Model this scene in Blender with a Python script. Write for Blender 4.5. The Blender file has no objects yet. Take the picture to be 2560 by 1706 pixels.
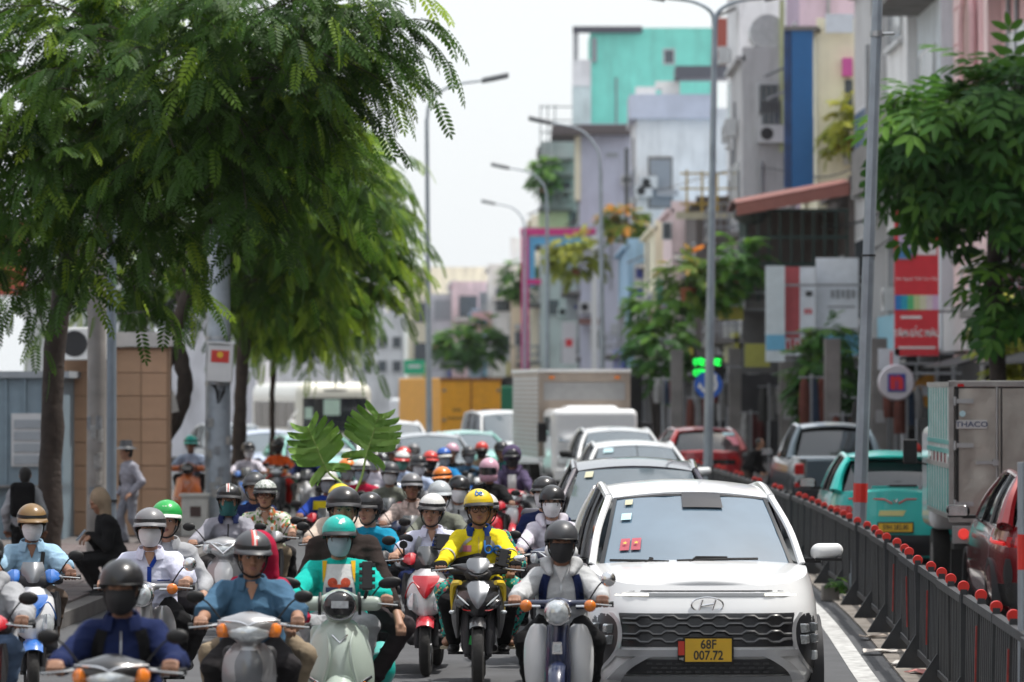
import bpy, math, random
import numpy as np
from mathutils import Vector, Matrix
R = math.radians
rng = np.random.default_rng(7)
random.seed(7)
SC = bpy.context.scene
COL = SC.collection

# ------------------------------------------------------------------ camera
FPX, CAMH, HORY = 9600.0, 2.4, 976.0          # focal length in photo pixels (2560 wide), camera height, horizon row
PITCH = math.atan((HORY - 853) / FPX)
cam = bpy.data.cameras.new('camera')
cam.sensor_width = 36.0
cam.lens = FPX * 36 / 2560
cam.clip_end = 3000
cam.dof.use_dof = True
cam.dof.focus_distance = 30.2
cam.dof.aperture_fstop = 2.5
cam.dof.aperture_blades = 9
camo = bpy.data.objects.new('camera', cam)
COL.objects.link(camo)
camo.location = (0, 0, CAMH)
camo.rotation_euler = (math.pi / 2 + PITCH, 0, 0)
SC.camera = camo

# ------------------------------------------------------------------ sky, sun, exposure
SUN_EL, SUN_AZ = R(68), R(72)                  # hazy midday sun, behind the traffic and to the right
wd = bpy.data.worlds.new('World'); SC.world = wd; wd.use_nodes = True
nt = wd.node_tree; nt.nodes.clear()
wo = nt.nodes.new('ShaderNodeOutputWorld')
sky = nt.nodes.new('ShaderNodeTexSky'); sky.sky_type = 'NISHITA'; sky.sun_disc = False
sky.sun_elevation = SUN_EL; sky.sun_rotation = SUN_AZ
sky.air_density = 1.2; sky.dust_density = 6.0; sky.ozone_density = 1.0
b1 = nt.nodes.new('ShaderNodeBackground'); b1.inputs['Strength'].default_value = 0.05
nt.links.new(sky.outputs[0], b1.inputs[0])
b2 = nt.nodes.new('ShaderNodeBackground')       # even bright cloud veil
b2.inputs['Color'].default_value = (0.93, 0.97, 1.0, 1); b2.inputs['Strength'].default_value = 0.94
ad = nt.nodes.new('ShaderNodeAddShader')
nt.links.new(b1.outputs[0], ad.inputs[0]); nt.links.new(b2.outputs[0], ad.inputs[1])
nt.links.new(ad.outputs[0], wo.inputs[0])
sun = bpy.data.lights.new('sun', 'SUN'); sun.energy = 4.6; sun.angle = R(1.5); sun.color = (1.0, 0.965, 0.91)
suno = bpy.data.objects.new('sun', sun); COL.objects.link(suno)
sd = Vector((math.sin(SUN_AZ) * math.cos(SUN_EL), math.cos(SUN_AZ) * math.cos(SUN_EL), math.sin(SUN_EL)))
suno.rotation_euler = sd.to_track_quat('Z', 'Y').to_euler(); suno.location = (0, 0, 60)
SC.view_settings.view_transform = 'Standard'; SC.view_settings.look = 'None'
SC.view_settings.exposure = 0.0; SC.view_settings.gamma = 1.0
SC.view_settings.use_curve_mapping = False
SC.cycles.use_denoising = True
SC.cycles.max_bounces = 6; SC.cycles.transparent_max_bounces = 10
SC.cycles.caustics_reflective = False; SC.cycles.caustics_refractive = False

# ------------------------------------------------------------------ pixel helpers
_cp, _sp = math.cos(PITCH), math.sin(PITCH)
def P(x, y, d):
    """point at depth d (metres along Y) seen at photo pixel (x, y)"""
    u = (x - 1280) / FPX; v = (853 - y) / FPX
    t = d / (_cp - v * _sp)
    return Vector((u * t, d, CAMH + (_sp + v * _cp) * t))
def PX(x, d): return (x - 1280) / FPX * d
def PZ(y, d): return P(1280, y, d).z

# ------------------------------------------------------------------ materials
MATS = {}
def mat(key, col, rough=0.6, metal=0.0, noise=0.08, scale=6.0, bump=0.0, bscale=40.0, coat=0.0, spec=0.5,
        alpha=1.0, emit=0.0, sheen=0.0, ior=None, dirt=0.0, trans=0.0, sub=0.0):
    if key in MATS: return MATS[key]
    m = bpy.data.materials.new(key); m.use_nodes = True
    n = m.node_tree.nodes; l = m.node_tree.links
    b = n['Principled BSDF']
    b.inputs['Roughness'].default_value = rough; b.inputs['Metallic'].default_value = metal
    b.inputs['Specular IOR Level'].default_value = spec
    b.inputs['Coat Weight'].default_value = coat; b.inputs['Coat Roughness'].default_value = 0.04
    b.inputs['Alpha'].default_value = alpha
    b.inputs['Sheen Weight'].default_value = sheen
    b.inputs['Transmission Weight'].default_value = trans
    if ior: b.inputs['IOR'].default_value = ior
    if emit:
        b.inputs['Emission Color'].default_value = (*col, 1); b.inputs['Emission Strength'].default_value = emit
    tc = n.new('ShaderNodeTexCoord')
    nz = n.new('ShaderNodeTexNoise'); nz.inputs['Scale'].default_value = scale; nz.inputs['Detail'].default_value = 5
    l.new(tc.outputs['Object'], nz.inputs['Vector'])
    mr = n.new('ShaderNodeMapRange')
    mr.inputs['From Min'].default_value = 0.25; mr.inputs['From Max'].default_value = 0.75
    mr.inputs['To Min'].default_value = 1 - noise; mr.inputs['To Max'].default_value = 1 + noise
    l.new(nz.outputs['Fac'], mr.inputs['Value'])
    mx = n.new('ShaderNodeMix'); mx.data_type = 'RGBA'; mx.blend_type = 'MULTIPLY'; mx.inputs[0].default_value = 1
    mx.inputs[6].default_value = (*col, 1)
    l.new(mr.outputs[0], mx.inputs[7])
    out = mx.outputs[2]
    if dirt:
        nd = n.new('ShaderNodeTexNoise'); nd.inputs['Scale'].default_value = 1.3; nd.inputs['Detail'].default_value = 9
        nd.inputs['Roughness'].default_value = 0.7
        mp = n.new('ShaderNodeMapping'); mp.inputs['Scale'].default_value = (1, 1, 0.22)
        l.new(tc.outputs['Object'], mp.inputs[0]); l.new(mp.outputs[0], nd.inputs['Vector'])
        cr = n.new('ShaderNodeMapRange'); cr.inputs['From Min'].default_value = 0.48; cr.inputs['From Max'].default_value = 0.75
        cr.inputs['To Max'].default_value = dirt
        l.new(nd.outputs['Fac'], cr.inputs['Value'])
        m2 = n.new('ShaderNodeMix'); m2.data_type = 'RGBA'
        l.new(cr.outputs[0], m2.inputs[0]); l.new(out, m2.inputs[6]); m2.inputs[7].default_value = (0.1, 0.09, 0.085, 1)
        out = m2.outputs[2]
    l.new(out, b.inputs['Base Color'])
    if bump:
        nb = n.new('ShaderNodeTexNoise'); nb.inputs['Scale'].default_value = bscale; nb.inputs['Detail'].default_value = 4
        l.new(tc.outputs['Object'], nb.inputs['Vector'])
        bp = n.new('ShaderNodeBump'); bp.inputs['Strength'].default_value = bump; bp.inputs['Distance'].default_value = 0.02
        l.new(nb.outputs['Fac'], bp.inputs['Height']); l.new(bp.outputs[0], b.inputs['Normal'])
    MATS[key] = m
    return m
def rampmat(key, kind, cols, scale=10.0, rough=0.8, bump=0.0, stretch=(1, 1, 1)):
    """procedural print: voronoi or noise driving a constant colour ramp"""
    if key in MATS: return MATS[key]
    m = bpy.data.materials.new(key); m.use_nodes = True
    n = m.node_tree.nodes; l = m.node_tree.links; b = n['Principled BSDF']
    b.inputs['Roughness'].default_value = rough
    tc = n.new('ShaderNodeTexCoord'); mp = n.new('ShaderNodeMapping'); mp.inputs['Scale'].default_value = stretch
    l.new(tc.outputs['Object'], mp.inputs[0])
    if kind == 'voronoi':
        t = n.new('ShaderNodeTexVoronoi'); t.inputs['Scale'].default_value = scale
        sx = n.new('ShaderNodeSeparateColor'); l.new(t.outputs['Color'], sx.inputs[0]); o = sx.outputs[0]
    else:
        t = n.new('ShaderNodeTexNoise'); t.inputs['Scale'].default_value = scale; t.inputs['Detail'].default_value = 3; o = t.outputs['Fac']
    l.new(mp.outputs[0], t.inputs['Vector'])
    r = n.new('ShaderNodeValToRGB'); r.color_ramp.interpolation = 'CONSTANT'
    e = r.color_ramp.elements
    while len(e) < len(cols): e.new(0.5)
    for i, (p, c) in enumerate(cols):
        e[i].position = p; e[i].color = (*c, 1)
    l.new(o, r.inputs[0]); l.new(r.outputs[0], b.inputs['Base Color'])
    MATS[key] = m
    return m
def paint(key, col, rough=0.28, metal=0.0): return mat(key, col, rough, metal, noise=0.03, scale=3, coat=0.8)
def cloth(key, col, rough=0.9): return mat('cloth_' + key, col, rough, noise=0.16, scale=9, bump=0.45, bscale=15, sheen=0.0, spec=0.12)

BLACK = mat('black_plastic', (0.011, 0.011, 0.012), 0.5, noise=0.2, spec=.35)
GLOSSB = mat('gloss_black', (0.012, 0.012, 0.014), 0.15, coat=0.6)
RUBBER = mat('tyre_rubber', (0.022, 0.021, 0.02), 0.85, noise=0.25, scale=20, bump=0.2)
CHROME = mat('chrome', (0.75, 0.75, 0.76), 0.18, 1.0, noise=0.05)
STEEL = mat('dull_steel', (0.42, 0.43, 0.44), 0.4, 1.0, noise=0.15)
GALV = mat('galvanised_steel', (0.36, 0.4, 0.44), 0.55, 0.55, noise=0.22, scale=5, bump=0.1)
DGREY = mat('dark_grey_plastic', (0.028, 0.028, 0.031), 0.6, spec=.35)
LENS = mat('clear_lens', (0.62, 0.66, 0.68), 0.08, 0.35, noise=0.25, scale=40, coat=1)
ORANGE = mat('amber_lens', (0.75, 0.2, 0.02), 0.15, coat=1, noise=0.15, scale=30)
REDL = mat('red_lens', (0.5, 0.02, 0.02), 0.15, coat=1, noise=0.2, scale=30)
WHITEP = paint('white_paint', (0.78, 0.79, 0.8))
WHITEPL = mat('white_plastic', (0.75, 0.75, 0.74), 0.4)
GLASS = mat('window_glass', (0.1, 0.135, 0.16), 0.06, spec=1.0, ior=1.9, noise=0.1, alpha=0.8)
DGLASS = mat('tinted_glass', (0.02, 0.024, 0.028), 0.06, spec=1.0, ior=1.6, noise=0.1, alpha=0.94)
INTER = mat('car_interior', (0.06, 0.058, 0.055), 0.8)
YPLATE = mat('yellow_plate', (0.72, 0.43, 0.03), 0.45)
WPLATE = mat('white_plate', (0.7, 0.7, 0.68), 0.45)
INK = mat('plate_ink', (0.03, 0.03, 0.03), 0.6)

# ------------------------------------------------------------------ geometry
def catmull(a, n):
    """resample rows of array a (k, m) smoothly to n rows"""
    a = np.asarray(a, float); k = len(a)
    if k < 3:
        t = np.linspace(0, 1, n)[:, None]; return a[0] * (1 - t) + a[-1] * t
    p = np.vstack([2 * a[0] - a[1], a, 2 * a[-1] - a[-2]])
    u = np.linspace(0, k - 1 - 1e-9, n); i = u.astype(int); t = (u - i)[:, None]
    p0, p1, p2, p3 = p[i], p[i + 1], p[i + 2], p[i + 3]
    return 0.5 * (2 * p1 + (p2 - p0) * t + (2 * p0 - 5 * p1 + 4 * p2 - p3) * t * t + (3 * p1 - p0 - 3 * p2 + p3) * t ** 3)

def rotm(rx=0, ry=0, rz=0):
    return np.array((Matrix.Rotation(rz, 3, 'Z') @ Matrix.Rotation(ry, 3, 'Y') @ Matrix.Rotation(rx, 3, 'X')))

class G:
    """collects shapes; obj() links them as one mesh object"""
    def __init__(s): s.v = []; s.f = []
    def add(s, v, f):
        o = len(s.v)
        s.v.extend([tuple(map(float, p)) for p in v]); s.f.extend([tuple(int(i) + o for i in q) for q in f]); return s
    def box(s, c, sz, rot=None, taper=1.0):
        x, y, z = sz[0] / 2, sz[1] / 2, sz[2] / 2
        v = np.array([(-x, -y, -z), (x, -y, -z), (x, y, -z), (-x, y, -z), (-x * taper, -y * taper, z), (x * taper, -y * taper, z), (x * taper, y * taper, z), (-x * taper, y * taper, z)])
        if rot is not None: v = v @ rot.T
        return s.add(v + np.array(c), [(3, 2, 1, 0), (4, 5, 6, 7), (0, 1, 5, 4), (1, 2, 6, 5), (2, 3, 7, 6), (3, 0, 4, 7)])
    def tube(s, pts, rad, n=8, cap=True, smooth=0):
        pts = np.asarray(pts, float)
        rad = np.asarray([rad] * len(pts) if np.isscalar(rad) else rad, float)
        if smooth:
            a = catmull(np.c_[pts, rad], smooth); pts, rad = a[:, :3], a[:, 3]
        k = len(pts); t = np.gradient(pts, axis=0); t /= np.linalg.norm(t, axis=1)[:, None] + 1e-12
        up = np.array((0, 0, 1.0)) if abs(t[0, 2]) < 0.9 else np.array((1.0, 0, 0))
        V = []
        a = np.linspace(0, 2 * np.pi, n, endpoint=False)
        for i in range(k):
            x = np.cross(t[i], up); x /= np.linalg.norm(x) + 1e-12; up = np.cross(x, t[i])
            V.append(pts[i] + rad[i] * (np.cos(a)[:, None] * x + np.sin(a)[:, None] * up))
        F = [(i * n + j, i * n + (j + 1) % n, (i + 1) * n + (j + 1) % n, (i + 1) * n + j) for i in range(k - 1) for j in range(n)]
        if cap: F += [tuple(range(n - 1, -1, -1)), tuple((k - 1) * n + j for j in range(n))]
        return s.add(np.vstack(V), F)
    def cyl(s, a, b, r, r2=None, n=12, cap=True): return s.tube([a, b], [r, r if r2 is None else r2], n, cap)
    def ell(s, c, r, rot=None, nu=14, nv=9):
        V = []; F = []
        for i in range(nv + 1):
            th = math.pi * i / nv
            for j in range(nu):
                ph = 2 * math.pi * j / nu
                V.append((r[0] * math.sin(th) * math.cos(ph), r[1] * math.sin(th) * math.sin(ph), r[2] * math.cos(th)))
        for i in range(nv):
            for j in range(nu):
                F.append((i * nu + j, (i + 1) * nu + j, (i + 1) * nu + (j + 1) % nu, i * nu + (j + 1) % nu))
        V = np.array(V)
        if rot is not None: V = V @ rot.T
        return s.add(V + np.array(c), F)
    def lathe(s, prof, c=(0, 0, 0), axis='z', n=24):
        """prof: (radius, height) list"""
        V = []; k = len(prof)
        for r, h in prof:
            for j in range(n):
                a = 2 * math.pi * j / n; x, y = r * math.cos(a), r * math.sin(a)
                V.append((x, y, h) if axis == 'z' else (h, x, y) if axis == 'x' else (x, -h, y))
        F = [(i * n + j, i * n + (j + 1) % n, (i + 1) * n + (j + 1) % n, (i + 1) * n + j) for i in range(k - 1) for j in range(n)]
        return s.add(np.array(V) + np.array(c), F)
    def grid(s, pts, closed=False):
        """pts array (a, b, 3)"""
        a, b = pts.shape[:2]
        F = [(i * b + j, i * b + (j + 1) % b, (i + 1) * b + (j + 1) % b, (i + 1) * b + j) for i in range(a - 1) for j in range(b if closed else b - 1)]
        return s.add(pts.reshape(-1, 3), F)
    def slab(s, pts, off):
        """closed sheet: grid pts plus the same grid moved by off (vector or (a,b,3))"""
        a, b = pts.shape[:2]; q = pts + np.asarray(off)
        F = []
        for i in range(a - 1):
            for j in range(b - 1):
                F.append((i * b + j, i * b + j + 1, (i + 1) * b + j + 1, (i + 1) * b + j))
        N = a * b; F += [tuple(N + k for k in reversed(f)) for f in F]
        rim = [j for j in range(b)] + [i * b + b - 1 for i in range(1, a)] + [(a - 1) * b + j for j in range(b - 2, -1, -1)] + [i * b for i in range(a - 2, 0, -1)]
        for k in range(len(rim)):
            p, r = rim[k], rim[(k + 1) % len(rim)]
            F.append((r, p, N + p, N + r))
        return s.add(np.vstack([pts.reshape(-1, 3), q.reshape(-1, 3)]), F)
    def shell(s, rows, th=0.015, nx=11, p=2.0, nz=None, M=None, x0=0.0):
        """rows (z, halfwidth, y centre, y edge): a sheet bowed front to back, thickness th along +y"""
        a = catmull(rows, nz or max(4, 3 * len(rows)))
        u = np.linspace(-1, 1, nx)
        pts = np.zeros((len(a), nx, 3))
        pts[:, :, 0] = x0 + a[:, 1:2] * u; pts[:, :, 2] = a[:, 0:1]
        pts[:, :, 1] = a[:, 2:3] + (a[:, 3:4] - a[:, 2:3]) * np.abs(u) ** p
        if M is not None: pts = pts @ M[0].T + np.asarray(M[1])
        off = np.array((0, th, 0.0))
        if M is not None: off = M[0] @ off
        return s.slab(pts, off)
    def prism(s, outline, y0, y1, M=None):
        """outline in (x, z), extruded along y"""
        n = len(outline)
        V = np.array([(x, y0, z) for x, z in outline] + [(x, y1, z) for x, z in outline])
        if M is not None: V = V @ M[0].T + np.asarray(M[1])
        F = [tuple(range(n)), tuple(range(2 * n - 1, n - 1, -1))] + [(i, n + i, n + (i + 1) % n, (i + 1) % n) for i in range(n)]
        return s.add(V, F)
    def wheel_arc(s, c, r, w, a0, a1, th=0.012, n=14):
        """mudguard strip around the x axis from angle a0 to a1 (0 = front)"""
        A = np.linspace(a0, a1, n); u = np.linspace(-1, 1, 7)
        pts = np.zeros((n, 7, 3)); rr = r - 0.25 * w * np.abs(u) ** 2.5
        pts[:, :, 0] = c[0] + w / 2 * u
        pts[:, :, 1] = c[1] - np.cos(A)[:, None] * rr; pts[:, :, 2] = c[2] + np.sin(A)[:, None] * rr
        off = np.zeros((n, 7, 3)); off[:, :, 1] = np.cos(A)[:, None] * th; off[:, :, 2] = -np.sin(A)[:, None] * th
        return s.slab(pts, off)
    def mesh(s, smooth=True, angle=40):
        me = bpy.data.meshes.new('m')
        me.from_pydata(s.v, [], s.f); me.update()
        if smooth:
            me.polygons.foreach_set('use_smooth', [True] * len(me.polygons))
            try: me.set_sharp_from_angle(angle=R(angle))
            except Exception: pass
        return me
    def obj(s, name, m, parent=None, smooth=True, angle=40, bevel=0.0, loc=None, rz=0.0):
        o = link(name, s.mesh(smooth, angle), m, parent)
        if bevel:
            b = o.modifiers.new('bevel', 'BEVEL'); b.width = bevel; b.segments = 2; b.limit_method = 'ANGLE'; b.angle_limit = R(40)
        if loc is not None: o.location = loc
        if rz: o.rotation_euler.z = rz
        return o
def link(name, me, m, parent=None):
    o = bpy.data.objects.new(name, me); COL.objects.link(o)
    if m is not None:
        if not me.materials: me.materials.append(None)
        o.material_slots[0].link = 'OBJECT'; o.material_slots[0].material = m
    if parent is not None: o.parent = parent
    return o
def tag(o, label=None, cat=None, group=None, kind=None):
    if label: o['label'] = label
    if cat: o['category'] = cat
    if group: o['group'] = group
    if kind: o['kind'] = kind
    return o
def thing(name, label, cat, loc=(0, 0, 0), rz=0.0, group=None):
    o = bpy.data.objects.new(name, None); COL.objects.link(o)
    o.location = loc; o.rotation_euler = (0, 0, rz); o.empty_display_size = 0.2
    return tag(o, label, cat, group)
def npmesh(v, f):
    """fast mesh from numpy arrays; f (k, 3 or 4)"""
    me = bpy.data.meshes.new('m'); v = np.asarray(v, np.float32); f = np.asarray(f, np.int32); k = f.shape[1]
    me.vertices.add(len(v)); me.vertices.foreach_set('co', v.ravel())
    me.loops.add(f.size); me.loops.foreach_set('vertex_index', f.ravel())
    me.polygons.add(len(f)); me.polygons.foreach_set('loop_start', np.arange(0, f.size, k, dtype=np.int32))
    me.update(calc_edges=True)
    me.polygons.foreach_set('use_smooth', np.ones(len(f), bool)); me.update()
    return me
def textgeo(body, size=1.0, bold=0.0, align='CENTER', xs=1.0):
    """flat text as (verts (n,2), faces)"""
    c = bpy.data.curves.new('t', 'FONT'); c.body = body; c.size = size; c.align_x = align; c.align_y = 'CENTER'
    c.offset = bold; c.resolution_u = 3; c.fill_mode = 'FRONT'
    o = bpy.data.objects.new('t', c); me = bpy.data.meshes.new_from_object(o)
    v = np.array([(p.co.x * xs, p.co.y) for p in me.vertices]).reshape(-1, 2); f = [tuple(p.vertices) for p in me.polygons]
    bpy.data.objects.remove(o); bpy.data.curves.remove(c); bpy.data.meshes.remove(me)
    return v, f
def text(body, size, m, parent, loc, rot=(R(90), 0, 0), bold=0.0, name='lettering', xs=1.0, align='CENTER'):
    v, f = textgeo(body, size, bold, align, xs)
    g = G(); V = np.c_[v, np.zeros(len(v))] @ rotm(*rot).T + np.array(loc); g.add(V, f)
    return g.obj(name, m, parent, smooth=False)
# ================================================================== road, pavements, median, lamps
_md = np.array([(0, 2.3), (20, 3.02), (31, 3.42), (43, 3.85), (60, 4.0), (75, 3.83), (90, 3.2), (105, 2.47), (135, 1.2), (165, 0.3), (200, -1.8), (250, -7), (300, -15), (380, -34)], float)
_mdd = catmull(_md, 300)
def XM(d): return float(np.interp(d, _mdd[:, 0], _mdd[:, 1]))
def XT(d): return (XM(d + 2) - XM(d - 2)) / 4.0            # heading of the road (dx / dd)
def strip(name, o0, o1, d0, d1, z0, m, n=60, thick=0.0):
    """ribbon along the road between offsets o0 and o1 (numbers or functions of d)"""
    f0 = o0 if callable(o0) else (lambda d: o0); f1 = o1 if callable(o1) else (lambda d: o1)
    D = np.linspace(d0, d1, n)
    pts = np.array([[(XM(d) + f0(d), d, z0), (XM(d) + f1(d), d, z0)] for d in D])
    g = G()
    if thick: g.slab(pts, (0, 0, -thick))
    else: g.grid(pts)
    return g.obj(name, m, smooth=False)
asphalt = mat('asphalt', (0.068, 0.07, 0.075), 0.85, noise=0.22, scale=2.2, bump=0.35, bscale=90)
paving = mat('pavement_concrete', (0.1, 0.09, 0.087), 0.85, noise=0.3, scale=1.5, bump=0.3, bscale=30)
kerbm = mat('kerb_stone', (0.1, 0.094, 0.09), 0.85, noise=0.35, scale=3, bump=0.3, dirt=.5)
markm = mat('road_marking_white', (0.42, 0.42, 0.41), 0.75, noise=0.4, scale=9, dirt=.5)
dust = mat('median_dust', (0.3, 0.265, 0.23), 0.95, noise=0.35, scale=3, bump=0.5, bscale=25)
g = G(); g.add([(-900, -60, -0.02), (900, -60, -0.02), (900, 1500, -0.02), (-900, 1500, -0.02)], [(0, 1, 2, 3)])
tag(g.obj('ground', mat('bare_ground', (0.17, 0.16, 0.15), 0.9, noise=0.3, scale=0.4), smooth=False), kind='structure')
LKERB = lambda d: -8.25 - 9.0 * min(1, max(0, (d - 80) / 22.0))
tag(strip('road', LKERB, 3.6, 2, 380, 0.0, asphalt, 120), kind='structure')
tag(strip('pavement_left', lambda d: -30, lambda d: LKERB(d) - 0.2, 2, 380, 0.15, paving, 120, 0.15), kind='structure')
tag(strip('kerb_left', lambda d: LKERB(d) - 0.2, LKERB, 2, 380, 0.154, kerbm, 120, 0.15), kind='structure')
tag(strip('pavement_right', 3.8, 40, 2, 380, 0.15, paving, 80, 0.15), kind='structure')
tag(strip('kerb_right', 3.6, 3.8, 2, 380, 0.154, kerbm, 80, 0.15), kind='structure')
tag(strip('median_strip', -0.22, 0.22, 15, 200, 0.02, dust, 80, 0.02), kind='structure')
tag(strip('edge_line', -0.6, -0.42, 12, 200, 0.004, markm, 90), kind='structure')
tag(strip('edge_line', 0.45, 0.6, 12, 200, 0.004, markm, 90), kind='structure')
for k in range(12):
    tag(strip('lane_dash', -4.1, -3.96, 15.6 + 6.5 * k, 18.6 + 6.5 * k, 0.004, markm, 6), kind='structure')
# grey paving slabs of the left pavement, laid one by one where they can be told apart
tile_g = G(); tile_g.box((0, 0, 0.012), (0.39, 0.39, 0.024), taper=0.985); tile_me = tile_g.mesh(False)
tm = [mat('paving_tile_%d' % i, c, 0.8, noise=0.22, scale=6, bump=0.2) for i, c in enumerate([(0.11, 0.088, 0.086), (0.09, 0.075, 0.073), (0.13, 0.103, 0.1)])]
pav = bpy.data.objects['pavement_left']
for i in range(48):
    for j in range(6):
        d = 37 + 0.4 * i
        o = link('paving_slab', tile_me, random.choice(tm), pav)
        o.location = (XM(d) - 8.25 - 0.42 - 0.4 * j, d, 0.15 + random.uniform(-0.004, 0.003)); o.rotation_euler.z = random.uniform(-.01, .01) - math.atan(XT(d))
# ---- median fence: panels of two bays
fgrey = mat('fence_grey_paint', (0.042, 0.045, 0.049), 0.6, noise=0.3, scale=5, dirt=0.4, spec=.3)
fred = mat('reflector_red', (0.66, 0.028, 0.018), 0.4, noise=0.12, scale=9)
BAY = 1.2
def fence_proto():
    r = thing('fence_panel', '', 'fence')
    for k in range(2):
        y = k * BAY
        G().box((0, y, 0.47), (0.05, 0.06, 0.94)).obj('post', fgrey, r, False)
        q = G(); q.lathe([(0.0, -0.02), (0.041, -0.02), (0.044, 0.0), (0.041, 0.02), (0.0, 0.02)], (0, y, 0.952), 'y', 20)
        q.obj('reflector', fred, r)
        if k == 0:
            q = G(); q.prism([(-0.2, 0.0), (0.2, 0.0), (0.2, 0.03), (0.03, 0.3), (-0.03, 0.3), (-0.2, 0.03)], y - 0.035, y + 0.035); q.obj('foot', fgrey, r, False)
        else:
            G().box((-0.03, y - 0.02, 0.52), (0.012, 0.022, 0.45)).obj('reflective_strip', mat('strip_faded_red', (.3, .03, .025), .6, noise=.5, scale=12), r, False)
        for b in range(7):
            yy = y + 0.15 + 0.15 * b
            G().box((0, yy, 0.5), (0.022, 0.07, 0.7)).obj('slat', fgrey, r, False)
    G().box((0, BAY, 0.87), (0.06, 2 * BAY - 0.02, 0.06)).obj('top_rail', fgrey, r, False)
    G().box((0, BAY, 0.15), (0.05, 2 * BAY - 0.02, 0.05)).obj('bottom_rail', fgrey, r, False)
    return r
def copy_tree(o, parent=None):
    c = o.copy(); COL.objects.link(c)
    if parent is not None: c.parent = parent
    for ch in list(o.children): copy_tree(ch, c)
    return c
fp = fence_proto()
d = 18.6; k = 0
while d < 92:
    o = copy_tree(fp)
    o.location = (XM(d), d, 0.0); o.rotation_euler = (0, random.uniform(-.025, .025), -math.atan((XM(d + 2.4) - XM(d)) / 2.4))
    for ch in list(o.children):
        nm = ch.name.split('.')[0]
        if (nm == 'reflector' and (d > 52 and ch.location.y == 0 and k % 2 or random.random() < .08)) or (nm == 'reflective_strip' and (d > 40 or random.random() < .5)): bpy.data.objects.remove(ch)
        elif nm == 'reflector': ch.rotation_euler.z = random.uniform(-.3, .3) * 0; ch.location.z = random.uniform(-.012, .008)
    tag(o, 'dark grey steel fence panel with red round reflectors on the median between the two carriageways', 'fence', 'fence panels along the median')
    d += 2.4; k += 1
for ch in list(fp.children): bpy.data.objects.remove(ch)
bpy.data.objects.remove(fp)
# concrete footing block and litter beside the fence
q = G(); q.box((0, 0, 0.09), (0.2, 0.24, 0.18), taper=0.92)
tag(q.obj('concrete_block', mat('old_concrete', (0.22, 0.2, 0.18), 0.9, noise=0.35, bump=0.4), None, False, bevel=0.015, loc=(XM(43.8) - 0.24, 43.8, 0)), 'weathered concrete block at the foot of the median fence', 'block')
for i, (px, py, c) in enumerate([(2200, 1637, (0.6, 0.55, 0.5)), (2262, 1668, (0.5, 0.48, 0.45)), (2310, 1690, (0.62, 0.25, 0.22)), (2185, 1600, (0.4, 0.33, 0.27))]):
    dd = CAMH * FPX / (py - HORY); q = G()
    n = 9; a = np.array([[(u * 0.16 + random.uniform(-.02, .02), v * 0.1, 0.03 + 0.03 * random.random()) for u in np.linspace(-1, 1, 5)] for v in np.linspace(-1, 1, 4)])
    q.slab(a, (0, 0, -0.006)); o = q.obj('litter', mat('litter_%d' % i, c, 0.7), None, True, loc=(PX(px, dd), dd, 0.0), rz=i)
    tag(o, ['pale crumpled wrapper beside the white edge line', 'grey scrap of paper on the median dust', 'red and white wrapper by the fence foot', 'brown dry leaf litter near the concrete block'][i], 'litter')
# ---- street lamps
lampm = mat('lamp_pole_paint', (0.3, 0.34, 0.38), 0.5, 0.5, noise=0.18, scale=4, bump=0.05)
ledm = mat('lamp_head_grey', (0.12, 0.13, 0.14), 0.5)
def street_lamp(label, base, top, lean, arms, r0, r1, band=None, group='street lamps'):
    """base (x, d), top height; arms: list of (reach in x, rise)"""
    t = thing('street_lamp', label, 'street lamp', (base[0], base[1], 0.02), 0, group)
    pts = [(lean * z, 0, z) for z in np.linspace(0, top, 7)]
    G().tube(pts, np.linspace(r0, r1, 7), 8).obj('pole', lampm, t, True, 30)
    q = G(); q.lathe([(r0 * 1.9, 0), (r0 * 1.9, 0.04), (r0 * 1.02, 0.05), (r0 * 1.02, 0.3)], n=8); q.obj('base_flange', lampm, t, True, 30)
    for reach, rise in arms:
        sgn = 1 if reach > 0 else -1
        a = [(lean * top, 0, top - 0.1), (lean * top + 0.05 * reach, 0, top + rise * 0.45), (lean * top + 0.3 * reach, 0, top + rise * 0.85), (lean * top + reach * 0.72, 0, top + rise)]
        G().tube(a, [r1 * 0.9, r1 * 0.75, r1 * 0.6, r1 * 0.5], 8, smooth=14).obj('arm', lampm, t)
        q = G(); ang = math.atan2(rise * 0.25, abs(reach))
        x0 = lean * top + reach * 0.7
        rows = np.array([[(x0 + sgn * u * abs(reach) * 0.34, v * (0.14 - 0.05 * abs(u * 2 - 1)), top + rise + 0.02 + u * abs(reach) * 0.07 + 0.05 * (1 - v * v)) for v in np.linspace(-1, 1, 7)] for u in np.linspace(0, 1, 6)])
        q.slab(rows, (0, 0, -0.09)); q.obj('lamp_head', ledm, t)
    if band:
        z0, z1 = band
        G().tube([(lean * z0, 0, z0), (lean * z1, 0, z1)], r0 * 1.03 - (r0 - r1) * z0 / top, 8).obj('red_band', fred, t, True, 30)
    return t
LP = 'tall galvanised steel lamp pole '
t1 = street_lamp(LP + 'with red band, standing beside the turquoise hatchback', (PX(2141, 43.6), 43.6), 9.6, 0.036, [(-2.4, 0.9), (2.4, 0.9)], 0.083, 0.05, (2.4 - (1258 - 976) / 220.2 - 0.01, 2.4 - (1213 - 976) / 220.2))
q = G(); q.lathe([(0.074, 0), (0.08, 0), (0.08, 0.06), (0.074, 0.06)], (0.036 * 6.4, 0, 6.4), n=10); q.cyl((0.036 * 6.4 + .06, 0, 6.43), (0.036 * 6.4 + 0.2, -0.05, 6.43), 0.02); q.obj('bracket', STEEL, t1)
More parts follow.
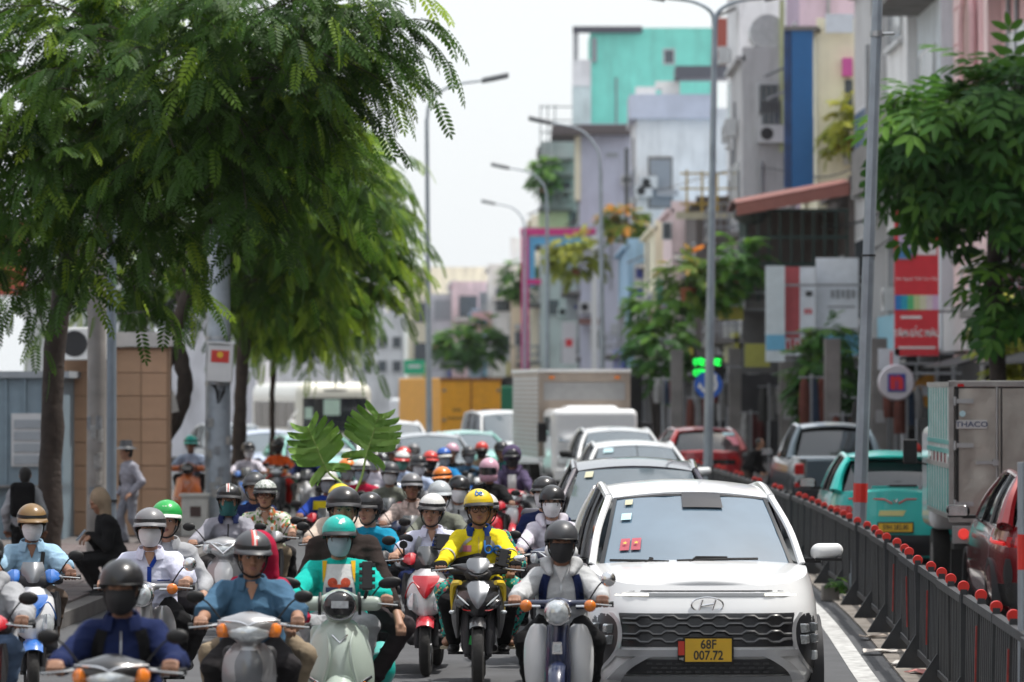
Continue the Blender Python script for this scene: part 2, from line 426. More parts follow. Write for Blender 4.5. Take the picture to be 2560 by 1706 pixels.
q = G(); q.lathe([(0.076, 0), (0.081, 0), (0.081, 0.02), (0.076, 0.02)], (0.036 * 3.9, 0, 3.9), n=10); q.obj('wire_tie', BLACK, t1)
street_lamp(LP + 'with two curved arms, rising beside the blue round traffic sign', (PX(1768, 75), 75), 9.55, 0.016, [(-1.4, 0.5), (1.4, 0.5)], 0.1, 0.055)
street_lamp(LP + 'with one arm, rising in front of the lavender gable wall', (PX(1508, 105), 105), 8.4, -0.008, [(-1.9, 1.3)], 0.09, 0.05)
street_lamp(LP + 'with one arm, in front of the pale yellow house', (PX(1368, 135), 135), 9.0, 0, [(-1.9, 1.2)], 0.09, 0.05)
street_lamp(LP + 'with one arm, rising beside the magenta sign frame', (PX(1312, 165), 165), 9.2, 0, [(-1.8, 1.2)], 0.09, 0.05)
street_lamp('tall slim grey lamp pole with long curved arm in front of the yellow truck', (PX(1074, 95), 95), 9.1, -0.008, [(1.95, 0.95)], 0.085, 0.05)
# near grey sign post with red band at the fence
t = thing('sign_post', 'slim grey steel post with red band beside the red crossover', 'post', (PX(2557, 24), 24, 0))
G().cyl((0, 0, 0), (0, 0, 1.95), 0.035, n=10).obj('pole', lampm, t); G().cyl((0, 0, 1.28), (0, 0, 1.5), 0.037, n=10).obj('red_band', fred, t)
# ---- utility poles and cabinets on the left pavement
def polemat(key, base):
    m = mat(key, base, 0.8, noise=0.3, scale=3, bump=0.3, bscale=20, dirt=0.35); return m
t = thing('utility_pole', 'thick galvanised utility pole carrying a white box with red sticker', 'pole', (PX(545, 60), 60, 0.15))
G().tube([(0, 0, 0), (0.0, 0, 3), (0.03, 0, 9)], [0.21, 0.19, 0.15], 12).obj('pole', GALV, t)
pz = lambda y: PZ(y, 60) - 0.15
q = G(); q.box((0.06, -0.31, (pz(863) + pz(955)) / 2), (0.39, 0.22, pz(863) - pz(955)), rotm(ry=R(3))); bx = q.obj('service_box', mat('box_white', (0.6, 0.6, 0.6), 0.5, dirt=0.15), t, False, bevel=0.008)
G().box((0.07, -0.31, pz(860) + 0.01), (0.44, 0.28, 0.03), rotm(ry=R(3))).obj('box_lid', MATS['box_white'], bx, False)
q = G(); q.box((0.065, -0.423, pz(892)), (0.28, 0.004, 0.19), rotm(ry=R(3))); q.obj('red_sticker', mat('sticker_red', (0.55, 0.04, 0.03), 0.5), bx, False)
q = G(); q.lathe([(0, 0.0), (0.048, 0.0), (0.048, 0.004), (0, 0.004)], (0.065, -0.426, pz(888)), 'y', 16); q.obj('sticker_emblem', YPLATE, bx)
for zz in (pz(845), pz(960)):
    q = G(); q.lathe([(0.185, -.02), (0.205, -.02), (0.205, .02), (0.185, .02)], (0.0, 0, zz), n=14); q.obj('clamp', STEEL, t)
q = G()
for k in range(5): q.tube([(0.02 * k - .1, -0.21, pz(962)), (0.1 - 0.02 * k, -0.23, pz(985 + 6 * k)), (0.12, -0.2, pz(965))], 0.008, 6, smooth=12)
q.obj('cable_coil', BLACK, t)
for k in range(14):
    a = random.uniform(-2.6, -0.5); z = random.uniform(0.25, 1.9)
    n = np.array([[(0.212 * math.cos(a + u), 0.212 * math.sin(a + u), z + v) for u in np.linspace(-.25, .25, 4)] for v in (-0.06, 0.07)])
    G().slab(n, (0, 0, 0.002)).obj('torn_poster', mat('poster_%d' % (k % 3), [(0.55, 0.55, 0.54), (0.4, 0.42, 0.45), (0.62, 0.6, 0.57)][k % 3], 0.9, noise=0.3, scale=20), t)
t = thing('concrete_pole', 'grey concrete utility pole with peeling posters beside the beige tiled wall', 'pole', (PX(242, 52), 52, 0.15))
G().tube([(0, 0, 0), (0, 0, 9)], [0.14, 0.1], 12).obj('pole', polemat('pole_concrete', (0.25, 0.235, 0.22)), t)
for k in range(10):
    a = random.uniform(-2.4, -0.7); z = random.uniform(0.7, 2.0)
    n = np.array([[(0.139 * math.cos(a + u), 0.139 * math.sin(a + u), z + v) for u in np.linspace(-.3, .3, 4)] for v in (-0.08, 0.1)])
    G().slab(n, (0, 0, 0.002)).obj('torn_poster', MATS['poster_%d' % (k % 3)], t)
t = thing('steel_pole', 'slim blue grey steel pole close beside the concrete utility pole', 'pole', (PX(279, 51.6), 51.6, 0.15))
G().tube([(0, 0, 0), (0, 0, 8)], [0.07, 0.06], 10).obj('pole', mat('steel_blue_grey', (0.2, 0.24, 0.28), 0.6, 0.3, dirt=0.3), t)
q = G(); q.lathe([(0.07, 0), (0.08, 0), (0.08, 0.03), (0.07, 0.03)], (0, 0, 0.75)); q.obj('strap', BLACK, t)
cream = mat('cabinet_cream', (0.5, 0.49, 0.45), 0.6, noise=0.15, dirt=0.25)
dd = 59.5; t = thing('meter_cabinet', 'small cream meter cabinet with dark window at the pole foot', 'cabinet', (PX(488, dd), dd, 0.15))
hh = PZ(1240, dd) - 0.15
G().box((0, 0, hh / 2), (0.4, 0.3, hh)).obj('body', cream, t, False, bevel=0.01)
G().box((0, -0.005, hh + 0.015), (0.46, 0.36, 0.04)).obj('lid', cream, t, False)
G().box((0.02, -0.152, hh - 0.24), (0.17, 0.008, 0.16)).obj('window', mat('meter_window', (0.06, 0.035, 0.03), 0.4), t, False)
G().box((0, -0.151, hh * 0.27), (0.34, 0.005, hh * 0.38)).obj('door', cream, t, False)
dd = 75; t = thing('wheelie_bin', 'dark green wheeled rubbish bin beside the person in orange', 'bin', (PX(745, dd), dd, 0.0))
bing = mat('bin_green', (0.012, 0.11, 0.055), 0.5)
q = G(); q.box((0, 0, 0.5), (0.26, 0.36, 0.82), taper=1.0); q.add([(-.13, -.18, .09), (.13, -.18, .09), (.13, .18, .09), (-.13, .18, .09), (-.19, -.25, .95), (.19, -.25, .95), (.19, .25, .95), (-.19, .25, .95)], [(3, 2, 1, 0), (4, 5, 6, 7), (0, 1, 5, 4), (1, 2, 6, 5), (2, 3, 7, 6), (3, 0, 4, 7)])
q.obj('bin_body', bing, t, False, bevel=0.02)
q = G(); q.shell([(0.95, 0.21, -0.27, -0.27), (1.02, 0.2, -0.26, -0.25), (1.07, 0.17, -0.12, -0.1), (1.08, 0.15, 0.1, 0.1)], 0.2); q.obj('lid', bing, t)
for s in (-1, 1):
    q = G(); q.lathe([(0.0, -.02), (0.1, -.02), (0.1, .02), (0, .02)], (s * 0.17, 0.2, 0.1), 'x', 16); q.obj('wheel', RUBBER, t)
# ================================================================== buildings
def XF(d): return XM(d) + 6.1
WIN = mat('house_window', (0.06, 0.075, 0.09), 0.12, spec=0.8, noise=0.3, scale=2)
FRAME = mat('window_frame_white', (0.55, 0.56, 0.57), 0.5); RAILM = mat('rail_grey', (0.28, 0.29, 0.31), 0.5, 0.3)
DARK = mat('shop_interior_and_shade', (0.022, 0.022, 0.024), 0.8, noise=0.5, scale=2); CONC = mat('stained_concrete', (0.2, 0.19, 0.185), 0.9, noise=0.3, scale=2, dirt=0.6)
SHUT = mat('shutter_grey', (0.35, 0.37, 0.4), 0.5, 0.3)
mat('tin_awning', (.16, .08, .07), .7)
BLDS = []
class Bld:
    def __init__(s, label, d, xl, w, ln, h, m, roof=True, name='town_house', dirt=None):
        s.d, s.x, s.w, s.ln, s.h = d, xl, w, ln, h; BLDS.append(s)
        s.t = thing(name, label, 'building', (xl, d, 0.1)); s.h = h - 0.1
        G().box((w / 2, ln / 2, s.h / 2), (w, ln, s.h)).obj('wall', m, s.t, False)
        if roof:
            for (c, z) in (((w / 2, .1), (w, .2)), ((w / 2, ln - .1), (w, .2))): G().box((c[0], c[1], s.h + .2), (z[0], z[1], .4)).obj('parapet', m, s.t, False)
            G().box((-.05, ln / 2, s.h + .05), (.3, ln, .14)).obj('cornice', m, s.t, False)
    def cam(s, name, x0, y0, x1, y1, m, proud=.05, th=.12, parent=None):
        """piece on the wall that faces the camera, given by its photo rectangle"""
        d = s.d - proud; a, b = PX(x0, d) - s.x, PX(x1, d) - s.x; z0, z1 = PZ(y1, d) - .1, PZ(y0, d) - .1
        return G().box(((a + b) / 2, -proud + th / 2, (z0 + z1) / 2), (b - a, th, z1 - z0)).obj(name, m, parent or s.t, False)
    def camwin(s, x0, y0, x1, y1, m=WIN):
        o = s.cam('window', x0, y0, x1, y1, FRAME, .06, .1); d = s.d; e = (x1 - x0) * .12; s.cam('pane', x0 + e, y0 + e, x1 - e, y1 - e, m, .075, .06, o)
    def st(s, name, u0, u1, z0, z1, m, proud=.05, th=.12, parent=None, v=0.0):
        """piece on the street wall (u metres from the near corner)"""
        return G().box((-proud + th / 2 - v, (u0 + u1) / 2, (z0 + z1) / 2), (th, u1 - u0, z1 - z0)).obj(name, m, parent or s.t, False)
    def win(s, u0, u1, z0, z1, m=WIN, fm=None):
        o = s.st('window', u0, u1, z0, z1, fm or FRAME, .06, .1); n = max(1, int((u1 - u0) / .7)); w = (u1 - u0 - .1) / n
        for k in range(n): s.st('pane', u0 + .08 + k * w, u0 + .02 + (k + 1) * w, z0 + .08, z1 - .08, m, .08, .06, o)
        s.st('sill', u0 - .08, u1 + .08, z0 - .1, z0 - .003, fm or FRAME, .16, .16, o)
    def balcony(s, u0, u1, z, proj=1.0, m=None, rm=None, solid=False, h=.95):
        o = G().box((-proj / 2, (u0 + u1) / 2, z), (proj, u1 - u0, .16)).obj('balcony', m or CONC, s.t, False)
        if solid:
            for c, sz in (((-proj + .05, (u0 + u1) / 2), (.1, u1 - u0)), ((-proj / 2 - .05, u0 + .05), (proj - .1, .1)), ((-proj / 2 - .05, u1 - .05), (proj - .1, .1))):
                G().box((c[0], c[1], z + .08 + h / 2), (sz[0], sz[1], h)).obj('balustrade', m or CONC, o, False)
        else:
            r = rm or RAILM
            for zz in (h, h * .5): q = G(); q.tube([(0, u0 + .04, z + zz), (-proj + .04, u0 + .04, z + zz), (-proj + .04, u1 - .04, z + zz), (0, u1 - .04, z + zz)], .03, 6); q.obj('rail', r, o)
            for k in range(5): G().cyl((-proj + .04, u0 + .04 + (u1 - u0 - .08) * k / 4, z + .08), (-proj + .04, u0 + .04 + (u1 - u0 - .08) * k / 4, z + h), .022, n=6).obj('baluster', r, o)
            for k in range(1, 4): G().cyl((-proj * k / 4, u0 + .04, z + .08), (-proj * k / 4, u0 + .04, z + h), .022, n=6).obj('baluster', r, o)
        return o
    def shop(s, m=DARK, am=None, sign=None):
        s.st('shop_opening', .3, s.ln - .3, .05, 2.9, m, .03, .1); G().box((.9, .02, 1.6), (1.9, .1, 3.1)).obj('side_shade_sheet', m, s.t, False)  # dark sheet on the side wall stands for shade under the awnings
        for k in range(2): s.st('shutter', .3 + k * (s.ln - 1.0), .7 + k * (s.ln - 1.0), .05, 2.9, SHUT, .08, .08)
        if am is not None:
            q = G(); q.slab(np.array([[(-.05, u, 3.2), (-1.6, u, 2.75)] for u in (.15, s.ln - .15)]), (0, 0, .05)); q.obj('awning', am, s.t, False)
        if sign is not None: s.st('sign_board', .2, s.ln - .2, 3.15, 4.1, sign, .25, .15)
    def floors(s, n, z0=3.9, hh=3.3, bal=None, wm=WIN, fm=None, proj=.9, solid=False, rm=None):
        for k in range(n):
            z = z0 + hh * k
            if z + 2.4 > s.h: break
            s.win(s.ln * .18, s.ln * .82, z + .15, z + 2.3, wm, fm)
            if bal is not None and k in bal: s.balcony(.2, s.ln - .2, z - .05, proj, None, rm, solid)
    def clutter(s, seed, n=7):
        """air conditioners, pipes, grilles and dishes on both visible walls"""
        rg = np.random.default_rng(seed)
        for k in range(n):
            z = rg.uniform(3.6, max(4, s.h - 1.2)); u = rg.uniform(.5, s.ln - .5); kd = rg.integers(0, 4); front = rg.random() < .55; x = rg.uniform(.3, 2.6)
            c = (x, -.22, z) if front else (-.25, u, z)
            if kd == 0:
                o = G().box(c, (.8, .34, .55) if front else (.34, .8, .55)).obj('air_conditioner', FRAME, s.t, False); q = G(); q.lathe([(0, 0), (.2, 0)], (c[0] - .12, c[1] - .175, z) if front else (c[0] - .175, c[1] - .1, z), 'y' if front else 'x', 14); q.obj('fan_grille', DARK, o)
            elif kd == 1: G().cyl((c[0], -.06, z - 2.4) if front else (-.06, u, z - 2.4), (c[0], -.06, z + 1) if front else (-.06, u, z + 1), .05, n=6).obj('drain_pipe', RAILM, s.t)
            elif kd == 2:
                o = G().box((x, -.03, z) if front else (-.03, u, z), (.75, .1, 1.0) if front else (.1, .75, 1.0)).obj('small_window', FRAME, s.t, False); G().box((x, -.07, z) if front else (-.07, u, z), (.6, .06, .85) if front else (.06, .6, .85)).obj('pane', WIN, o, False)
                for j in range(4): e = -.24 + .16 * j; G().box((x + e, -.12, z) if front else (-.12, u + e, z), (.025, .025, .9)).obj('grille_bar', RAILM, o, False)
            else:
                q = G(); q.slab(np.array([[(x - .5 + v, -.05 - .7 * w, z + .6 - .3 * w) if front else (-.05 - .7 * w, u - .5 + v, z + .6 - .3 * w) for v in (0, 1)] for w in (0, 1)]), (0, 0, .04)); q.obj('window_awning', [CONC, SHUT, MATS['tin_awning']][int(rg.integers(0, 3))], s.t, False)
    def tank(s, x, y, r=.55, ln=1.3, m=None):
        o = G().cyl((x, y - ln / 2, s.h + .9), (x, y + ln / 2, s.h + .9), r, n=20).obj('water_tank', m or STEEL, s.t)
        for g in (-1, 1): G().box((x + g * .35, y, s.h + .25), (.08, .9, .5)).obj('tank_stand', RAILM, o, False)
W_ = lambda k, c, dirt=.5: mat('wall_' + k, c, 0.85, noise=0.1, scale=1.0, bump=0.15, bscale=6, dirt=dirt)
pink = W_('pink', (0.76, 0.48, 0.50)); pink2 = W_('pale_pink', (0.82, 0.62, 0.62)); pblue = W_('pale_blue', (.58, .63, .68)); white = W_('white', (.76, .76, .77)); grey = W_('grey', (.5, .5, .51))
cream_ = W_('cream', (0.82, 0.77, 0.58), .2); mauve = W_('mauve', (0.50, 0.39, 0.50)); grime = W_('grimy', (.12, .1, .095)); lav = W_('lavender', (.54, .56, .66), .25); teal = W_('teal', (0.22, 0.69, 0.58), .35)
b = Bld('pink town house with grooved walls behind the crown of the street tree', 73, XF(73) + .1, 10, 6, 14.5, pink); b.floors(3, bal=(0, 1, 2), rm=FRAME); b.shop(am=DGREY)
b = Bld('pale pink town house with tall arched recess above the street tree', 79, XF(79), 10, 6.2, 14.2, pink2); b.shop(sign=mat('sign_white', (.6, .6, .62), .5))
o = b.st('recess', .8, 4.2, 7.2, 12.6, pink, .03, .08)
for k in range(12): b.st('groove_band', 4.4, 6.0, 4.3 + .8 * k, 4.33 + .8 * k, pink, .03, .04)
arch = [(1.5, 7.6)] + [(2.5 - math.cos(a) * 1.0, 9.9 + math.sin(a) * 1.0) for a in np.linspace(0, math.pi, 12)] + [(3.5, 7.6)]
q = G(); q.prism(arch, 0, .08, (rotm(0, 0, R(90)), np.array((-.02, 0, 0)))); q.obj('arched_door', mat('arch_brown', (.42, .27, .25), .7), b.t, False)
q = G(); q.tube([(-.12, u, z) for u, z in arch], .09, 6); q.obj('arch_moulding', pink, b.t); b.balcony(.4, 4.6, 12.7, 1.1, pink2, None, True, .8)
for k in range(5): b.cam('groove', 2490, 60 + 70 * k, 2600, 63 + 70 * k, pink, .02, .04)
b = Bld('pale blue town house with grey bay balconies beside the pink house', 85.2, XF(85.2), 10, 5, 15, pblue); b.floors(3, bal=(1, 2), solid=True, proj=1.1, z0=4.4, hh=3.4); b.shop(am=DGREY)
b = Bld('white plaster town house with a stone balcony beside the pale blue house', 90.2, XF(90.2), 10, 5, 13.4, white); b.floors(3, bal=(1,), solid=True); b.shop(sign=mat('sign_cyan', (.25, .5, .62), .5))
b = Bld('grey ornate town house with moulded window surrounds', 95.2, XF(95.2) - .1, 10, 5, 12.6, grey); b.floors(3, bal=(2,), solid=True, fm=W_('stone', (0.62, 0.62, 0.63))); b.shop(am=CONC)
# low house with caged terrace and brown awning
b = Bld('low soot stained house under the brown tin awning and dark green cage', 100.2, XF(100.2), 9, 6.8, 7.6, grime); b.shop(am=mat('awning_grey', (.25, .25, .26), .6))
G().box((-1.35, 1.8, 4.55), (2.7, 3.4, .2)).obj('terrace_slab', CONC, b.t, False)
gcage = mat('cage_green', (.012, .04, .035), .5)
for k in range(10): G().cyl((-2.65 + .29 * k, .12, 4.6), (-2.65 + .29 * k, .12, 7.0), .03, n=6).obj('cage_bar', gcage, b.t)
for k in range(9): G().cyl((-2.65, .12 + .4 * k, 4.6), (-2.65, .12 + .4 * k, 7.0), .03, n=6).obj('cage_bar', gcage, b.t)
for zz in (5.6, 6.3, 7.0): G().box((-1.35, .12, zz), (2.7, .06, .07)).obj('cage_rail', gcage, b.t, False); G().box((-2.65, 1.8, zz), (.06, 3.4, .07)).obj('cage_rail', gcage, b.t, False)
G().box((-1.3, .16, 4.95), (2.6, .05, .7)).obj('cage_sheet', mat('cage_sheet', (.09, .085, .08), .7, dirt=.6), b.t, False)
n = np.array([[(-2.95 + 2.95 * u, .02 - .25 + 4.2 * v, 7.12 + .55 * u + .18 * math.sin(math.pi * v)) for u in np.linspace(0, 1, 8)] for v in np.linspace(0, 1, 6)])
q = G(); q.slab(n, (0, 0, .06)); q.obj('awning', mat('tin_brown', (.2, .07, .055), .6, noise=.15), b.t)
q = G(); q.slab(np.array([[(-2.95 + 2.95 * u, -.24, 7.12 + .55 * u - v * .28) for u in np.linspace(0, 1, 6)] for v in (0, 1)]), (0, .04, 0)); q.obj('awning_valance', mat('tin_brown_light', (.3, .11, .09), .5, noise=.1), b.t)
G().box((-1.3, 3.5, 5.9), (2.6, .12, 2.6)).obj('terrace_dark_panel', grime, b.t, False); G().box((-1.5, 3.2, 3.6), (2.2, .06, 1.7)).obj('hanging_tarpaulin', mat('tarp_grey', (.12, .12, .125), .7), b.t, False)  # dark end panel added so the caged terrace looks shaded inside
q = G(); q.ell((-2.55, .3, 6.9), (.45, .35, .28)); q.obj('rolled_blind', mat('blind_dark', (.04, .045, .045), .7), b.t)
# cream house with blue vertical sign
b = Bld('cream town house with tall blue vertical sign board', 107.2, XF(107.2) + .05, 9, 6, 12.4, cream_); b.floors(2, bal=(0,), z0=4.4); b.shop(am=DGREY)
bs = G().box((-.42, -.1, (PZ(85, 107) + PZ(478, 107)) / 2), (.6, .18, PZ(85, 107) - PZ(478, 107))).obj('blue_sign', mat('sign_blue', (.012, .11, .3), .5, noise=.06), b.t, False)
G().box((-.83, -.08, (PZ(85, 107) + PZ(478, 107)) / 2), (.2, .2, PZ(85, 107) - PZ(478, 107))).obj('sign_edge', mat('sign_dark_blue', (.015, .045, .13), .6, noise=.5, scale=3), bs, False)
G().box((-.45, -.1, PZ(80, 107)), (.95, .3, .12)).obj('sign_cap', CONC, bs, False)
b.cam('pink_panel', 2108, 145, 2132, 190, mat('magenta_panel', (.6, .1, .35), .5), .3, .3); b.cam('side_window', 2113, 200, 2132, 290, WIN, .05)
b.cam('white_panel', 2065, 35, 2135, 82, mat('panel_white', (.6, .64, .7), .6), .4, .1)
b = Bld('mauve tin clad upper house behind the cream house', 113.4, XF(113.4) + .3, 9, 5.4, 16, mauve); b.floors(3, z0=4.4); b.shop()
# grey block with a water tank, white tall house behind
b = Bld('grey rendered house with a steel water tank on its roof', 119, 7.15, 9, 6.5, PZ(150, 119), grey); b.floors(2, bal=(0, 1)); b.shop(am=DGREY, sign=mat('sign_olive', (.3, .3, .06), .5)); b.tank(.8, .9, .55, 1.2)
b.cam('drain_pipe', 1950, 0, 1962, 380, mat('pipe_lime', (.5, .55, .3), .5), .1); q = G(); q.slab(np.array([[(1.05 + .9 * u, -1.0 + v, b.h + 2.4 - .6 * v * 0 + .5 * u) for u in (0, 1)] for v in (0, 1)]), (0, 0, .6)); q.obj('green_canopy', mat('canopy_green', (.01, .2, .12), .6), b.t, False)
b = Bld('tall white house rising behind the grey block with the tank', 126, PX(1848, 126), 9, 7, 17, white); b.floors(3, bal=(0,)); b.shop()
# low houses with terraces
b = Bld('low house with cream parapet and yellow terrace railing', 133.5, 6.4, 9, 8, PZ(520, 133.5), grime); b.floors(1, bal=(0,)); b.shop(am=CONC, sign=mat('sign_yellow', (.55, .5, .08), .5))
b.cam('parapet_band', 1690, 530, 1880, 548, mat('band_cream', (.5, .46, .34), .7), .08)
for k in range(6):
    x = 1715 + 38 * k; b.cam('terrace_post', x, 425 + 3 * k, x + 5, 530, mat('rail_yellow', (.5, .33, .05), .6), .3, .08)
for y in (432, 470, 508): b.cam('terrace_rail', 1700, y, 1915, y + 4, MATS['rail_yellow'], .3, .06)
q = G(); q.add([(1.0, -.2, b.h + .4), (3.4, -.2, b.h + .4), (3.4, 1.6, b.h + .4), (1.0, 1.6, b.h + .4), (2.2, .7, b.h + 1.3)], [(0, 1, 4), (1, 2, 4), (2, 3, 4), (3, 0, 4), (3, 2, 1, 0)]); q.obj('shrine_roof', mat('roof_maroon', (.16, .03, .035), .6), b.t, False)
b = Bld('low white shop house with pale pink side wall', 142, 5.9, 9, 8, PZ(530, 142), W_('rose', (0.82, 0.65, 0.65))); b.floors(1, bal=(0,)); b.shop(am=DGREY, sign=mat('sign_white', (.6, .6, .62), .5)); b.camwin(1655, 555, 1680, 600)
b = Bld('narrow cream shop house with a teal banner', 150.5, 5.6, 9, 12, PZ(575, 150.5), cream_); b.floors(1, bal=(0,)); b.shop(am=CONC); b.cam('teal_banner', 1641, 700, 1660, 765, mat('banner_teal', (.03, .3, .4), .6), .4)
b = Bld('pale blue shop house with arched upper opening', 163, 4.9, 9, 14, PZ(620, 163), W_('sky', (0.34, 0.52, 0.69))); b.floors(1, bal=(0,), z0=3.8); b.shop(sign=mat('sign_blue2', (.08, .12, .4), .5))
b.cam('arched_opening', 1575, 735, 1625, 850, DARK, .04); b.cam('sign_column', 1585, 660, 1612, 900, mat('sign_white', (.6, .6, .62), .5), .3)
for k, y in enumerate((672, 720, 765, 815)): b.cam('sign_square', 1590, y, 1608, y + 24, mat('sign_navy', (.05, .07, .3), .5), .33, .06)
# big white gable wall
b = Bld('big white rendered house wall with one grey shuttered window', 178, PX(1592, 178), 9, 9, PZ(292, 178), white); b.floors(3); b.shop()
o = b.cam('window', 1620, 392, 1682, 522, CONC, .06); b.cam('shutter', 1626, 400, 1676, 516, mat('shutter_dim', (.25, .27, .3), .6), .09, .06, o)
b.cam('rooftop_room', 1575, 236, 1790, 296, lav, .5, 4); b.cam('roof_cylinder', 1640, 203, 1700, 222, WHITEPL, 0, 1)
for k, (x0, x1) in enumerate(((1590, 1640), (1655, 1700))): b.cam('rooftop_unit', x0, 217, x1, 236, WHITEPL, .2, 1)
b.cam('drain_stain', 1562, 370, 1572, 560, mat('pipe_dark', (.08, .08, .08), .7), .15)
b.cam('roof_canopy', 1690, 165, 1865, 195, mat('canopy_steel', (.1, .1, .12), .6), 1.2, 2)
b = Bld('lavender side walled house under the teal building', 190, PX(1452, 190), 9, 9, PZ(330, 190), lav); b.floors(4, bal=(0, 1)); b.shop(); b.cam('yellow_edge', 1438, 340, 1452, 500, cream_, .1, 2)
b.cam('roof_slab', 1380, 312, 1580, 335, mat('roof_brown', (.12, .1, .1), .7), 1.0, 6); b.cam('slogan', 1515, 382, 1545, 394, SHUT, .05, .06)
b = Bld('tall teal rooftop house with a small square window and steel pergola', 201, PX(1478, 201), 6.6, 8, PZ(70, 201), teal, roof=False); b.camwin(1658, 122, 1688, 162)
b.cam('sky_gap_wall', 1432, 150, 1478, 215, white, .3, 1.2); b.cam('roof_brick', 1790, 45, 1840, 150, mat('brick_red', (.3, .07, .05), .8), .2, 4)
for x in (1433, 1440): b.cam('pergola_post', x, 72, x + 6, 310, RAILM, .1, .15)
b.cam('pergola_beam', 1432, 66, 1606, 82, mat('beam_dark', (.08, .08, .1), .6), .4, .3); b.cam('pergola_column', 1480, 95, 1492, 155, RAILM, .3, .2)
b.cam('balcony_tower', 1432, 215, 1478, 330, W_('pale_teal', (0.62, 0.72, 0.72)), .2, 2)
b = Bld('narrow grey house with stacked balconies and potted plants', 214, PX(1352, 214), 7, 9, PZ(372, 214), grey); b.floors(4, bal=(0, 1, 2, 3)); b.shop()
for k in range(4): b.cam('balcony', 1345, 395 + 42 * k, 1432, 402 + 42 * k, CONC, .9, .9)
for x in (1350, 1368, 1386): b.cam('scaffold_pole', x, 262, x + 3, 500, RAILM, .6, .08)
for y in (266, 300, 330): b.cam('scaffold_rail', 1350, y, 1476, y + 3, RAILM, .6, .08)
b.cam('yellow_wall', 1345, 530, 1420, 580, mat('pale_yellow', (.6, .6, .38), .8), .4, .5)
# the rest of the row round the bend
pal = [('cream', W_('cream2', (0.82, 0.75, 0.58))), ('light grey', W_('lgrey', (0.69, 0.69, 0.73))), ('dusty pink', W_('dpink', (0.76, 0.55, 0.55))), ('pale blue', W_('pblue2', (0.55, 0.66, 0.80))), ('white', white), ('sand', W_('sand', (0.76, 0.63, 0.47)))]
ftr = ['with a rooftop tank', 'with two balconies', 'with a flat parapet', 'with a roof shed', 'with blue shutters', 'with a tin awning']
where = ['behind the magenta gateway sign', 'beside the magenta gateway post', 'above the white van', 'behind the far green tree', 'between the far green and brownish trees', 'behind the brownish tree', 'beside the brownish tree', 'just past the slim curved-arm lamp pole', 'behind the slim curved-arm lamp pole', 'above the bright green shop sign', 'beyond the bright green shop sign', 'behind the far tree crowns', 'farther behind the far tree crowns', 'deep behind the tree crowns', 'last of the row']
d = 224.0; k = 0
while d < 372:
    ln = 9 + 3 * ((k * 7) % 3) / 2; c, m = pal[(k * 5 + 1) % 6]
    h = [9.2, 11.5, 8.4, 10.4, 7.6, 9.8][k % 6] * (1.0 if d > 240 else 1.1)
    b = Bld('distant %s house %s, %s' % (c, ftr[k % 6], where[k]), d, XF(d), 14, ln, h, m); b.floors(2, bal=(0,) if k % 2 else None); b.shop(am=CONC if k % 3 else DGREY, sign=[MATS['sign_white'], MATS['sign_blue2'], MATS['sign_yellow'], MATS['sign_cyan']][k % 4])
    for r in range(2):
        for q_ in range(3): 
            G().box((1.2 + 2.4 * q_, -.03, 4.4 + 3.1 * r + .8), (1.3, .1, 1.5)).obj('window', WIN if (q_ + k) % 2 else MATS['shutter_grey'], b.t, False)
    if k % 6 == 0: b.tank(2, 2)
    if k % 6 == 3: G().box((3, 3, b.h + 1.1), (3, 3, 2.2)).obj('roof_shed', m, b.t, False)
    d += ln; k += 1
# left side, seen through and under the trees
for i, (lab, x0, x1, yt, d, m) in enumerate([('pale grey building behind the far tree crowns', 840, 960, 740, 235, W_('lgrey', (0.69, 0.69, 0.73))), ('white low building beside the green shop sign', 880, 1010, 800, 205, white), ('light wall of a building seen under the tree crowns', 560, 860, 760, 150, white),
        ('pale building behind the orange scooter', 300, 640, 700, 132, W_('lgrey', (0.69, 0.69, 0.73))), ('long pale blue wall house behind the left trees', 60, 330, 560, 96, pblue)]):
    b = Bld(lab, d, PX(x0, d), PX(x1, d) - PX(x0, d), 8, PZ(yt, d), m)
    for r in range(2):
        for q_ in range(3):
            xx = x0 + (x1 - x0) * (.2 + .28 * q_); yy = yt + 40 + 60 * r; b.camwin(xx, yy, xx + 26, yy + 32)
b.cam('red_roof', -40, 555, 62, 735, mat('tile_red', (.42, .09, .06), .7), .3, 2)
# blue grey panelled shed and beige tiled wall on the left pavement
t = thing('panel_shed', 'blue grey panelled shed with louvred windows behind the first tree', 'shed', (PX(-140, 58), 58, .15))
x1 = PX(158, 58) - PX(-140, 58); pm_ = mat('panel_blue_grey', (.2, .27, .32), .6, noise=.12, dirt=.25); zz = PZ(945, 58) - .15
G().box((x1 / 2, 1.2, zz / 2), (x1, 2.4, zz)).obj('wall', pm_, t, False); G().box((x1 / 2, 1.2, zz + .05), (x1 + .2, 2.6, .1)).obj('roof', mat('shed_roof', (.3, .33, .36), .6), t, False)
for k in range(7): G().box((x1 - .02 - .28 * k, -.02, zz / 2), (.035, .05, zz)).obj('panel_joint', pm_, t, False)
for k in range(2):
    o = G().box((x1 - .5 - .9 * k, -.02, 1.5), (.55, .06, .8)).obj('window', FRAME, t, False)
    for j in range(4): G().box((x1 - .5 - .9 * k, -.05, 1.2 + .18 * j), (.47, .04, .13)).obj('louvre', mat('louvre_grey', (.3, .33, .36), .5), o, False)
G().box((x1 / 2, -.1, .8), (x1, .2, .03)).obj('ledge', CONC, t, False)
t = thing('tiled_wall', 'beige tiled boundary wall behind the concrete pole', 'wall', (PX(160, 59.5), 59.5, .15))
w = PX(425, 59.5) - PX(160, 59.5); zz = PZ(868, 59.5) - .15; grout = mat('grout', (.31, .2, .13), .9)
G().box((w / 2, .15, zz / 2), (w, .3, zz)).obj('core', grout, t, False)
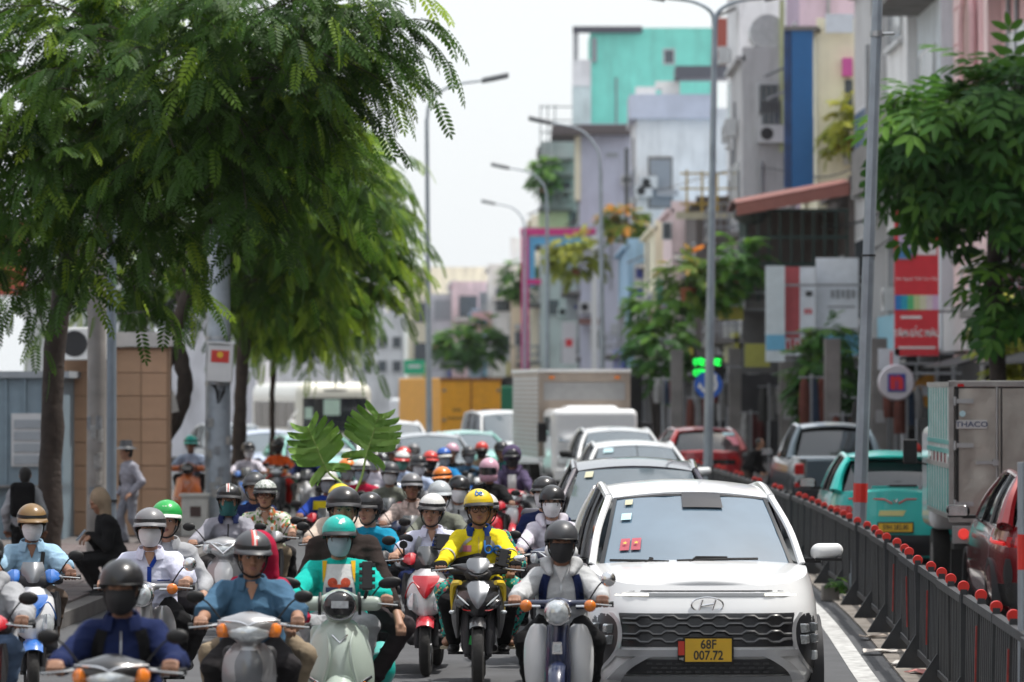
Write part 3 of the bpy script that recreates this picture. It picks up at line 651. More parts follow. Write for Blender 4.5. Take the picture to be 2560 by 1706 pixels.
tl = [mat('beige_tile_%d' % i, c, .6, noise=.12, scale=3, dirt=.15) for i, c in enumerate([(.45, .275, .17), (.42, .26, .16), (.47, .29, .185)])]
tw, th_ = .4, .36; nr = int(zz / th_); tg = G(); tg.box((0, 0, 0), (tw - .014, .03, th_ - .014)); tme = tg.mesh(False)
for r in range(nr):
    for c_ in range(int(w / tw)):
        o = link('tile', tme, tl[(r * 3 + c_ * 5) % 3], t); o.location = (tw / 2 + tw * c_, -.012, th_ / 2 + th_ * r)
G().box((w / 2, .12, zz + .12), (w + .1, .5, .22)).obj('coping', mat('coping_white', (.5, .48, .46), .7, dirt=.4), t, False)
t = thing('air_conditioner', 'white air conditioner box fixed above the beige tiled wall', 'appliance', (PX(205, 59.2), 59.2, PZ(860, 59.2))); G().box((0, 0, 0), (.75, .3, .5)).obj('casing', WHITEPL, t, False, bevel=.02); q = G(); q.lathe([(0, .01), (.2, .01), (.2, 0)], (-.1, -.152, 0), 'y', 20); q.obj('fan', DARK, t)
t = thing('picket_fence', 'low white picket fence beyond the tiled wall', 'fence', (PX(318, 66), 66, .15))
for k in range(9): G().box((.09 * k, 0, .9), (.05, .03, 1.25)).obj('picket', WHITEPL, t, False)
for zq in (.5, 1.3): G().box((.36, .03, zq), (.85, .03, .06)).obj('rail', WHITEPL, t, False)
NB = len(BLDS)      # the street goes on beside and behind the camera
for k in range(10):
    d = -60 + 13 * k; b = Bld('town house in the right row before the pink house', d, XF(max(d, 0)), 10, 12.8, [12, 14, 10.5, 13, 15][k % 5], pal[k % 6][1]); b.floors(3, bal=(0, 1)); b.shop(am=DGREY); b.t['group'] = 'right row beside the camera'
for k in range(12):
    d = -60 + 14 * k; Bld('house in the left row behind the pavement', d, -25 - (k % 2), 11, 13.5, [11, 13, 9.5, 12][k % 4], pal[(k + 2) % 6][1]).t['group'] = 'left row beside the camera'
Bld('long grey block closing the street behind', -82, -30, 70, 12, 16, grey)
for i_, b_ in enumerate(BLDS[:NB]):
    if b_.x > -6 and b_.d < 300: b_.clutter(100 + i_, 5 if b_.d < 100 else 12 if b_.d < 215 else 6)
# ================================================================== signs along the right pavement
def board(name, label, x0, y0, x1, y1, d, m, th=.12, yaw=0.0, post=True):
    a, c = P(x0, y0, d), P(x1, y1, d); w, h = c.x - a.x, a.z - c.z
    t = thing(name, label, 'sign', ((a.x + c.x) / 2, d, c.z), yaw); G().box((0, 0, h / 2), (w, th, h)).obj('board', m, t, False)
    G().box((0, th / 2 + .03, h / 2), (w * .96, .05, h * .96)).obj('frame', RAILM, t, False)
    if post: G().box((w / 2 + .9, th / 2 + .03, h * .3), (2.0, .06, .06)).obj('bracket', RAILM, t, False); G().box((w / 2 + .9, th / 2 + .03, h * .8), (2.0, .06, .06)).obj('bracket', RAILM, t, False)
    return t, w, h
rb = mat('banner_red', (.62, .03, .045), .55, noise=.08)
t, w, h = board('banner_sign', 'tall red paint shop banner with rainbow stripe and white lettering', 2236, 520, 2346, 890, 83, rb)
wt = mat('sign_lettering_white', (.72, .72, .72), .5)
for k, c in enumerate([(.02, .2, .55), (.02, .35, .5), (.1, .5, .2), (.5, .62, .3), (.66, .68, .5), (.66, .6, .62), (.62, .45, .65)]): G().box((-w / 2 + w / 7 * (k + .5), -.065, h * .36), (w / 7, .02, h * .1)).obj('rainbow_stripe', mat('rainbow_%d' % k, c, .5), t, False)
text('TÂM-SẮC MÀU', .2, wt, t, (0, -.068, h * .15), bold=.006, xs=.75); G().box((-.12, -.066, h * .26), (.45, .012, .06)).obj('small_print', wt, t, False); text('Sơn Ngoại Thất Cao Cấp', .095, wt, t, (0, -.068, h * .52), xs=.9); G().box((0, -.066, h * .055), (w * .85, .012, .05)).obj('small_print', wt, t, False)
o = G().box((-.26, -.08, h * .8), (.26, .05, h * .3)).obj('tube_picture', mat('tube_lilac', (.5, .42, .6), .5), t, False); G().box((-.26, -.1, h * .69), (.3, .05, h * .06)).obj('tube_base', mat('tube_blue', (.08, .25, .55), .5), o, False); G().box((.2, -.07, h * .86), (.4, .03, h * .1)).obj('white_block', wt, t, False); G().box((.22, -.07, h * .72), (.42, .03, h * .08)).obj('white_block', wt, t, False)
d = 82; t = thing('round_sign', 'round white shop sign with red n on a blue square', 'sign', (PX(2240, d), d, PZ(957, d)))
q = G(); q.lathe([(0, .12), (.36, .12), (.385, .08), (.39, 0), (.385, -.08), (.36, -.12), (0, -.12)], (0, 0, 0), 'y', 36); q.obj('disc', mat('sign_disc', (.6, .57, .62), .4), t)
G().box((0, -.13, 0), (.38, .03, .38)).obj('blue_square', mat('logo_blue', (.02, .05, .3), .5), t, False); text('n', .5, mat('logo_red', (.65, .03, .04), .5), t, (0, -.15, .035), bold=.035, xs=1.1)
G().box((.7, .05, .2), (1.4, .06, .06)).obj('bracket', RAILM, t, False)
t, w, h = board('hanging_sign', 'small white hanging sign with red stroke above the round sign', 2196, 872, 2248, 925, 83, MATS['panel_white']); G().box((0.05, -.07, h * .5), (.04, .02, h * .7)).obj('red_stroke', MATS['logo_red'], t, False)
d = 86; t = thing('round_sign', 'round orange sign half hidden behind the steel truck box', 'sign', (PX(2325, d), d, PZ(978, d))); q = G(); q.lathe([(0, .1), (.36, .1), (.38, 0), (.36, -.1), (0, -.1)], (0, 0, 0), 'y', 32); q.obj('disc', mat('sign_orange', (.55, .26, .03), .5), t); G().box((0, -.11, 0), (.4, .02, .22)).obj('centre_panel', MATS['panel_white'], t, False); G().box((.8, .05, .2), (1.4, .06, .06)).obj('bracket', RAILM, t, False)
t, w, h = board('billboard', 'white billboard with pale blue base above the shrub', 2040, 645, 2146, 890, 97, mat('billboard_white', (.78, .82, .88), .5)); G().box((0, -.064, h * .12), (w, .012, h * .24)).obj('blue_base', mat('billboard_blue', (.15, .42, .62), .5), t, False); [G().box((-.12 + .13 * k, -.066, h * .63), (.09, .012, .2 + .04 * (k % 2))).obj('faint_letter', SHUT, t, False) for k in range(5)]; G().box((.1, -.064, h * .5), (.7, .01, .05)).obj('small_print', SHUT, t, False)
t, w, h = board('billboard', 'red and white billboard beside the white one', 1960, 668, 2038, 890, 96.5, MATS['billboard_white']); G().box((-.2, -.064, h * .6), (w * .5, .012, h * .8)).obj('red_panel', mat('panel_coral', (.5, .09, .1), .5), t, False); [G().box((-.3 + .12 * k, -.075, h * .12 + .03 * (k % 2)), (.07, .012, .2 + .06 * (k % 2))).obj('red_letter', rb, t, False) for k in range(5)]; [G().box((.14 + .07 * k, -.075, h * .5), (.045, .012, .13)).obj('red_letter', rb, t, False) for k in range(3)]
for k in range(2): G().box((.23, -.075, h * (.7 - .45 * k)), (.16, .012, .12)).obj('small_mark', INK if k == 0 else rb, t, False)
t, w, h = board('billboard', 'narrow pale grey blue billboard at the corner of the caged terrace', 1914, 665, 1962, 905, 96, mat('billboard_grey', (.6, .66, .7), .5)); G().box((0, -.064, h * .2), (w, .012, h * .16)).obj('blue_band', MATS['billboard_blue'], t, False)
t, w, h = board('hanging_sign', 'yellow and white picture sign among balcony plants', 1795, 715, 1858, 800, 100, mat('sign_yellow', (.55, .5, .08), .5)); G().box((0, -.064, h * .68), (w, .012, h * .6)).obj('picture', mat('picture_pale', (.5, .58, .55), .6), t, False)
t, w, h = board('shop_sign', 'dim yellow shop sign board under the terrace', 1862, 860, 1925, 918, 98, mat('sign_olive', (.3, .3, .06), .5))
# blue round direction sign and green running-letter display
d = 96; t = thing('traffic_sign', 'blue round traffic sign with white arrows behind the lamp pole', 'traffic sign', (PX(1771, d), d, .15)); z = PZ(962, d) - .15
G().cyl((0, .04, 0), (0, .04, z + .3), .035, n=8).obj('post', RAILM, t); q = G(); q.lathe([(0, .012), (.35, .012), (.35, -.012), (0, -.012)], (0, -.02, z), 'y', 36); dsc = q.obj('disc', mat('traffic_blue', (.01, .1, .48), .4), t)
q = G(); a = np.linspace(R(-150), R(60), 16); q.slab(np.array([[((r_) * math.cos(x), -.04, z + r_ * math.sin(x)) for r_ in (.15, .23)] for x in a]), (0, .006, 0)); q.add([(.05, -.041, z + .24), (.19, -.041, z + .06), (.2, -.041, z + .27)], [(0, 1, 2)]); q.add([(-.28, -.041, z - .07), (-.1, -.041, z - .14), (-.22, -.041, z + .06)], [(0, 1, 2)]); q.obj('white_arrow', wt, dsc, False)
d = 104; t = thing('led_display', 'dark shop display with glowing green letters', 'sign', (PX(1770, d), d, PZ(945, d))); G().box((0, .05, .25), (.85, .08, .62)).obj('panel', BLACK, t, False)
led = mat('led_green', (.02, .9, .1), .4, emit=2.0); 
for k, (a_, c_) in enumerate([(-.33, .43), (-.2, .45), (-.13, .41), (.02, .44), (.22, .43), (.3, .42), (-.33, .14), (-.2, .16), (-.12, .12), (-.05, .15)]):
    q = G(); q.tube([(a_ + .05 * math.cos(x), -.005, c_ + .075 * math.sin(x)) for x in np.linspace(.4, 5.6, 9)], .018, 5); q.obj('led_glyph', led, t)
G().box((1.6, .1, .3), (2.4, .05, .05)).obj('bracket', RAILM, t, False)
# magenta frame with blue panels
d = 188; t = thing('gateway_sign', 'magenta gateway frame with light blue panels over the shops', 'sign', (PX(1302, d), d, 0)); mg = mat('frame_magenta', (.62, .03, .22), .5); X = lambda x: PX(x, d) - PX(1302, d)
G().box((.2, 0, PZ(585, d) / 2), (.36, .3, PZ(585, d))).obj('post', mg, t, False); G().box((X(1395), 0, PZ(580, d)), (X(1490), .3, .35)).obj('beam', mg, t, False); G().box((X(1322), .02, PZ(655, d)), (.6, .12, 2.4)).obj('blue_panel', mat('panel_sky', (.12, .42, .68), .5), t, False); G().box((X(1330), 0, PZ(705, d)), (.9, .2, .25)).obj('cross_beam', mg, t, False); G().box((X(1400), .02, PZ(602, d)), (X(1490) * .8, .1, .4)).obj('blue_strip', MATS['panel_sky'], t, False); G().box((X(1486), 0, PZ(585, d) / 2), (.3, .3, PZ(585, d))).obj('post', WHITEPL, t, False)
t, w, h = board('shop_sign', 'bright green shop sign above the yellow truck', 1010, 900, 1062, 936, 200, mat('sign_green', (.02, .45, .22), .5)); G().box((0, -.065, h * .55), (w * .6, .01, h * .2)).obj('lettering', wt, t, False)
for i, (x0, y0, x1, y1, d, c, lab) in enumerate([(1405, 805, 1440, 910, 190, (.6, .6, .62), 'white vertical sign with pink mark beside the magenta frame'), (1415, 735, 1495, 800, 196, (.48, .54, .55), 'pale tarpaulin sign over the far shops'), (1080, 858, 1130, 880, 240, (.6, .2, .22), 'small coral shop sign far down the road'), (1180, 780, 1230, 830, 250, (.62, .38, .4), 'pink shop front board far down the road'), (1625, 775, 1650, 830, 140, (.5, .3, .25), 'small framed picture sign on the low shop house')]):
    t, w, h = board('shop_sign', lab, x0, y0, x1, y1, d, mat('shop_sign_%d' % i, c, .6), post=False); G().box((0, -.065, h * .5), (w * .5, .012, h * .18)).obj('lettering', MATS['sign_navy'] if i % 2 else rb, t, False)
# sagging overhead cables
for i, (lab, pts, r) in enumerate([('thick black cable bundle sagging along the right shop houses', [(2360, 430, 85), (2130, 560, 98), (1900, 560, 118), (1700, 640, 145)], .035), ('thin black cable crossing in front of the cream house', [(2300, 300, 88), (2080, 440, 104), (1860, 420, 124), (1640, 480, 165)], .02), ('thin cable running under the brown awning', [(2240, 590, 92), (2050, 690, 105), (1830, 690, 130), (1560, 760, 178)], .02), ('cable running from the galvanised pole into the tree', [(545, 640, 60), (420, 760, 62), (250, 780, 55), (-60, 700, 48)], .015)]):
    t = thing('overhead_cable', lab, 'cable', P(*pts[0])); b0 = P(*pts[0]); G().tube([tuple(P(*p) - b0) for p in pts], r, 5, smooth=24).obj('cable', BLACK, t)
# goods and pillars in the dark shop fronts
gcol = [(.16, .155, .15), (.1, .02, .02), (.03, .05, .09), (.25, .25, .25), (.03, .03, .03), (.11, .03, .02)]
rgd = np.random.default_rng(12)
for i in range(16):
    x = 1665 + 41 * i + rgd.uniform(-14, 14); d = 91 - i * .5 if x > 2010 else 110 - i * 1.3; z = .15; hh = rgd.uniform(1.7, 2.7); kd = i % 3
    t = thing('goods_rack' if kd != 1 else 'shop_pillar', ['clothes rail hung with dark garments', 'stained concrete pillar with stickers', 'clothes rail with pale and dark wrapped goods'][kd] + ' in the dark shop fronts', 'rack' if kd != 1 else 'pillar', (PX(x, d), d, z), 0, ['dark clothes rails in the shop fronts', 'pillars of the shop fronts', 'mixed clothes rails in the shop fronts'][kd])
    if kd == 1:
        G().box((0, 0, 1.7), (.34, .34, 3.4)).obj('shaft', CONC, t, False); G().box((.02, -.18, rgd.uniform(.9, 1.8)), (.2, .01, .28)).obj('notice', mat('notice_grey', (.35, .35, .36), .7), t, False); continue
    G().cyl((0, 0, 0), (0, 0, hh), .03, n=8).obj('upright', RAILM, t); G().cyl((-.3, 0, hh - .08), (.4, 0, hh - .08), .02, n=6).obj('cross_bar', RAILM, t)
    for k in range(3):
        L_ = rgd.uniform(.5, 1.1); q = G(); q.shell([(hh - .15 - L_, .1 + .05 * rgd.random(), -.04, .02), (hh - .15 - L_ * .5, .13, -.06, .02), (hh - .2, .09, -.04, .02), (hh - .1, .03, 0, .02)], .05, 7); q.v = [(a + .2 * k - .15, b_ + .05 * k, c_) for a, b_, c_ in q.v]; ci = int(rgd.integers(0, 6)); q.obj('garment', mat('garment_%d' % ci, gcol[ci], .85, noise=.3), t)
# ================================================================== trees and plants
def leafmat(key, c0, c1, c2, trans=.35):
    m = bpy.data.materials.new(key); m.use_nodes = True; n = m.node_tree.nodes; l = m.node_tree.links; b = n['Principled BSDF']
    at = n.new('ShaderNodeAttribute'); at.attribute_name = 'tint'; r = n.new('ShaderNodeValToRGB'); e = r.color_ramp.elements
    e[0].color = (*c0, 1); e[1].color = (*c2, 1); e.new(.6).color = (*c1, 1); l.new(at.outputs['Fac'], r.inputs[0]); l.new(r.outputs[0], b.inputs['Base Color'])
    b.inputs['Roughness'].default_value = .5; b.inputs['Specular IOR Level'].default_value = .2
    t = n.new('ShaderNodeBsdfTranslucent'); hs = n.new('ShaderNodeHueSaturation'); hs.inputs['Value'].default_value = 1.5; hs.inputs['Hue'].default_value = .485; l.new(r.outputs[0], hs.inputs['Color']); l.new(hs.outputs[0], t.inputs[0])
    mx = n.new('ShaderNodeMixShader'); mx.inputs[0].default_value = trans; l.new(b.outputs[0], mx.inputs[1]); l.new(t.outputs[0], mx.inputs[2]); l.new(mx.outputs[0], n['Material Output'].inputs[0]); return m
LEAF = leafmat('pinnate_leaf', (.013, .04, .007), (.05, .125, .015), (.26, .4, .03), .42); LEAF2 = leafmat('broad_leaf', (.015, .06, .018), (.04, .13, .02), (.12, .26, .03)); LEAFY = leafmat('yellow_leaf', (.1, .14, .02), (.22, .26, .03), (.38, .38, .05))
LEAFF = leafmat('flowering_leaf', (.04, .1, .02), (.12, .2, .03), (.6, .25, .04))
BARK = mat('dark_bark', (.045, .033, .027), .9, noise=.4, scale=7, bump=.9, bscale=18)
def frond_template(pairs, ll, lw, curve=.18, tip=True):
    V = []; F = []
    def leaf(x, y0, ang, sc):
        o = len(V); c, s_ = math.cos(ang), math.sin(ang); sg = 1 if ang > 0 else -1
        for a, b, z in ((0, 0, 0), (.35, .5, .02), (.75, .38, 0), (1, 0, -.12), (.75, -.38, 0), (.35, -.5, .02)):
            u, w = a * ll * sc, b * lw * sc; xx = x + u * c - w * s_; yy = y0 + u * s_ + w * c; V.append((xx, yy, -curve * xx * xx + z * ll - .25 * abs(yy) * .6))
        F.append((o, o + 1, o + 2, o + 3)); F.append((o, o + 3, o + 4, o + 5))
    for i in range(pairs):
        x = .1 + .86 * i / (pairs - 1 if pairs > 1 else 1); sc = .75 + .5 * math.sin(math.pi * (.2 + .75 * i / pairs))
        for g in (-1, 1): leaf(x, 0, g * R(68 - 14 * i / pairs), sc)
    if tip: leaf(1.0, 0, .001, 1)
    o = len(V); V += [(0, -.006, 0), (0, .006, 0), (1, .003, -curve), (1, -.003, -curve)]; F.append((o, o + 1, o + 2, o + 3))
    return np.array(V), np.array(F)
def scatter(name, O, A, N, S, T, m, parent, tint):
    """copies of a leaf template: origins O, directions A, up normals N, scales S"""
    V, F = T; k = len(V); A = A / np.linalg.norm(A, axis=1)[:, None]; B = np.cross(N, A); B /= np.linalg.norm(B, axis=1)[:, None] + 1e-9; N = np.cross(A, B)
    W = O[:, None] + S[:, None, None] * (V[None, :, :1] * A[:, None] + V[None, :, 1:2] * B[:, None] + V[None, :, 2:] * N[:, None])
    FF = (F[None] + (np.arange(len(O)) * k)[:, None, None]).reshape(-1, 4)
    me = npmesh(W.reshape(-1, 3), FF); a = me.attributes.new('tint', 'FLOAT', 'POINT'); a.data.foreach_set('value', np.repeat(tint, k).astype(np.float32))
    o = link(name, me, m, parent); o['kind'] = 'stuff'; return o
def crown(t, base, lobes, n_tw, T, m, rg, flen=(.28, .42), twig=(.5, 1.0), droop=.55, per=9, bright=.0, twigs=True, hang=1.0):
    """drooping twigs grown from ellipsoid lobes (world coordinates), leaves along each"""
    vol = np.array([np.prod(r) ** .67 for _, r in lobes]); pick = rg.choice(len(lobes), n_tw, p=vol / vol.sum())
    O, A, N, S, TI = [], [], [], [], []; tg = G(); b = np.array(base)
    for i in range(n_tw):
        c, r = lobes[pick[i]]; c = np.array(c); r = np.array(r)
        v = rg.normal(size=3); v /= np.linalg.norm(v); rad = rg.uniform(.3, 1) ** .45; p = c + v * r * rad
        dr = v * np.array((1, 1, .35)) + rg.normal(size=3) * .3 + np.array((0, 0, .15)); dr /= np.linalg.norm(dr)
        L = rg.uniform(*twig); K = droop * L * rg.uniform(.6, 1.4); n = per
        tt = np.linspace(.08, 1, n); pts = p + dr * L * tt[:, None] + np.array((0, 0, -1.0)) * (K * tt ** 2)[:, None]
        tan = dr * L + np.array((0, 0, -2.0)) * (K * tt)[:, None]; tan /= np.linalg.norm(tan, axis=1)[:, None]
        side = np.cross(tan, (0, 0, 1.0)) + 1e-6; side /= np.linalg.norm(side, axis=1)[:, None]
        sg = np.where(np.arange(n) % 2 == 0, 1, -1)[:, None]
        a = tan * .75 + side * sg * .7 + rg.normal(size=(n, 3)) * .18 + np.array((0, 0, -.25 * hang)); a[-1] = tan[-1] + np.array((0, 0, -.3 * hang))
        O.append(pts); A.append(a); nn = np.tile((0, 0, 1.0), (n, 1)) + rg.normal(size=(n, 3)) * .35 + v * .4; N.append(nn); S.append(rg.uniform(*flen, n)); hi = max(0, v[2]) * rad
        TI.append(np.clip(rg.normal(.12 + .42 * rg.random() ** 1.6 + .3 * hi + bright, .1, n) + np.linspace(0, .22, n) + (rg.random(n) > .93) * .25, 0, 1))  # tops and tips tinted lighter: sunlight put into the leaf colour
        if twigs and i % 2 == 0: tg.tube(np.vstack([p - dr * .25, pts[::3] - b * 0]), .007, 3, cap=False)
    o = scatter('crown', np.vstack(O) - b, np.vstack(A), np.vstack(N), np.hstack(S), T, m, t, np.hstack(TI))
    if twigs and tg.v:
        tg.v = [(x - b[0], y - b[1], z - b[2]) for x, y, z in tg.v]; w = tg.obj('twigs', BARK, t); w['kind'] = 'stuff'
    return o
def trunk(t, pts, rad, name='trunk', n=12):
    a = catmull(np.c_[np.array(pts, float), rad], 26); rg = np.random.default_rng(len(pts) + int(abs(a[0, 0]) * 100)); a[1:-1, :2] += rg.normal(size=(24, 2)) * .008
    q = G(); q.tube(a[:, :3], a[:, 3] * (1 + .06 * rg.normal(size=26)), n); return q.obj(name, BARK, t)
def loc_(p, b): return tuple(np.array(p) - np.array(b))
T20 = frond_template(8, .2, .085); T8 = frond_template(4, .42, .17, .3); T5 = frond_template(6, .3, .15, .2)
def street_tree(label, x, d, path, rad, lobes, n_tw, seed, T=T20, m=LEAF, limbs=True, group=None, **kw):
    b = (PX(x, d), d, .15); t = thing('street_tree', label, 'tree', b, 0, group); rg = np.random.default_rng(seed)
    pts = [loc_(P(px, py, dd), b) for px, py, dd in path]; pts[0] = (pts[0][0], pts[0][1], 0.0); trunk(t, pts, rad)
    lb = [(tuple(P(px, py, dd)), r) for px, py, dd, r in lobes]
    if limbs:
        top = np.array(pts[-1]); mid = np.array(pts[-2])
        for i, (c, r) in enumerate(lb):
            e = np.array(loc_(c, b)); s0 = mid + (top - mid) * (.3 + .7 * ((i * 37) % 10) / 10); q = G(); m_ = (s0 + e) / 2 + np.array((0, 0, .25)); q.tube([s0, m_, e], [rad[-1] * .7, rad[-1] * .45, .02], 7, smooth=10); q.obj('limb', BARK, t)
    crown(t, b, lb, n_tw, T, m, rg, **kw); return t
def build_trees():
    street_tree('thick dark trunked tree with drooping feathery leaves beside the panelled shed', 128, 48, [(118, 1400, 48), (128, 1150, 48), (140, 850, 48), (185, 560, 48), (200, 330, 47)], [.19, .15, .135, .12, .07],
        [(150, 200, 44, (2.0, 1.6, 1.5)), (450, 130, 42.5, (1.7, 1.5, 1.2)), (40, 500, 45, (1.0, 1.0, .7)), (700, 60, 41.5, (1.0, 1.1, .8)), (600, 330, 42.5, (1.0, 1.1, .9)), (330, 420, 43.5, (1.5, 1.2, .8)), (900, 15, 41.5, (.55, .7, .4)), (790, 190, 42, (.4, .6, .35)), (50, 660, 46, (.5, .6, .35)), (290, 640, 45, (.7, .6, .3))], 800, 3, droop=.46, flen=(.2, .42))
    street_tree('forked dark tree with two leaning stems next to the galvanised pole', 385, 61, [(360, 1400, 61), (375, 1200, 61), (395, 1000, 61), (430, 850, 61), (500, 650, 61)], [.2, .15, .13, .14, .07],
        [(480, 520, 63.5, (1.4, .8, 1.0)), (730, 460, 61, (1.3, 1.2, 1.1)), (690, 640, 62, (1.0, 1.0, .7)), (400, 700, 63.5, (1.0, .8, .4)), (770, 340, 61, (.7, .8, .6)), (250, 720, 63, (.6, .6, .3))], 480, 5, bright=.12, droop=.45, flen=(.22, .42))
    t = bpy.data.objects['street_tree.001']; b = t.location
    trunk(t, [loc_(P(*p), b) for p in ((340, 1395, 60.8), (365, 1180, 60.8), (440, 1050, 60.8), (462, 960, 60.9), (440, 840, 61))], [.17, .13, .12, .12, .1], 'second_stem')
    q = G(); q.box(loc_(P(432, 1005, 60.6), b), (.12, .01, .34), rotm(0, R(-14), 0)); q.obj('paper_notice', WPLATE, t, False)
    street_tree('slender tree with sunlit-tinted green leaves between the galvanised pole and the coach', 598, 70, [(592, 1330, 70), (598, 1100, 70), (612, 850, 70), (650, 650, 70)], [.15, .12, .11, .06],
        [(820, 460, 70, (1.1, 1.2, 1.0)), (890, 600, 70, (.7, .9, .9)), (800, 690, 71, (1.0, 1.1, .8)), (740, 780, 71, (.6, .7, .35)), (720, 620, 70, (1.0, 1.0, .9))], 480, 8, bright=.22, flen=(.22, .42))  # raised bright paints this crown as sunlit through its leaf tint
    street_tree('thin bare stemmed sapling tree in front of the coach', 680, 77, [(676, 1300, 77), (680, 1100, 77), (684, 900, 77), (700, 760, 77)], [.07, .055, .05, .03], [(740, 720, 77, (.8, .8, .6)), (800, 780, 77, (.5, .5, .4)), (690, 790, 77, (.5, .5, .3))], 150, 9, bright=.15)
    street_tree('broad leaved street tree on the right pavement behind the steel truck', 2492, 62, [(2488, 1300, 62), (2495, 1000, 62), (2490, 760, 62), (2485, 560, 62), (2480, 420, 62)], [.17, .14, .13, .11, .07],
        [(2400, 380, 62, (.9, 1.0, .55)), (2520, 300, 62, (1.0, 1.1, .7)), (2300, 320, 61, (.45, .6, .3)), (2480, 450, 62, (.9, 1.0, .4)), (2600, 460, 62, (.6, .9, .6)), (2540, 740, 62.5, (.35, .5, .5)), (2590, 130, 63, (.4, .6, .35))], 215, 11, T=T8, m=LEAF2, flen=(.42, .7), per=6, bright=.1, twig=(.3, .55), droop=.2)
build_trees()
def bush(label, x, y, d, r, n, seed, m=LEAF2, T=T5, fl=(.2, .35), pot=None, name='shrub', bright=.15, floor=None, tw=(.25, .55)):
    c = P(x, y, d); z0 = floor if floor is not None else c.z - r[2] * 1.1; b = (c.x, d, z0); t = thing(name, label, 'plant', b); rg = np.random.default_rng(seed)
    q = G()
    for k in range(4): a = rg.uniform(0, 6.28); q.tube([(0, 0, 0), (.3 * r[0] * math.cos(a), .3 * r[1] * math.sin(a), (c.z - z0) * .6), (.6 * r[0] * math.cos(a), .6 * r[1] * math.sin(a), c.z - z0)], [.03, .02, .01], 5)
    q.obj('stems', BARK, t)
    if pot is not None: q = G(); q.lathe([(0, 0), (.16, 0), (.22, .35), (.19, .35), (.17, .3)], n=16); q.obj('pot', pot, t)
    crown(t, b, [(tuple(c), r)], n, T, m, rg, fl, tw, .35, 6, bright, twigs=False, hang=.4); return t
terr = mat('terracotta', (.3, .1, .05), .8)
bush('dense green shrub growing in front of the billboards', 2065, 970, 88, (.5, .5, 1.0), 95, 21, m=LEAF2, floor=.15, bright=.0); bush('leafy upper shoots in front of the white billboard', 2060, 845, 88.5, (.4, .4, .3), 22, 22, floor=.15, bright=.05)
bush('rounded green tree in front of the dark shop fronts', 1650, 880, 112, (.75, .7, .9), 90, 23, floor=.15, bright=.05); bush('lighter green tree top above the rounded one', 1640, 770, 113, (.7, .7, .6), 60, 24, floor=.15, bright=.25)
bush('orange flowering creeper spilling from the terrace', 1720, 690, 99, (.42, .4, .6), 48, 25, m=LEAFF, pot=terr, bright=-.1); bush('light green creeper right of the lamp pole on the terrace', 1848, 655, 99, (.35, .4, .5), 40, 26, m=LEAF2, pot=terr); bush('green creeper hanging beside the orange flowers', 1790, 710, 99.2, (.35, .35, .4), 28, 27, bright=.3, pot=terr)
bush('yellow green bush at the edge of the right pavement', 2550, 880, 70, (.45, .5, .95), 70, 28, m=LEAFY, floor=.15); bush('potted palm on the grey block roof terrace', 1938, 430, 130, (.4, .4, .55), 40, 29, pot=terr)
bush('yellow green balcony plant on the lavender house', 1560, 555, 176, (.8, .6, .6), 55, 30, m=LEAFF, pot=terr, fl=(.3, .5)); bush('olive balcony tree beside the lamp pole', 1440, 640, 176, (1.1, .8, .9), 70, 31, m=LEAFY, fl=(.3, .5), pot=terr)
bush('dark balcony plants on the narrow grey house', 1360, 440, 212, (.6, .5, .9), 45, 32, fl=(.3, .5), pot=terr); bush('tree far down the road beside the beige house', 1300, 690, 230, (.9, .9, 1.1), 50, 33, fl=(.35, .6)); bush('brownish tree far down the road above the yellow truck', 1140, 860, 215, (1.2, 1, 1.0), 60, 34, m=LEAF2, fl=(.35, .6), floor=.1); bush('green tree far down the road between the houses', 1215, 850, 220, (.9, .9, 1.2), 55, 35, fl=(.35, .6), floor=.1)
bush('small weed growing at the concrete block', 2096, 1456, 43.6, (.06, .06, .05), 9, 36, fl=(.05, .09), m=LEAF2, name='weed', floor=0.15, tw=(.03, .08))
bush('mustard coloured potted plant on the cream house ledge', 2110, 310, 106.4, (.35, .3, .7), 40, 37, m=LEAFY, pot=terr)
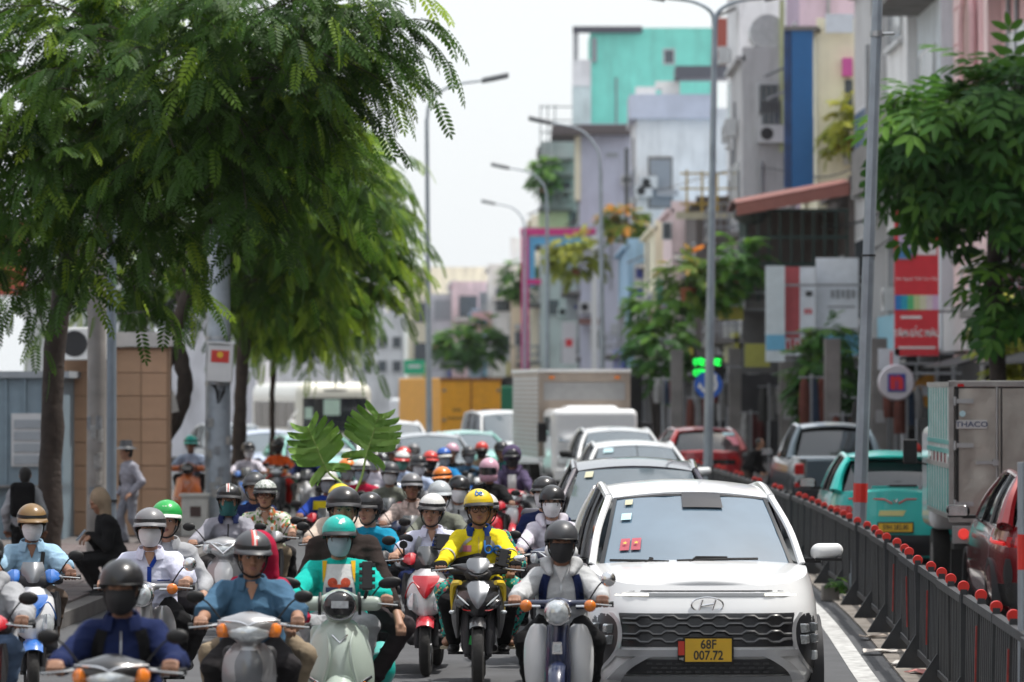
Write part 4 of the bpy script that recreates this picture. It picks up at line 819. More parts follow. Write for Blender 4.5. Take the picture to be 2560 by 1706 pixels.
# ================================================================== signed-distance modelling for bodies
class SDF:
    def __init__(s, res=0.012): s.p = []; s.res = res; s.cut = []; s.wr = 0.0; s.seed = 0.0
    def cone(s, a, b, ra, rb, k=0.03, sc=(1, 1, 1)):
        s.p.append(('c', np.array(a, float), np.array(b, float), ra, rb, k, np.array(sc, float))); return s
    def chain(s, pts, rad, k=0.02):
        for i in range(len(pts) - 1): s.cone(pts[i], pts[i + 1], rad[i], rad[i + 1], k)
        return s
    def ell(s, c, r, k=0.03, rot=None):
        s.p.append(('e', np.array(c, float), np.array(r, float), k, np.eye(3) if rot is None else rot)); return s
    def box(s, c, h, rr=0.03, k=0.03, rot=None):
        s.p.append(('b', np.array(c, float), np.array(h, float), rr, k, np.eye(3) if rot is None else rot)); return s
    @staticmethod
    def _d(q, X):
        if q[0] == 'c':
            a, b, ra, rb, _, sc = q[1:]
            ab = b - a; L = ab @ ab + 1e-9
            t = np.clip(((X - a) @ ab) / L, 0, 1)
            v = (X - a - t[..., None] * ab) * sc
            return np.sqrt((v * v).sum(-1)) - (ra + (rb - ra) * t)
        if q[0] == 'e':
            v = (X - q[1]) @ q[4]
            k0 = np.sqrt(((v / q[2]) ** 2).sum(-1)); k1 = np.sqrt(((v / q[2] ** 2) ** 2).sum(-1)) + 1e-9
            return k0 * (k0 - 1) / k1
        v = np.abs((X - q[1]) @ q[5]) - (q[2] - q[3])
        return np.sqrt((np.maximum(v, 0) ** 2).sum(-1)) + np.minimum(v.max(-1), 0) - q[3]
    @staticmethod
    def _k(q): return q[5] if q[0] == 'c' else q[3] if q[0] == 'e' else q[4]
    @staticmethod
    def _bb(q):
        if q[0] == 'c':
            r = max(q[3], q[4]) / min(1, q[6].min()); return np.minimum(q[1], q[2]) - r, np.maximum(q[1], q[2]) + r
        if q[0] == 'e': r = q[2].max(); return q[1] - r, q[1] + r
        r = np.linalg.norm(q[2]); return q[1] - r, q[1] + r
    @staticmethod
    def smin(a, b, k):
        h = np.maximum(k - np.abs(a - b), 0) / k
        return np.minimum(a, b) - h * h * k * 0.25
    def ev(s, X):
        f = np.full(X.shape[:-1], 1e3)
        for q in s.p: f = s.smin(f, s._d(q, X), s._k(q))
        return f
    def front(s, xz, y0=-0.75, y1=0.6, n=110, back=False):
        """y of the surface facing -y (or +y) at (x, z) points"""
        xz = np.asarray(xz, float); Y = np.linspace(y1, y0, n) if back else np.linspace(y0, y1, n)
        X = np.zeros((len(xz), n, 3)); X[:, :, 0] = xz[:, :1]; X[:, :, 2] = xz[:, 1:]; X[:, :, 1] = Y
        f = s.ev(X); ins = f < 0; i = np.argmax(ins, 1); ok = ins.any(1); i = np.maximum(i, 1); r = np.arange(len(xz))
        fa, fb = f[r, i - 1], f[r, i]; y = Y[i - 1] + (Y[i] - Y[i - 1]) * fa / (fa - fb + 1e-9)
        if (~ok).any(): y[~ok] = y[ok].mean() if ok.any() else 0
        return y
    def mesh(s):
        lo = np.min([s._bb(q)[0] for q in s.p], 0) - 2.5 * s.res; hi = np.max([s._bb(q)[1] for q in s.p], 0) + 2.5 * s.res
        h = s.res; n = np.ceil((hi - lo) / h).astype(int) + 1
        f = np.full(n, 1.0)
        ax = [lo[i] + h * np.arange(n[i]) for i in range(3)]
        for q in s.p:
            k = s._k(q); a, b = s._bb(q); m = k + 2.5 * h
            i0 = np.clip(((a - m - lo) / h).astype(int), 0, n); i1 = np.clip(((b + m - lo) / h).astype(int) + 1, 0, n)
            X = np.stack(np.meshgrid(*[ax[j][i0[j]:i1[j]] for j in range(3)], indexing='ij'), -1)
            sl = tuple(slice(i0[j], i1[j]) for j in range(3))
            f[sl] = s.smin(f[sl], s._d(q, X), k)
        if s.wr:
            x, y, z = np.meshgrid(*ax, indexing='ij', sparse=True); e = s.seed
            r1 = 1 - np.abs(np.sin(15 * x + 24 * z + 1.6 * np.sin(13 * y + 9 * z + e) + e)); r2 = 1 - np.abs(np.sin(-17 * x + 21 * z + 1.5 * np.sin(14 * x + 8 * z + 2 * e) + 2 * e)); r3 = 1 - np.abs(np.sin(33 * z + 12 * np.abs(x) + 1.4 * np.sin(19 * y + 7 * x + e)))
            f = f - s.wr * 2.2 * (r1 ** 3 * (.5 + .5 * np.sin(8 * z + 6 * x + e)) + r2 ** 3 * (.5 + .5 * np.sin(7 * z - 7 * x + 1 + e)) + .6 * r3 ** 3 - .45)
        for axis, val, sgn in s.cut:           # planar cuts: keep side sgn
            c = (ax[axis] - val) * (-sgn); shp = [1, 1, 1]; shp[axis] = -1
            f = np.maximum(f, c.reshape(shp))
        v, q = surfnets(f)
        return npmesh(lo + h * v, q)
def surfnets(f):
    s = f < 0
    c = np.zeros(tuple(np.array(f.shape) - 1), np.int8)
    for i in (0, 1):
        for j in (0, 1):
            for k in (0, 1):
                c += s[i:f.shape[0] - 1 + i, j:f.shape[1] - 1 + j, k:f.shape[2] - 1 + k]
    m = (c > 0) & (c < 8); idx = np.full(m.shape, -1, np.int64); idx[m] = np.arange(m.sum())
    cells = np.argwhere(m); pos = np.zeros((len(cells), 3)); cnt = np.zeros(len(cells))
    for axis in range(3):
        for o in ((0, 0), (0, 1), (1, 0), (1, 1)):
            a = np.zeros(3, int); a[[k for k in range(3) if k != axis]] = o; b = a.copy(); b[axis] = 1
            fa = f[tuple((cells + a).T)]; fb = f[tuple((cells + b).T)]
            x = (fa < 0) != (fb < 0); t = np.where(x, fa / np.where(x, fa - fb, 1), 0)
            p = a + np.outer(t, b - a); pos[x] += p[x]; cnt[x] += 1
    V = cells + pos / cnt[:, None]
    Q = []
    for axis in range(3):
        o1, o2 = [k for k in range(3) if k != axis]
        sa = [slice(None)] * 3; sb = [slice(None)] * 3; sa[axis] = slice(0, -1); sb[axis] = slice(1, None)
        ch = s[tuple(sa)] != s[tuple(sb)]
        e = np.argwhere(ch); e = e[(e[:, o1] > 0) & (e[:, o2] > 0) & (e[:, o1] < m.shape[o1]) & (e[:, o2] < m.shape[o2])]
        def at(d1, d2):
            q = e.copy(); q[:, o1] += d1; q[:, o2] += d2; return idx[tuple(q.T)]
        q = np.stack([at(-1, -1), at(0, -1), at(0, 0), at(-1, 0)], 1)
        ins = s[tuple(e.T)]; flip = ins if axis != 1 else ~ins
        q[~flip] = q[~flip][:, ::-1]
        Q.append(q[(q >= 0).all(1)])
    return V, np.vstack(Q)
def ik(a, c, l1, l2, pole):
    a = np.array(a, float); c = np.array(c, float); v = c - a; L = min(np.linalg.norm(v), (l1 + l2) * 0.999); u = v / (np.linalg.norm(v) + 1e-9)
    x = (l1 * l1 - l2 * l2 + L * L) / (2 * L); hgt = math.sqrt(max(l1 * l1 - x * x, 1e-6))
    p = np.array(pole, float); p -= u * (p @ u); p /= np.linalg.norm(p) + 1e-9
    return a + u * x + p * hgt, a + u * L

# ================================================================== people
SKIN = [mat('skin_%d' % i, c, 0.55, noise=0.1, scale=14, spec=0.4) for i, c in enumerate([(0.33, 0.175, 0.11), (0.4, 0.225, 0.15), (0.26, 0.13, 0.08), (0.47, 0.28, 0.2)])]
HAIR = mat('black_hair', (0.012, 0.01, 0.009), 0.5, noise=0.3, scale=60, bump=0.5, bscale=200)
EYEW = mat('eye_white', (0.55, 0.52, 0.5), 0.3); EYED = mat('eye_dark', (0.015, 0.01, 0.008), 0.15)
LIPS = mat('lips', (0.27, 0.11, 0.09), 0.5)
MASKM = {k: mat('mask_' + k, c, 0.85, noise=0.06, bump=0.25, bscale=25) for k, c in dict(white=(0.7, 0.7, 0.72), black=(0.02, 0.02, 0.022), blue=(0.32, 0.4, 0.46), teal=(0.015, 0.11, 0.11), grey=(0.3, 0.32, 0.34), green=(0.12, 0.3, 0.24), pink=(0.5, 0.35, 0.36)).items()}
CREAMB = mat('cloth_cream', (0.42, 0.37, 0.27), 0.8)

def dome(rx, ry, rz, c, rim, n=33, m=12, th=0.06):
    """helmet shell: rim(phi) gives the lower edge elevation in degrees, phi 0 = front"""
    ph = np.linspace(-np.pi, np.pi, n); pts = np.zeros((m, n, 3))
    for j, p in enumerate(ph):
        e0 = R(rim(abs(math.degrees(p))))
        el = np.linspace(math.pi / 2 - 0.001, e0, m)
        pts[:, j] = np.c_[rx * np.cos(el) * math.sin(p), -ry * np.cos(el) * math.cos(p), rz * np.sin(el)]
    return pts + np.array(c)
def lerp_tab(tab):
    x = [t[0] for t in tab]; y = [t[1] for t in tab]
    return lambda a: float(np.interp(a, x, y))

class Person:
    def __init__(s, label, loc, rz, hip, lean=0.12, head=(0, 0, 0), hands=None, feet=None, size=1.0, res=0.014, skin=0,
                 grip=True, build=1.0, foot_dir=None, group=None, sh_w=0.158, stand=False, twist=0.0, seed=0, spine=0.5, headf=0.0):
        s.t = thing('person', label, 'person', loc, rz, group); s.res = res; s.skin = SKIN[skin]; s.k = size; s.b = build; s.seed = seed
        k = size
        s.hip = np.array(hip, float); c, sn = math.cos(lean), math.sin(lean)
        up = np.array((0, -sn, c)); s.up = up
        s.n = s.hip + up * spine * k                                      # base of neck
        s.Rh = rotm(head[1], head[2], head[0])
        s.hc = s.n + np.array((0, -0.03 - headf, 0.165)) * k + s.Rh @ np.array((0, -0.015, 0.01)) * k
        tw = rotm(0, 0, twist)
        s.sh = [s.n + tw @ (np.array((g * sh_w * build, 0.012, 0)) * k) - up * 0.082 * k for g in (-1, 1)]
        s.hands = [None if h is None else np.array(h, float) for h in (hands or (None, None))]
        s.grip = grip; s.el = []; s.wr = []
        for g, h in zip((-1, 1), s.hands):
            i = 0 if g < 0 else 1
            w = h + np.array((0, 0.07, 0.03)) if grip else h + np.array((0, 0.06, 0.04))
            e, w = ik(s.sh[i], w, 0.285 * k, 0.25 * k, (g * 0.55, 0.5, -0.6)); s.el.append(e); s.wr.append(w)
        s.kn = []; s.an = []; s.hj = []
        for g, f in zip((-1, 1), feet or ((-0.15, -0.1, 0.3), (0.15, -0.1, 0.3))):
            hj = s.hip + np.array((g * 0.09, 0, -0.01)) * k; f = np.array(f, float) + np.array((0, 0.03, 0.07))
            pole = (g * 0.35, -1, 0.35) if not stand else (g * 0.05, -1, 0)
            e, a = ik(hj, f, 0.42 * k, 0.41 * k, pole); s.hj.append(hj); s.kn.append(e); s.an.append(a)
        s.foot_dir = foot_dir or [(-0.12, -1, 0), (0.12, -1, 0)]
    def H(s, p): return s.hc + s.Rh @ (np.asarray(p, float) * s.k)
    def torso(s, S, e, belly=0.0):
        k, b = s.k, s.b; u = s.up; h = s.hip; n = s.n
        S.ell(h + u * 0.0, np.array((0.165 * b, 0.12, 0.115)) * k + e, 0.05)
        S.cone(h + u * 0.06, n - u * 0.2 * k, 0.122 * k * b + e + belly, 0.132 * k * b + e, 0.06, (0.93, 1.12, 1))
        if belly: S.ell(h + u * 0.16 + np.array((0, -0.05, 0)), np.array((0.15, 0.11, 0.13)) * k + e, 0.05)
        S.ell(n - u * 0.19 * k, np.array((0.165 * b, 0.115, 0.15)) * k + e, 0.06)
        for i in (0, 1): S.cone(n - u * 0.035 * k, s.sh[i], 0.055 * k + e * 0.6, 0.058 * k + e, 0.05)
    def body(s, head=True, detail=True):
        S = SDF(min(s.res, 0.009) if detail else s.res); k = s.k
        s.torso(S, -0.012)
        S.cone(s.n - s.up * 0.05 * k, s.H((0, 0.015, -0.06)), 0.056 * k, 0.052 * k, 0.03)
        Rr = s.Rh
        for c, r, kk in (((0, .012, .03), (.077, .096, .09), .02), ((0, -.026, -.035), (.063, .066, .08), .025), ((0, -.042, -.085), (.042, .042, .033), .03), ((0, -.068, -.098), (.02, .018, .018), .025), ((.08, .01, -.012), (.012, .024, .032), .012), ((-.08, .01, -.012), (.012, .024, .032), .012),
                         ((.041, -.056, -.028), (.026, .024, .024), .025), ((-.041, -.056, -.028), (.026, .024, .024), .025)):
            S.ell(s.H(c), np.array(r) * k, kk * k, Rr)
        S.cone(s.H((-.042, -.078, .022)), s.H((.042, -.078, .022)), .013 * k, .013 * k, .02)
        S.cone(s.H((0, -.088, .006)), s.H((0, -.106, -.034)), .008 * k, .013 * k, .012)
        for g in (-1, 1): S.ell(s.H((g * .012, -.096, -.037)), np.array((.01, .011, .009)) * k, .008)
        for i, g in ((0, -1), (1, 1)):
            if s.hands[i] is None: continue
            S.cone(s.sh[i], s.el[i], 0.05 * k, 0.042 * k, 0.03); S.cone(s.el[i], s.wr[i], 0.043 * k, 0.028 * k, 0.02)
            s.hand(S, i, g)
        for i in (0, 1):
            S.cone(s.hj[i], s.kn[i], 0.078 * k, 0.05 * k, 0.04); S.cone(s.kn[i], s.an[i], 0.052 * k, 0.035 * k, 0.03)
        s.bo = link('body', S.mesh(), s.skin, s.t)
        if detail: s.face()
        return s
    def hand(s, S, i, g):
        h = s.hands[i]; w = s.wr[i]; k = s.k
        if s.grip:
            A = lambda x, y, z: h + np.array((x, y, z))
            S.cone(w, A(0, 0.012, 0.034), 0.026, 0.024, 0.02, (0.75, 1, 1.25))
            S.cone(A(-.026, .0, .034), A(.026, .0, .034), 0.018, 0.017, 0.02)
            for q, x in enumerate((-.033, -.011, .011, .032)):
                x2 = x * 1.05; S.chain([A(x, -.008, .033), A(x2, -.04, .016), A(x2, -.038, -.012), A(x2, -.014, -.024)], [.0105, .0098, .0092, .008], 0.006)
            S.chain([w + np.array((-g * .02, -.01, -.008)), A(-g * .046, .018, -.004), A(-g * .04, -.012, -.02)], [.014, .0115, .0095], 0.01)
        else:
            d = h - w; d /= np.linalg.norm(d) + 1e-9; sd = np.cross(d, (0, 0, 1)); sd /= np.linalg.norm(sd) + 1e-9; dn = np.cross(sd, d)
            S.cone(w, h, 0.027, 0.03, 0.02, (1, 1, 1.2))
            for q, x in enumerate((-.03, -.01, .01, .028)):
                b = h + sd * x + d * 0.025; S.chain([h + sd * x * .8, b, b + d * (.03 - .004 * abs(q - 1)) - dn * .015, b + d * .035 - dn * .04], [.012, .0105, .0095, .0085], 0.006)
            S.chain([w + d * .03 - sd * .025 * g, w + d * .06 - sd * .045 * g - dn * .01, w + d * .085 - sd * .04 * g - dn * .02], [.014, .0115, .0095], 0.01)
    def face(s):
        k = s.k
        for g in (-1, 1):
            q = G(); q.ell(s.H((g * .031, -.0815, .0)), np.array((.0145, .009, .0065)) * k, s.Rh, 12, 7); e = q.obj('eye', EYEW, s.t)
            q = G(); q.ell(s.H((g * .031, -.0885, .0)), np.array((.0062, .0035, .006)) * k, s.Rh, 10, 6); q.obj('iris', EYED, e)
            q = G(); q.tube([s.H((g * .013, -.0885, .0065)), s.H((g * .031, -.0925, .0085)), s.H((g * .047, -.084, .004))], .0022 * k, 5, smooth=6); q.obj('upper_lid', EYED, s.t)
            q = G(); q.tube([s.H((g * .012, -.092, .021)), s.H((g * .03, -.094, .0265)), s.H((g * .05, -.08, .022))], [.0035 * k, .0042 * k, .002 * k], 6, smooth=8); q.obj('eyebrow', HAIR, s.t)
        q = G(); q.tube([s.H((-.023, -.088, -.066)), s.H((0, -.0995, -.0645)), s.H((.023, -.088, -.066))], [.003 * k, .0062 * k, .003 * k], 8, smooth=9)
        q.tube([s.H((-.02, -.088, -.071)), s.H((0, -.0975, -.074)), s.H((.02, -.088, -.071))], [.003 * k, .0066 * k, .003 * k], 8, smooth=9); q.obj('lips', LIPS, s.t)
    def hair(s, length=0.0):
        S = SDF(0.011); k = s.k
        S.ell(s.H((0, .022, .03)), np.array((.086, .1, .092)) * k, .02, s.Rh)
        S.ell(s.H((0, .05, -.04)), np.array((.072, .06, .07)) * k, .03, s.Rh)
        for g in (-1, 1): S.cone(s.H((g * .076, -.015, .03)), s.H((g * .078, -.01, -.015)), .012 * k, .007 * k, .015)
        if length: S.chain([s.H((0, .07, -.03)), s.H((0, .085, -.03 - length * .5)), s.H((0, .08, -.03 - length))], [.06, .05, .03], .04)
        link('hair', S.mesh(), HAIR, s.t); return s
    def shirt(s, m, sleeve='long', loose=0.012, name='shirt', belly=0.0, collar=None, hem=0.0, wr=0.0046, hood=None):
        S = SDF(s.res); k = s.k; S.wr = wr; S.seed = s.seed * 1.7
        s.torso(S, loose, belly)
        if hem: S.ell(s.hip - s.up * hem, np.array((0.175 * s.b, 0.135, 0.1)) * k + loose, 0.05)
        for i in (0, 1):
            if s.hands[i] is None and sleeve != 'none':
                S.cone(s.sh[i], s.sh[i] + np.array(((-1, 1)[i] * .05, 0, -.22)), 0.06 * k + loose, 0.05 * k + loose, 0.03); continue
            if sleeve == 'long':
                S.cone(s.sh[i], s.el[i], 0.054 * k + loose, 0.045 * k + loose, 0.03); S.cone(s.el[i], s.el[i] + (s.wr[i] - s.el[i]) * 0.96, 0.046 * k + loose, 0.034 * k + loose * 0.8, 0.02)
            elif sleeve == 'short':
                S.cone(s.sh[i], s.sh[i] + (s.el[i] - s.sh[i]) * 0.86, 0.06 * k + loose, 0.062 * k + loose, 0.03)
            elif sleeve == 'half':
                S.cone(s.sh[i], s.el[i], 0.06 * k + loose, 0.05 * k + loose, 0.03); S.cone(s.el[i], s.el[i] + (s.wr[i] - s.el[i]) * 0.45, 0.05 * k + loose, 0.048 * k + loose, 0.02)
        S.cone(s.n - s.up * 0.05, s.n - s.up * 0.0 + np.array((0, .01, 0)), 0.074 * k, 0.062 * k, 0.03)
        S.cut.append((2, s.n[2] + 0.03, -1))
        s.S = S; s.so = link(name, S.mesh(), m, s.t)
        if collar is not None: s.collar(collar)
        if hood is not None:
            q = SDF(s.res); q.seed = s.seed; q.wr = 0.002
            q.chain([s.n + np.array((-.075, -.09, -.03)), s.n + np.array((-.1, .01, .03)), s.n + np.array((0, .1, .04)), s.n + np.array((.1, .01, .03)), s.n + np.array((.075, -.09, -.03))], [.025, .042, .055, .042, .025], .03)
            link('hood', q.mesh(), hood, s.so)
        return s
    def collar(s, m, h=0.045, flare=0.02):
        q = G(); n = 20; a = np.linspace(-np.pi * 0.86, np.pi * 0.86, n) + np.pi / 2   # opening at the front (-y)
        pts = np.zeros((4, n, 3)); k = s.k
        for i, (r, z) in enumerate(((0.07, -0.01), (0.073, 0.045), (0.081, 0.05), (0.112, -0.0 - flare))):
            pts[i] = np.c_[np.cos(a) * r * 1.1, np.sin(a) * r + 0.006 - z * 0.25, np.full(n, z) - 0.02 * np.cos(a - np.pi / 2 + np.pi) - 0.012] * k + s.n
        q.slab(pts, (0, 0, 0.005)); q.obj('collar', m, s.so); return s
    def pants(s, m, loose=0.012, to=1.0, name='trousers', shorts=False):
        S = SDF(s.res); k = s.k; S.wr = 0.0042; S.seed = s.seed + 3
        S.ell(s.hip - s.up * 0.02, np.array((0.16 * s.b, 0.118, 0.105)) * k + loose, 0.05)
        for i in (0, 1):
            S.cone(s.hj[i], s.kn[i], 0.085 * k + loose, 0.06 * k + loose, 0.04)
            if not shorts: S.cone(s.kn[i], s.kn[i] + (s.an[i] - s.kn[i]) * 0.95, 0.06 * k + loose, 0.045 * k + loose * 1.3, 0.03)
        s.po = link(name, S.mesh(), m, s.t); return s
    def shoes(s, m, name='shoe', sandal=False):
        for i in (0, 1):
            S = SDF(0.012); d = np.array(s.foot_dir[i], float); d /= np.linalg.norm(d); a = s.an[i]
            b = a + np.array((0, 0, -0.06)); S.cone(b - d * 0.035, b + d * 0.07, 0.036, 0.04, 0.03, (1, 1, 1.15)); S.cone(b + d * 0.07, b + d * 0.15, 0.042, 0.03, 0.03, (1, 1, 1.4)); S.cone(a, b, 0.038, 0.04, 0.03)
            link(name, S.mesh(), s.skin if sandal else m, s.t)
            if sandal: q = G(); q.box(b + d * 0.05 + np.array((0, 0, -0.042)), (0.09, 0.26, 0.02), rotm(0, 0, math.atan2(-d[0], -d[1]) * -1)); q.obj('sandal', m, s.t, False)
        return s
    def decal(s, name, pts, m, off=0.006, th=0.004, parent=None, S=None):
        """pts (a, b, 2): grid of (x, z) laid on the front of the shirt"""
        pts = np.asarray(pts, float); a, b = pts.shape[:2]; S = S or s.S
        y = S.front(pts.reshape(-1, 2)).reshape(a, b) - off
        g = np.stack([pts[..., 0], y, pts[..., 1]], -1); q = G(); q.slab(g, (0, th, 0)); return q.obj(name, m, parent or s.so)
    def band(s, name, path, w, m, off=0.006, th=0.008):
        p = catmull(path, 14); t = np.gradient(p, axis=0); t /= np.linalg.norm(t, axis=1)[:, None]; nrm = np.c_[-t[:, 1], t[:, 0]]
        g = np.stack([p - nrm * w / 2, p, p + nrm * w / 2], 1); return s.decal(name, g, m, off, th)
    def print_text(s, body, size, c, m, bold=0.0, rz=0.0, name='lettering', off=0.007):
        v, f = textgeo(body, size, bold); cr, sr = math.cos(rz), math.sin(rz); v = v @ np.array(((cr, sr), (-sr, cr))) + np.array(c)
        y = s.S.front(v) - off; q = G(); q.add(np.c_[v[:, 0], y, v[:, 1]], f); return q.obj(name, m, s.so, False)
    def armband(s, i, f, m, w=0.03, upper=False, r=0.058, name='reflective_band'):
        a, b = (s.sh[i], s.el[i]) if upper else (s.el[i], s.wr[i])
        d = (b - a) / np.linalg.norm(b - a); c = a + (b - a) * f
        q = G(); q.tube([c - d * w / 2, c + d * w / 2], r, 16, cap=False); q.obj(name, m, s.so); return s
    def strokes(s, c, h, r, m, on='shirt', name='lettering', el0=45):
        """rounded stroke letters b and e, height h, centred at c (shirt) or at elevation el0 (helmet)"""
        A = lambda cx, a0, a1: [(cx + .3 * math.cos(t), .3 + .3 * math.sin(t)) for t in np.linspace(R(a0), R(a1), 17)]
        q = G()
        for st in ([(0, 1.0), (0, .65), (0, .3)] , A(.3, 180, 540), [(.75, .32), (1.05, .32), (1.33, .32)], A(1.05, 10, 315)):
            v = (catmull(np.array(st), 18) - np.array((.66, .42))) * h
            if on == 'shirt': w = v + np.array(c); P3 = np.c_[w[:, 0], s.S.front(w) - r * .5, w[:, 1]]
            else:
                az = v[:, 0] / s.hr[0]; el = R(el0) + v[:, 1] / s.hr[2]; rr = np.array(s.hr) * 1.004
                P3 = s.hT(np.c_[rr[0] * np.cos(el) * np.sin(az), -rr[1] * np.cos(el) * np.cos(az), rr[2] * np.sin(el)] + np.array(s.hcen))
            q.tube(P3, r, 6)
        return q.obj(name, m, s.so if on == 'shirt' else s.ho)
    # ---- head gear
    def helmet(s, m, brim=None, kind='half', stripe=None, trim=None, strap=True, bm=None, peak=0.055, rims=None, cs=1.0):
        k = s.k * cs; c = (0, .012, .045)
        T = lambda pts: s.hc + (pts * k) @ s.Rh.T
        rim = lerp_tab(rims or {'half': [(0, 3), (40, 2), (75, -14), (100, -26), (180, -36)], 'pot': [(0, -2), (60, -4), (100, -22), (180, -30)], 'jockey': [(0, 3), (50, 0), (80, -24), (115, -42), (180, -40)], 'full': [(0, 8), (45, 6), (58, -8), (66, -52), (180, -52)]}[kind])
        r = (.121, .144, .12) if kind != 'full' else (.13, .155, .13)
        pts = dome(*r, c, rim); q = G(); inner = dome(*(np.array(r) * .92), c, rim)
        q.slab(T(pts), (T(inner) - T(pts))); ho = q.obj('helmet', m, s.t, True, 60); s.ho = ho
        # rim bead
        e = T(pts[-1] * 1.004); q = G(); q.tube(e, 0.0045 * k, 6); q.obj('rim_trim', trim or BLACK, ho)
        if brim is not None:
            ph = np.linspace(-R(66), R(66), 17); g = np.zeros((4, 17, 3))
            for j, p in enumerate(ph):
                w = peak * max(0.05, math.cos(p * 1.32))
                for i, u in enumerate((0, .35, .7, 1)):
                    el = R(8); g[i, j] = ((r[0] + .002) * math.cos(el) * math.sin(p) * (1 + .12 * u), -(r[1] + .002) * math.cos(el) * math.cos(p) - w * u, c[2] + .012 - .022 * u * u - 0.012 * abs(math.sin(p)) ** 2)
            g[:, :, 1] += c[1]
            q = G(); q.slab(T(g), T(g) * 0 + s.Rh @ np.array((0, 0.0, -.006)) * k); q.obj('brim', brim, ho)
            b = dome(r[0] * 1.012, r[1] * 1.012, r[2] * 1.012, c, lambda a: 5, 33, 2); b = np.stack([dome(r[0] * 1.015, r[1] * 1.015, r[2] * 1.015, c, lambda a: 17, 33, 2)[1], b[1]])[:, 6:27]
            q = G(); q.slab(T(b), T(b * .985) - T(b)); q.obj('brim_band', bm or (m if s.seed % 3 == 1 else BLACK), ho)
        if stripe is not None:
            for x0, x1, sm in stripe:
                el = np.linspace(R(20), R(150), 14); g = np.zeros((14, 3, 3))
                for i, a in enumerate(el):
                    for j, x in enumerate(np.linspace(x0, x1, 3)):
                        f = math.sqrt(max(0, 1 - (x / r[0]) ** 2)) * 1.006
                        g[i, j] = (x * 1.004, c[1] - r[1] * f * math.cos(a), c[2] + r[2] * f * math.sin(a))
                q = G(); q.slab(T(g), T(g * .99) - T(g)); q.obj('stripe', sm, ho)
        if strap and kind != 'full':
            q = G()
            q.tube([s.H((-.098, -.0, -.0)), s.H((-.086, -.02, -.06)), s.H((-.05, -.045, -.112)), s.H((0, -.055, -.13)), s.H((.05, -.045, -.112)), s.H((.086, -.02, -.06)), s.H((.098, 0, 0))], 0.0065 * k, 6, smooth=24)
            q.tube([s.H((-.098, .05, -.01)), s.H((-.086, -.015, -.065))], 0.005 * k, 6); q.tube([s.H((.098, .05, -.01)), s.H((.086, -.015, -.065))], 0.005 * k, 6)
            q.obj('chin_strap', BLACK, ho)
        if kind == 'full':
            q = G(); a = np.linspace(-R(72), R(72), 17); g = np.zeros((5, 17, 3))
            for i, (z, rr) in enumerate(((-.035, 1.0), (-.055, 1.03), (-.085, 1.02), (-.11, .97), (-.12, .9))): g[i] = np.c_[np.sin(a) * .126 * rr, c[1] - np.cos(a) * .152 * rr, np.full(17, z)]
            q.slab(T(g), T(g * .9) - T(g)); q.obj('chin_bar', m, ho)
            q = G(); g = np.zeros((4, 15, 3)); a = np.linspace(-R(62), R(62), 15)
            for i, z in enumerate((.062, .03, -.01, -.04)): g[i] = np.c_[np.sin(a) * .127, c[1] - np.cos(a) * .15, np.full(15, z)]
            q.slab(T(g), T(g * .985) - T(g)); q.obj('visor', DGLASS, ho)
        s.hT = T; s.hr = r; s.hcen = c
        return s
    def helmet_print(s, geo, m, el0=30, scale=1.0, name='emblem', az0=0.0):
        """flat (u, v) geometry wrapped on the helmet front; u, v in metres"""
        v, f = geo; az = v[:, 0] * scale / s.hr[0] + az0; el = R(el0) + v[:, 1] * scale / s.hr[2]; r = np.array(s.hr) * 1.008
        p = np.c_[r[0] * np.cos(el) * np.sin(az), -r[1] * np.cos(el) * np.cos(az), r[2] * np.sin(el)] + np.array(s.hcen)
        q = G(); q.add(s.hT(p), f); q.obj(name, m, s.ho, False); return s
    def mask(s, kind='white', big=False, bandana=False):
        k = s.k; M = (s.Rh * k, s.hc)
        if bandana: rows = [(-.15, .07, -.085, .0), (-.115, .082, -.108, .005), (-.07, .089, -.123, .012), (-.03, .089, -.126, .012), (-.004, .087, -.118, .012)]
        else: rows = [(-.128, .03, -.085, -.06), (-.114, .055, -.106, -.05), (-.085, .071, -.124, -.04), (-.05, .081, -.136, -.04), (-.02, .083, -.132, -.042), (.002, .075, -.119, -.064), (.009, .056, -.11, -.084)]
        q = G(); q.shell(rows, 0.006, 13, 1.8, 16, M); mo = q.obj('face_mask', MASKM[kind], s.t, True, 80)
        if not bandana:
            q = G()
            for g in (-1, 1):
                q.tube([s.H((g * .073, -.022, -.02)), s.H((g * .087, .012, .0))], .0018, 5); q.tube([s.H((g * .062, -.03, -.09)), s.H((g * .087, .014, -.03))], .0018, 5)
            q.obj('ear_loop', MASKM[kind], mo)
            q = G()
            for z in (-.03, -.052, -.075): q.tube([s.H((x, -.133 - .001 + (.093 if z > -.06 else .09) * (abs(x) / .082) ** 1.8 + (.0 if z > -.06 else .008), z)) for x in np.linspace(-.06, .06, 11)], .0022 * k, 5)
            q.obj('mask_pleat', MASKM[kind], mo)
        return s
    def glasses(s, m=None):
        m = m or GLOSSB; q = G(); gl = G()
        for g in (-1, 1):
            a = np.linspace(0, 2 * np.pi, 17); q.tube([s.H((g * .033 + .026 * math.cos(t), -.1 + .012 * abs(math.cos(t)) * (1 if g * math.cos(t) > 0 else 0), -.003 + .022 * math.sin(t))) for t in a], .0028 * s.k, 6)
            q.tube([s.H((g * .058, -.09, .004)), s.H((g * .083, .0, .006))], .0022 * s.k, 5)
        q.tube([s.H((-.008, -.101, .003)), s.H((.008, -.101, .003))], .0024 * s.k, 5)
        q.obj('glasses', m, s.t); return s
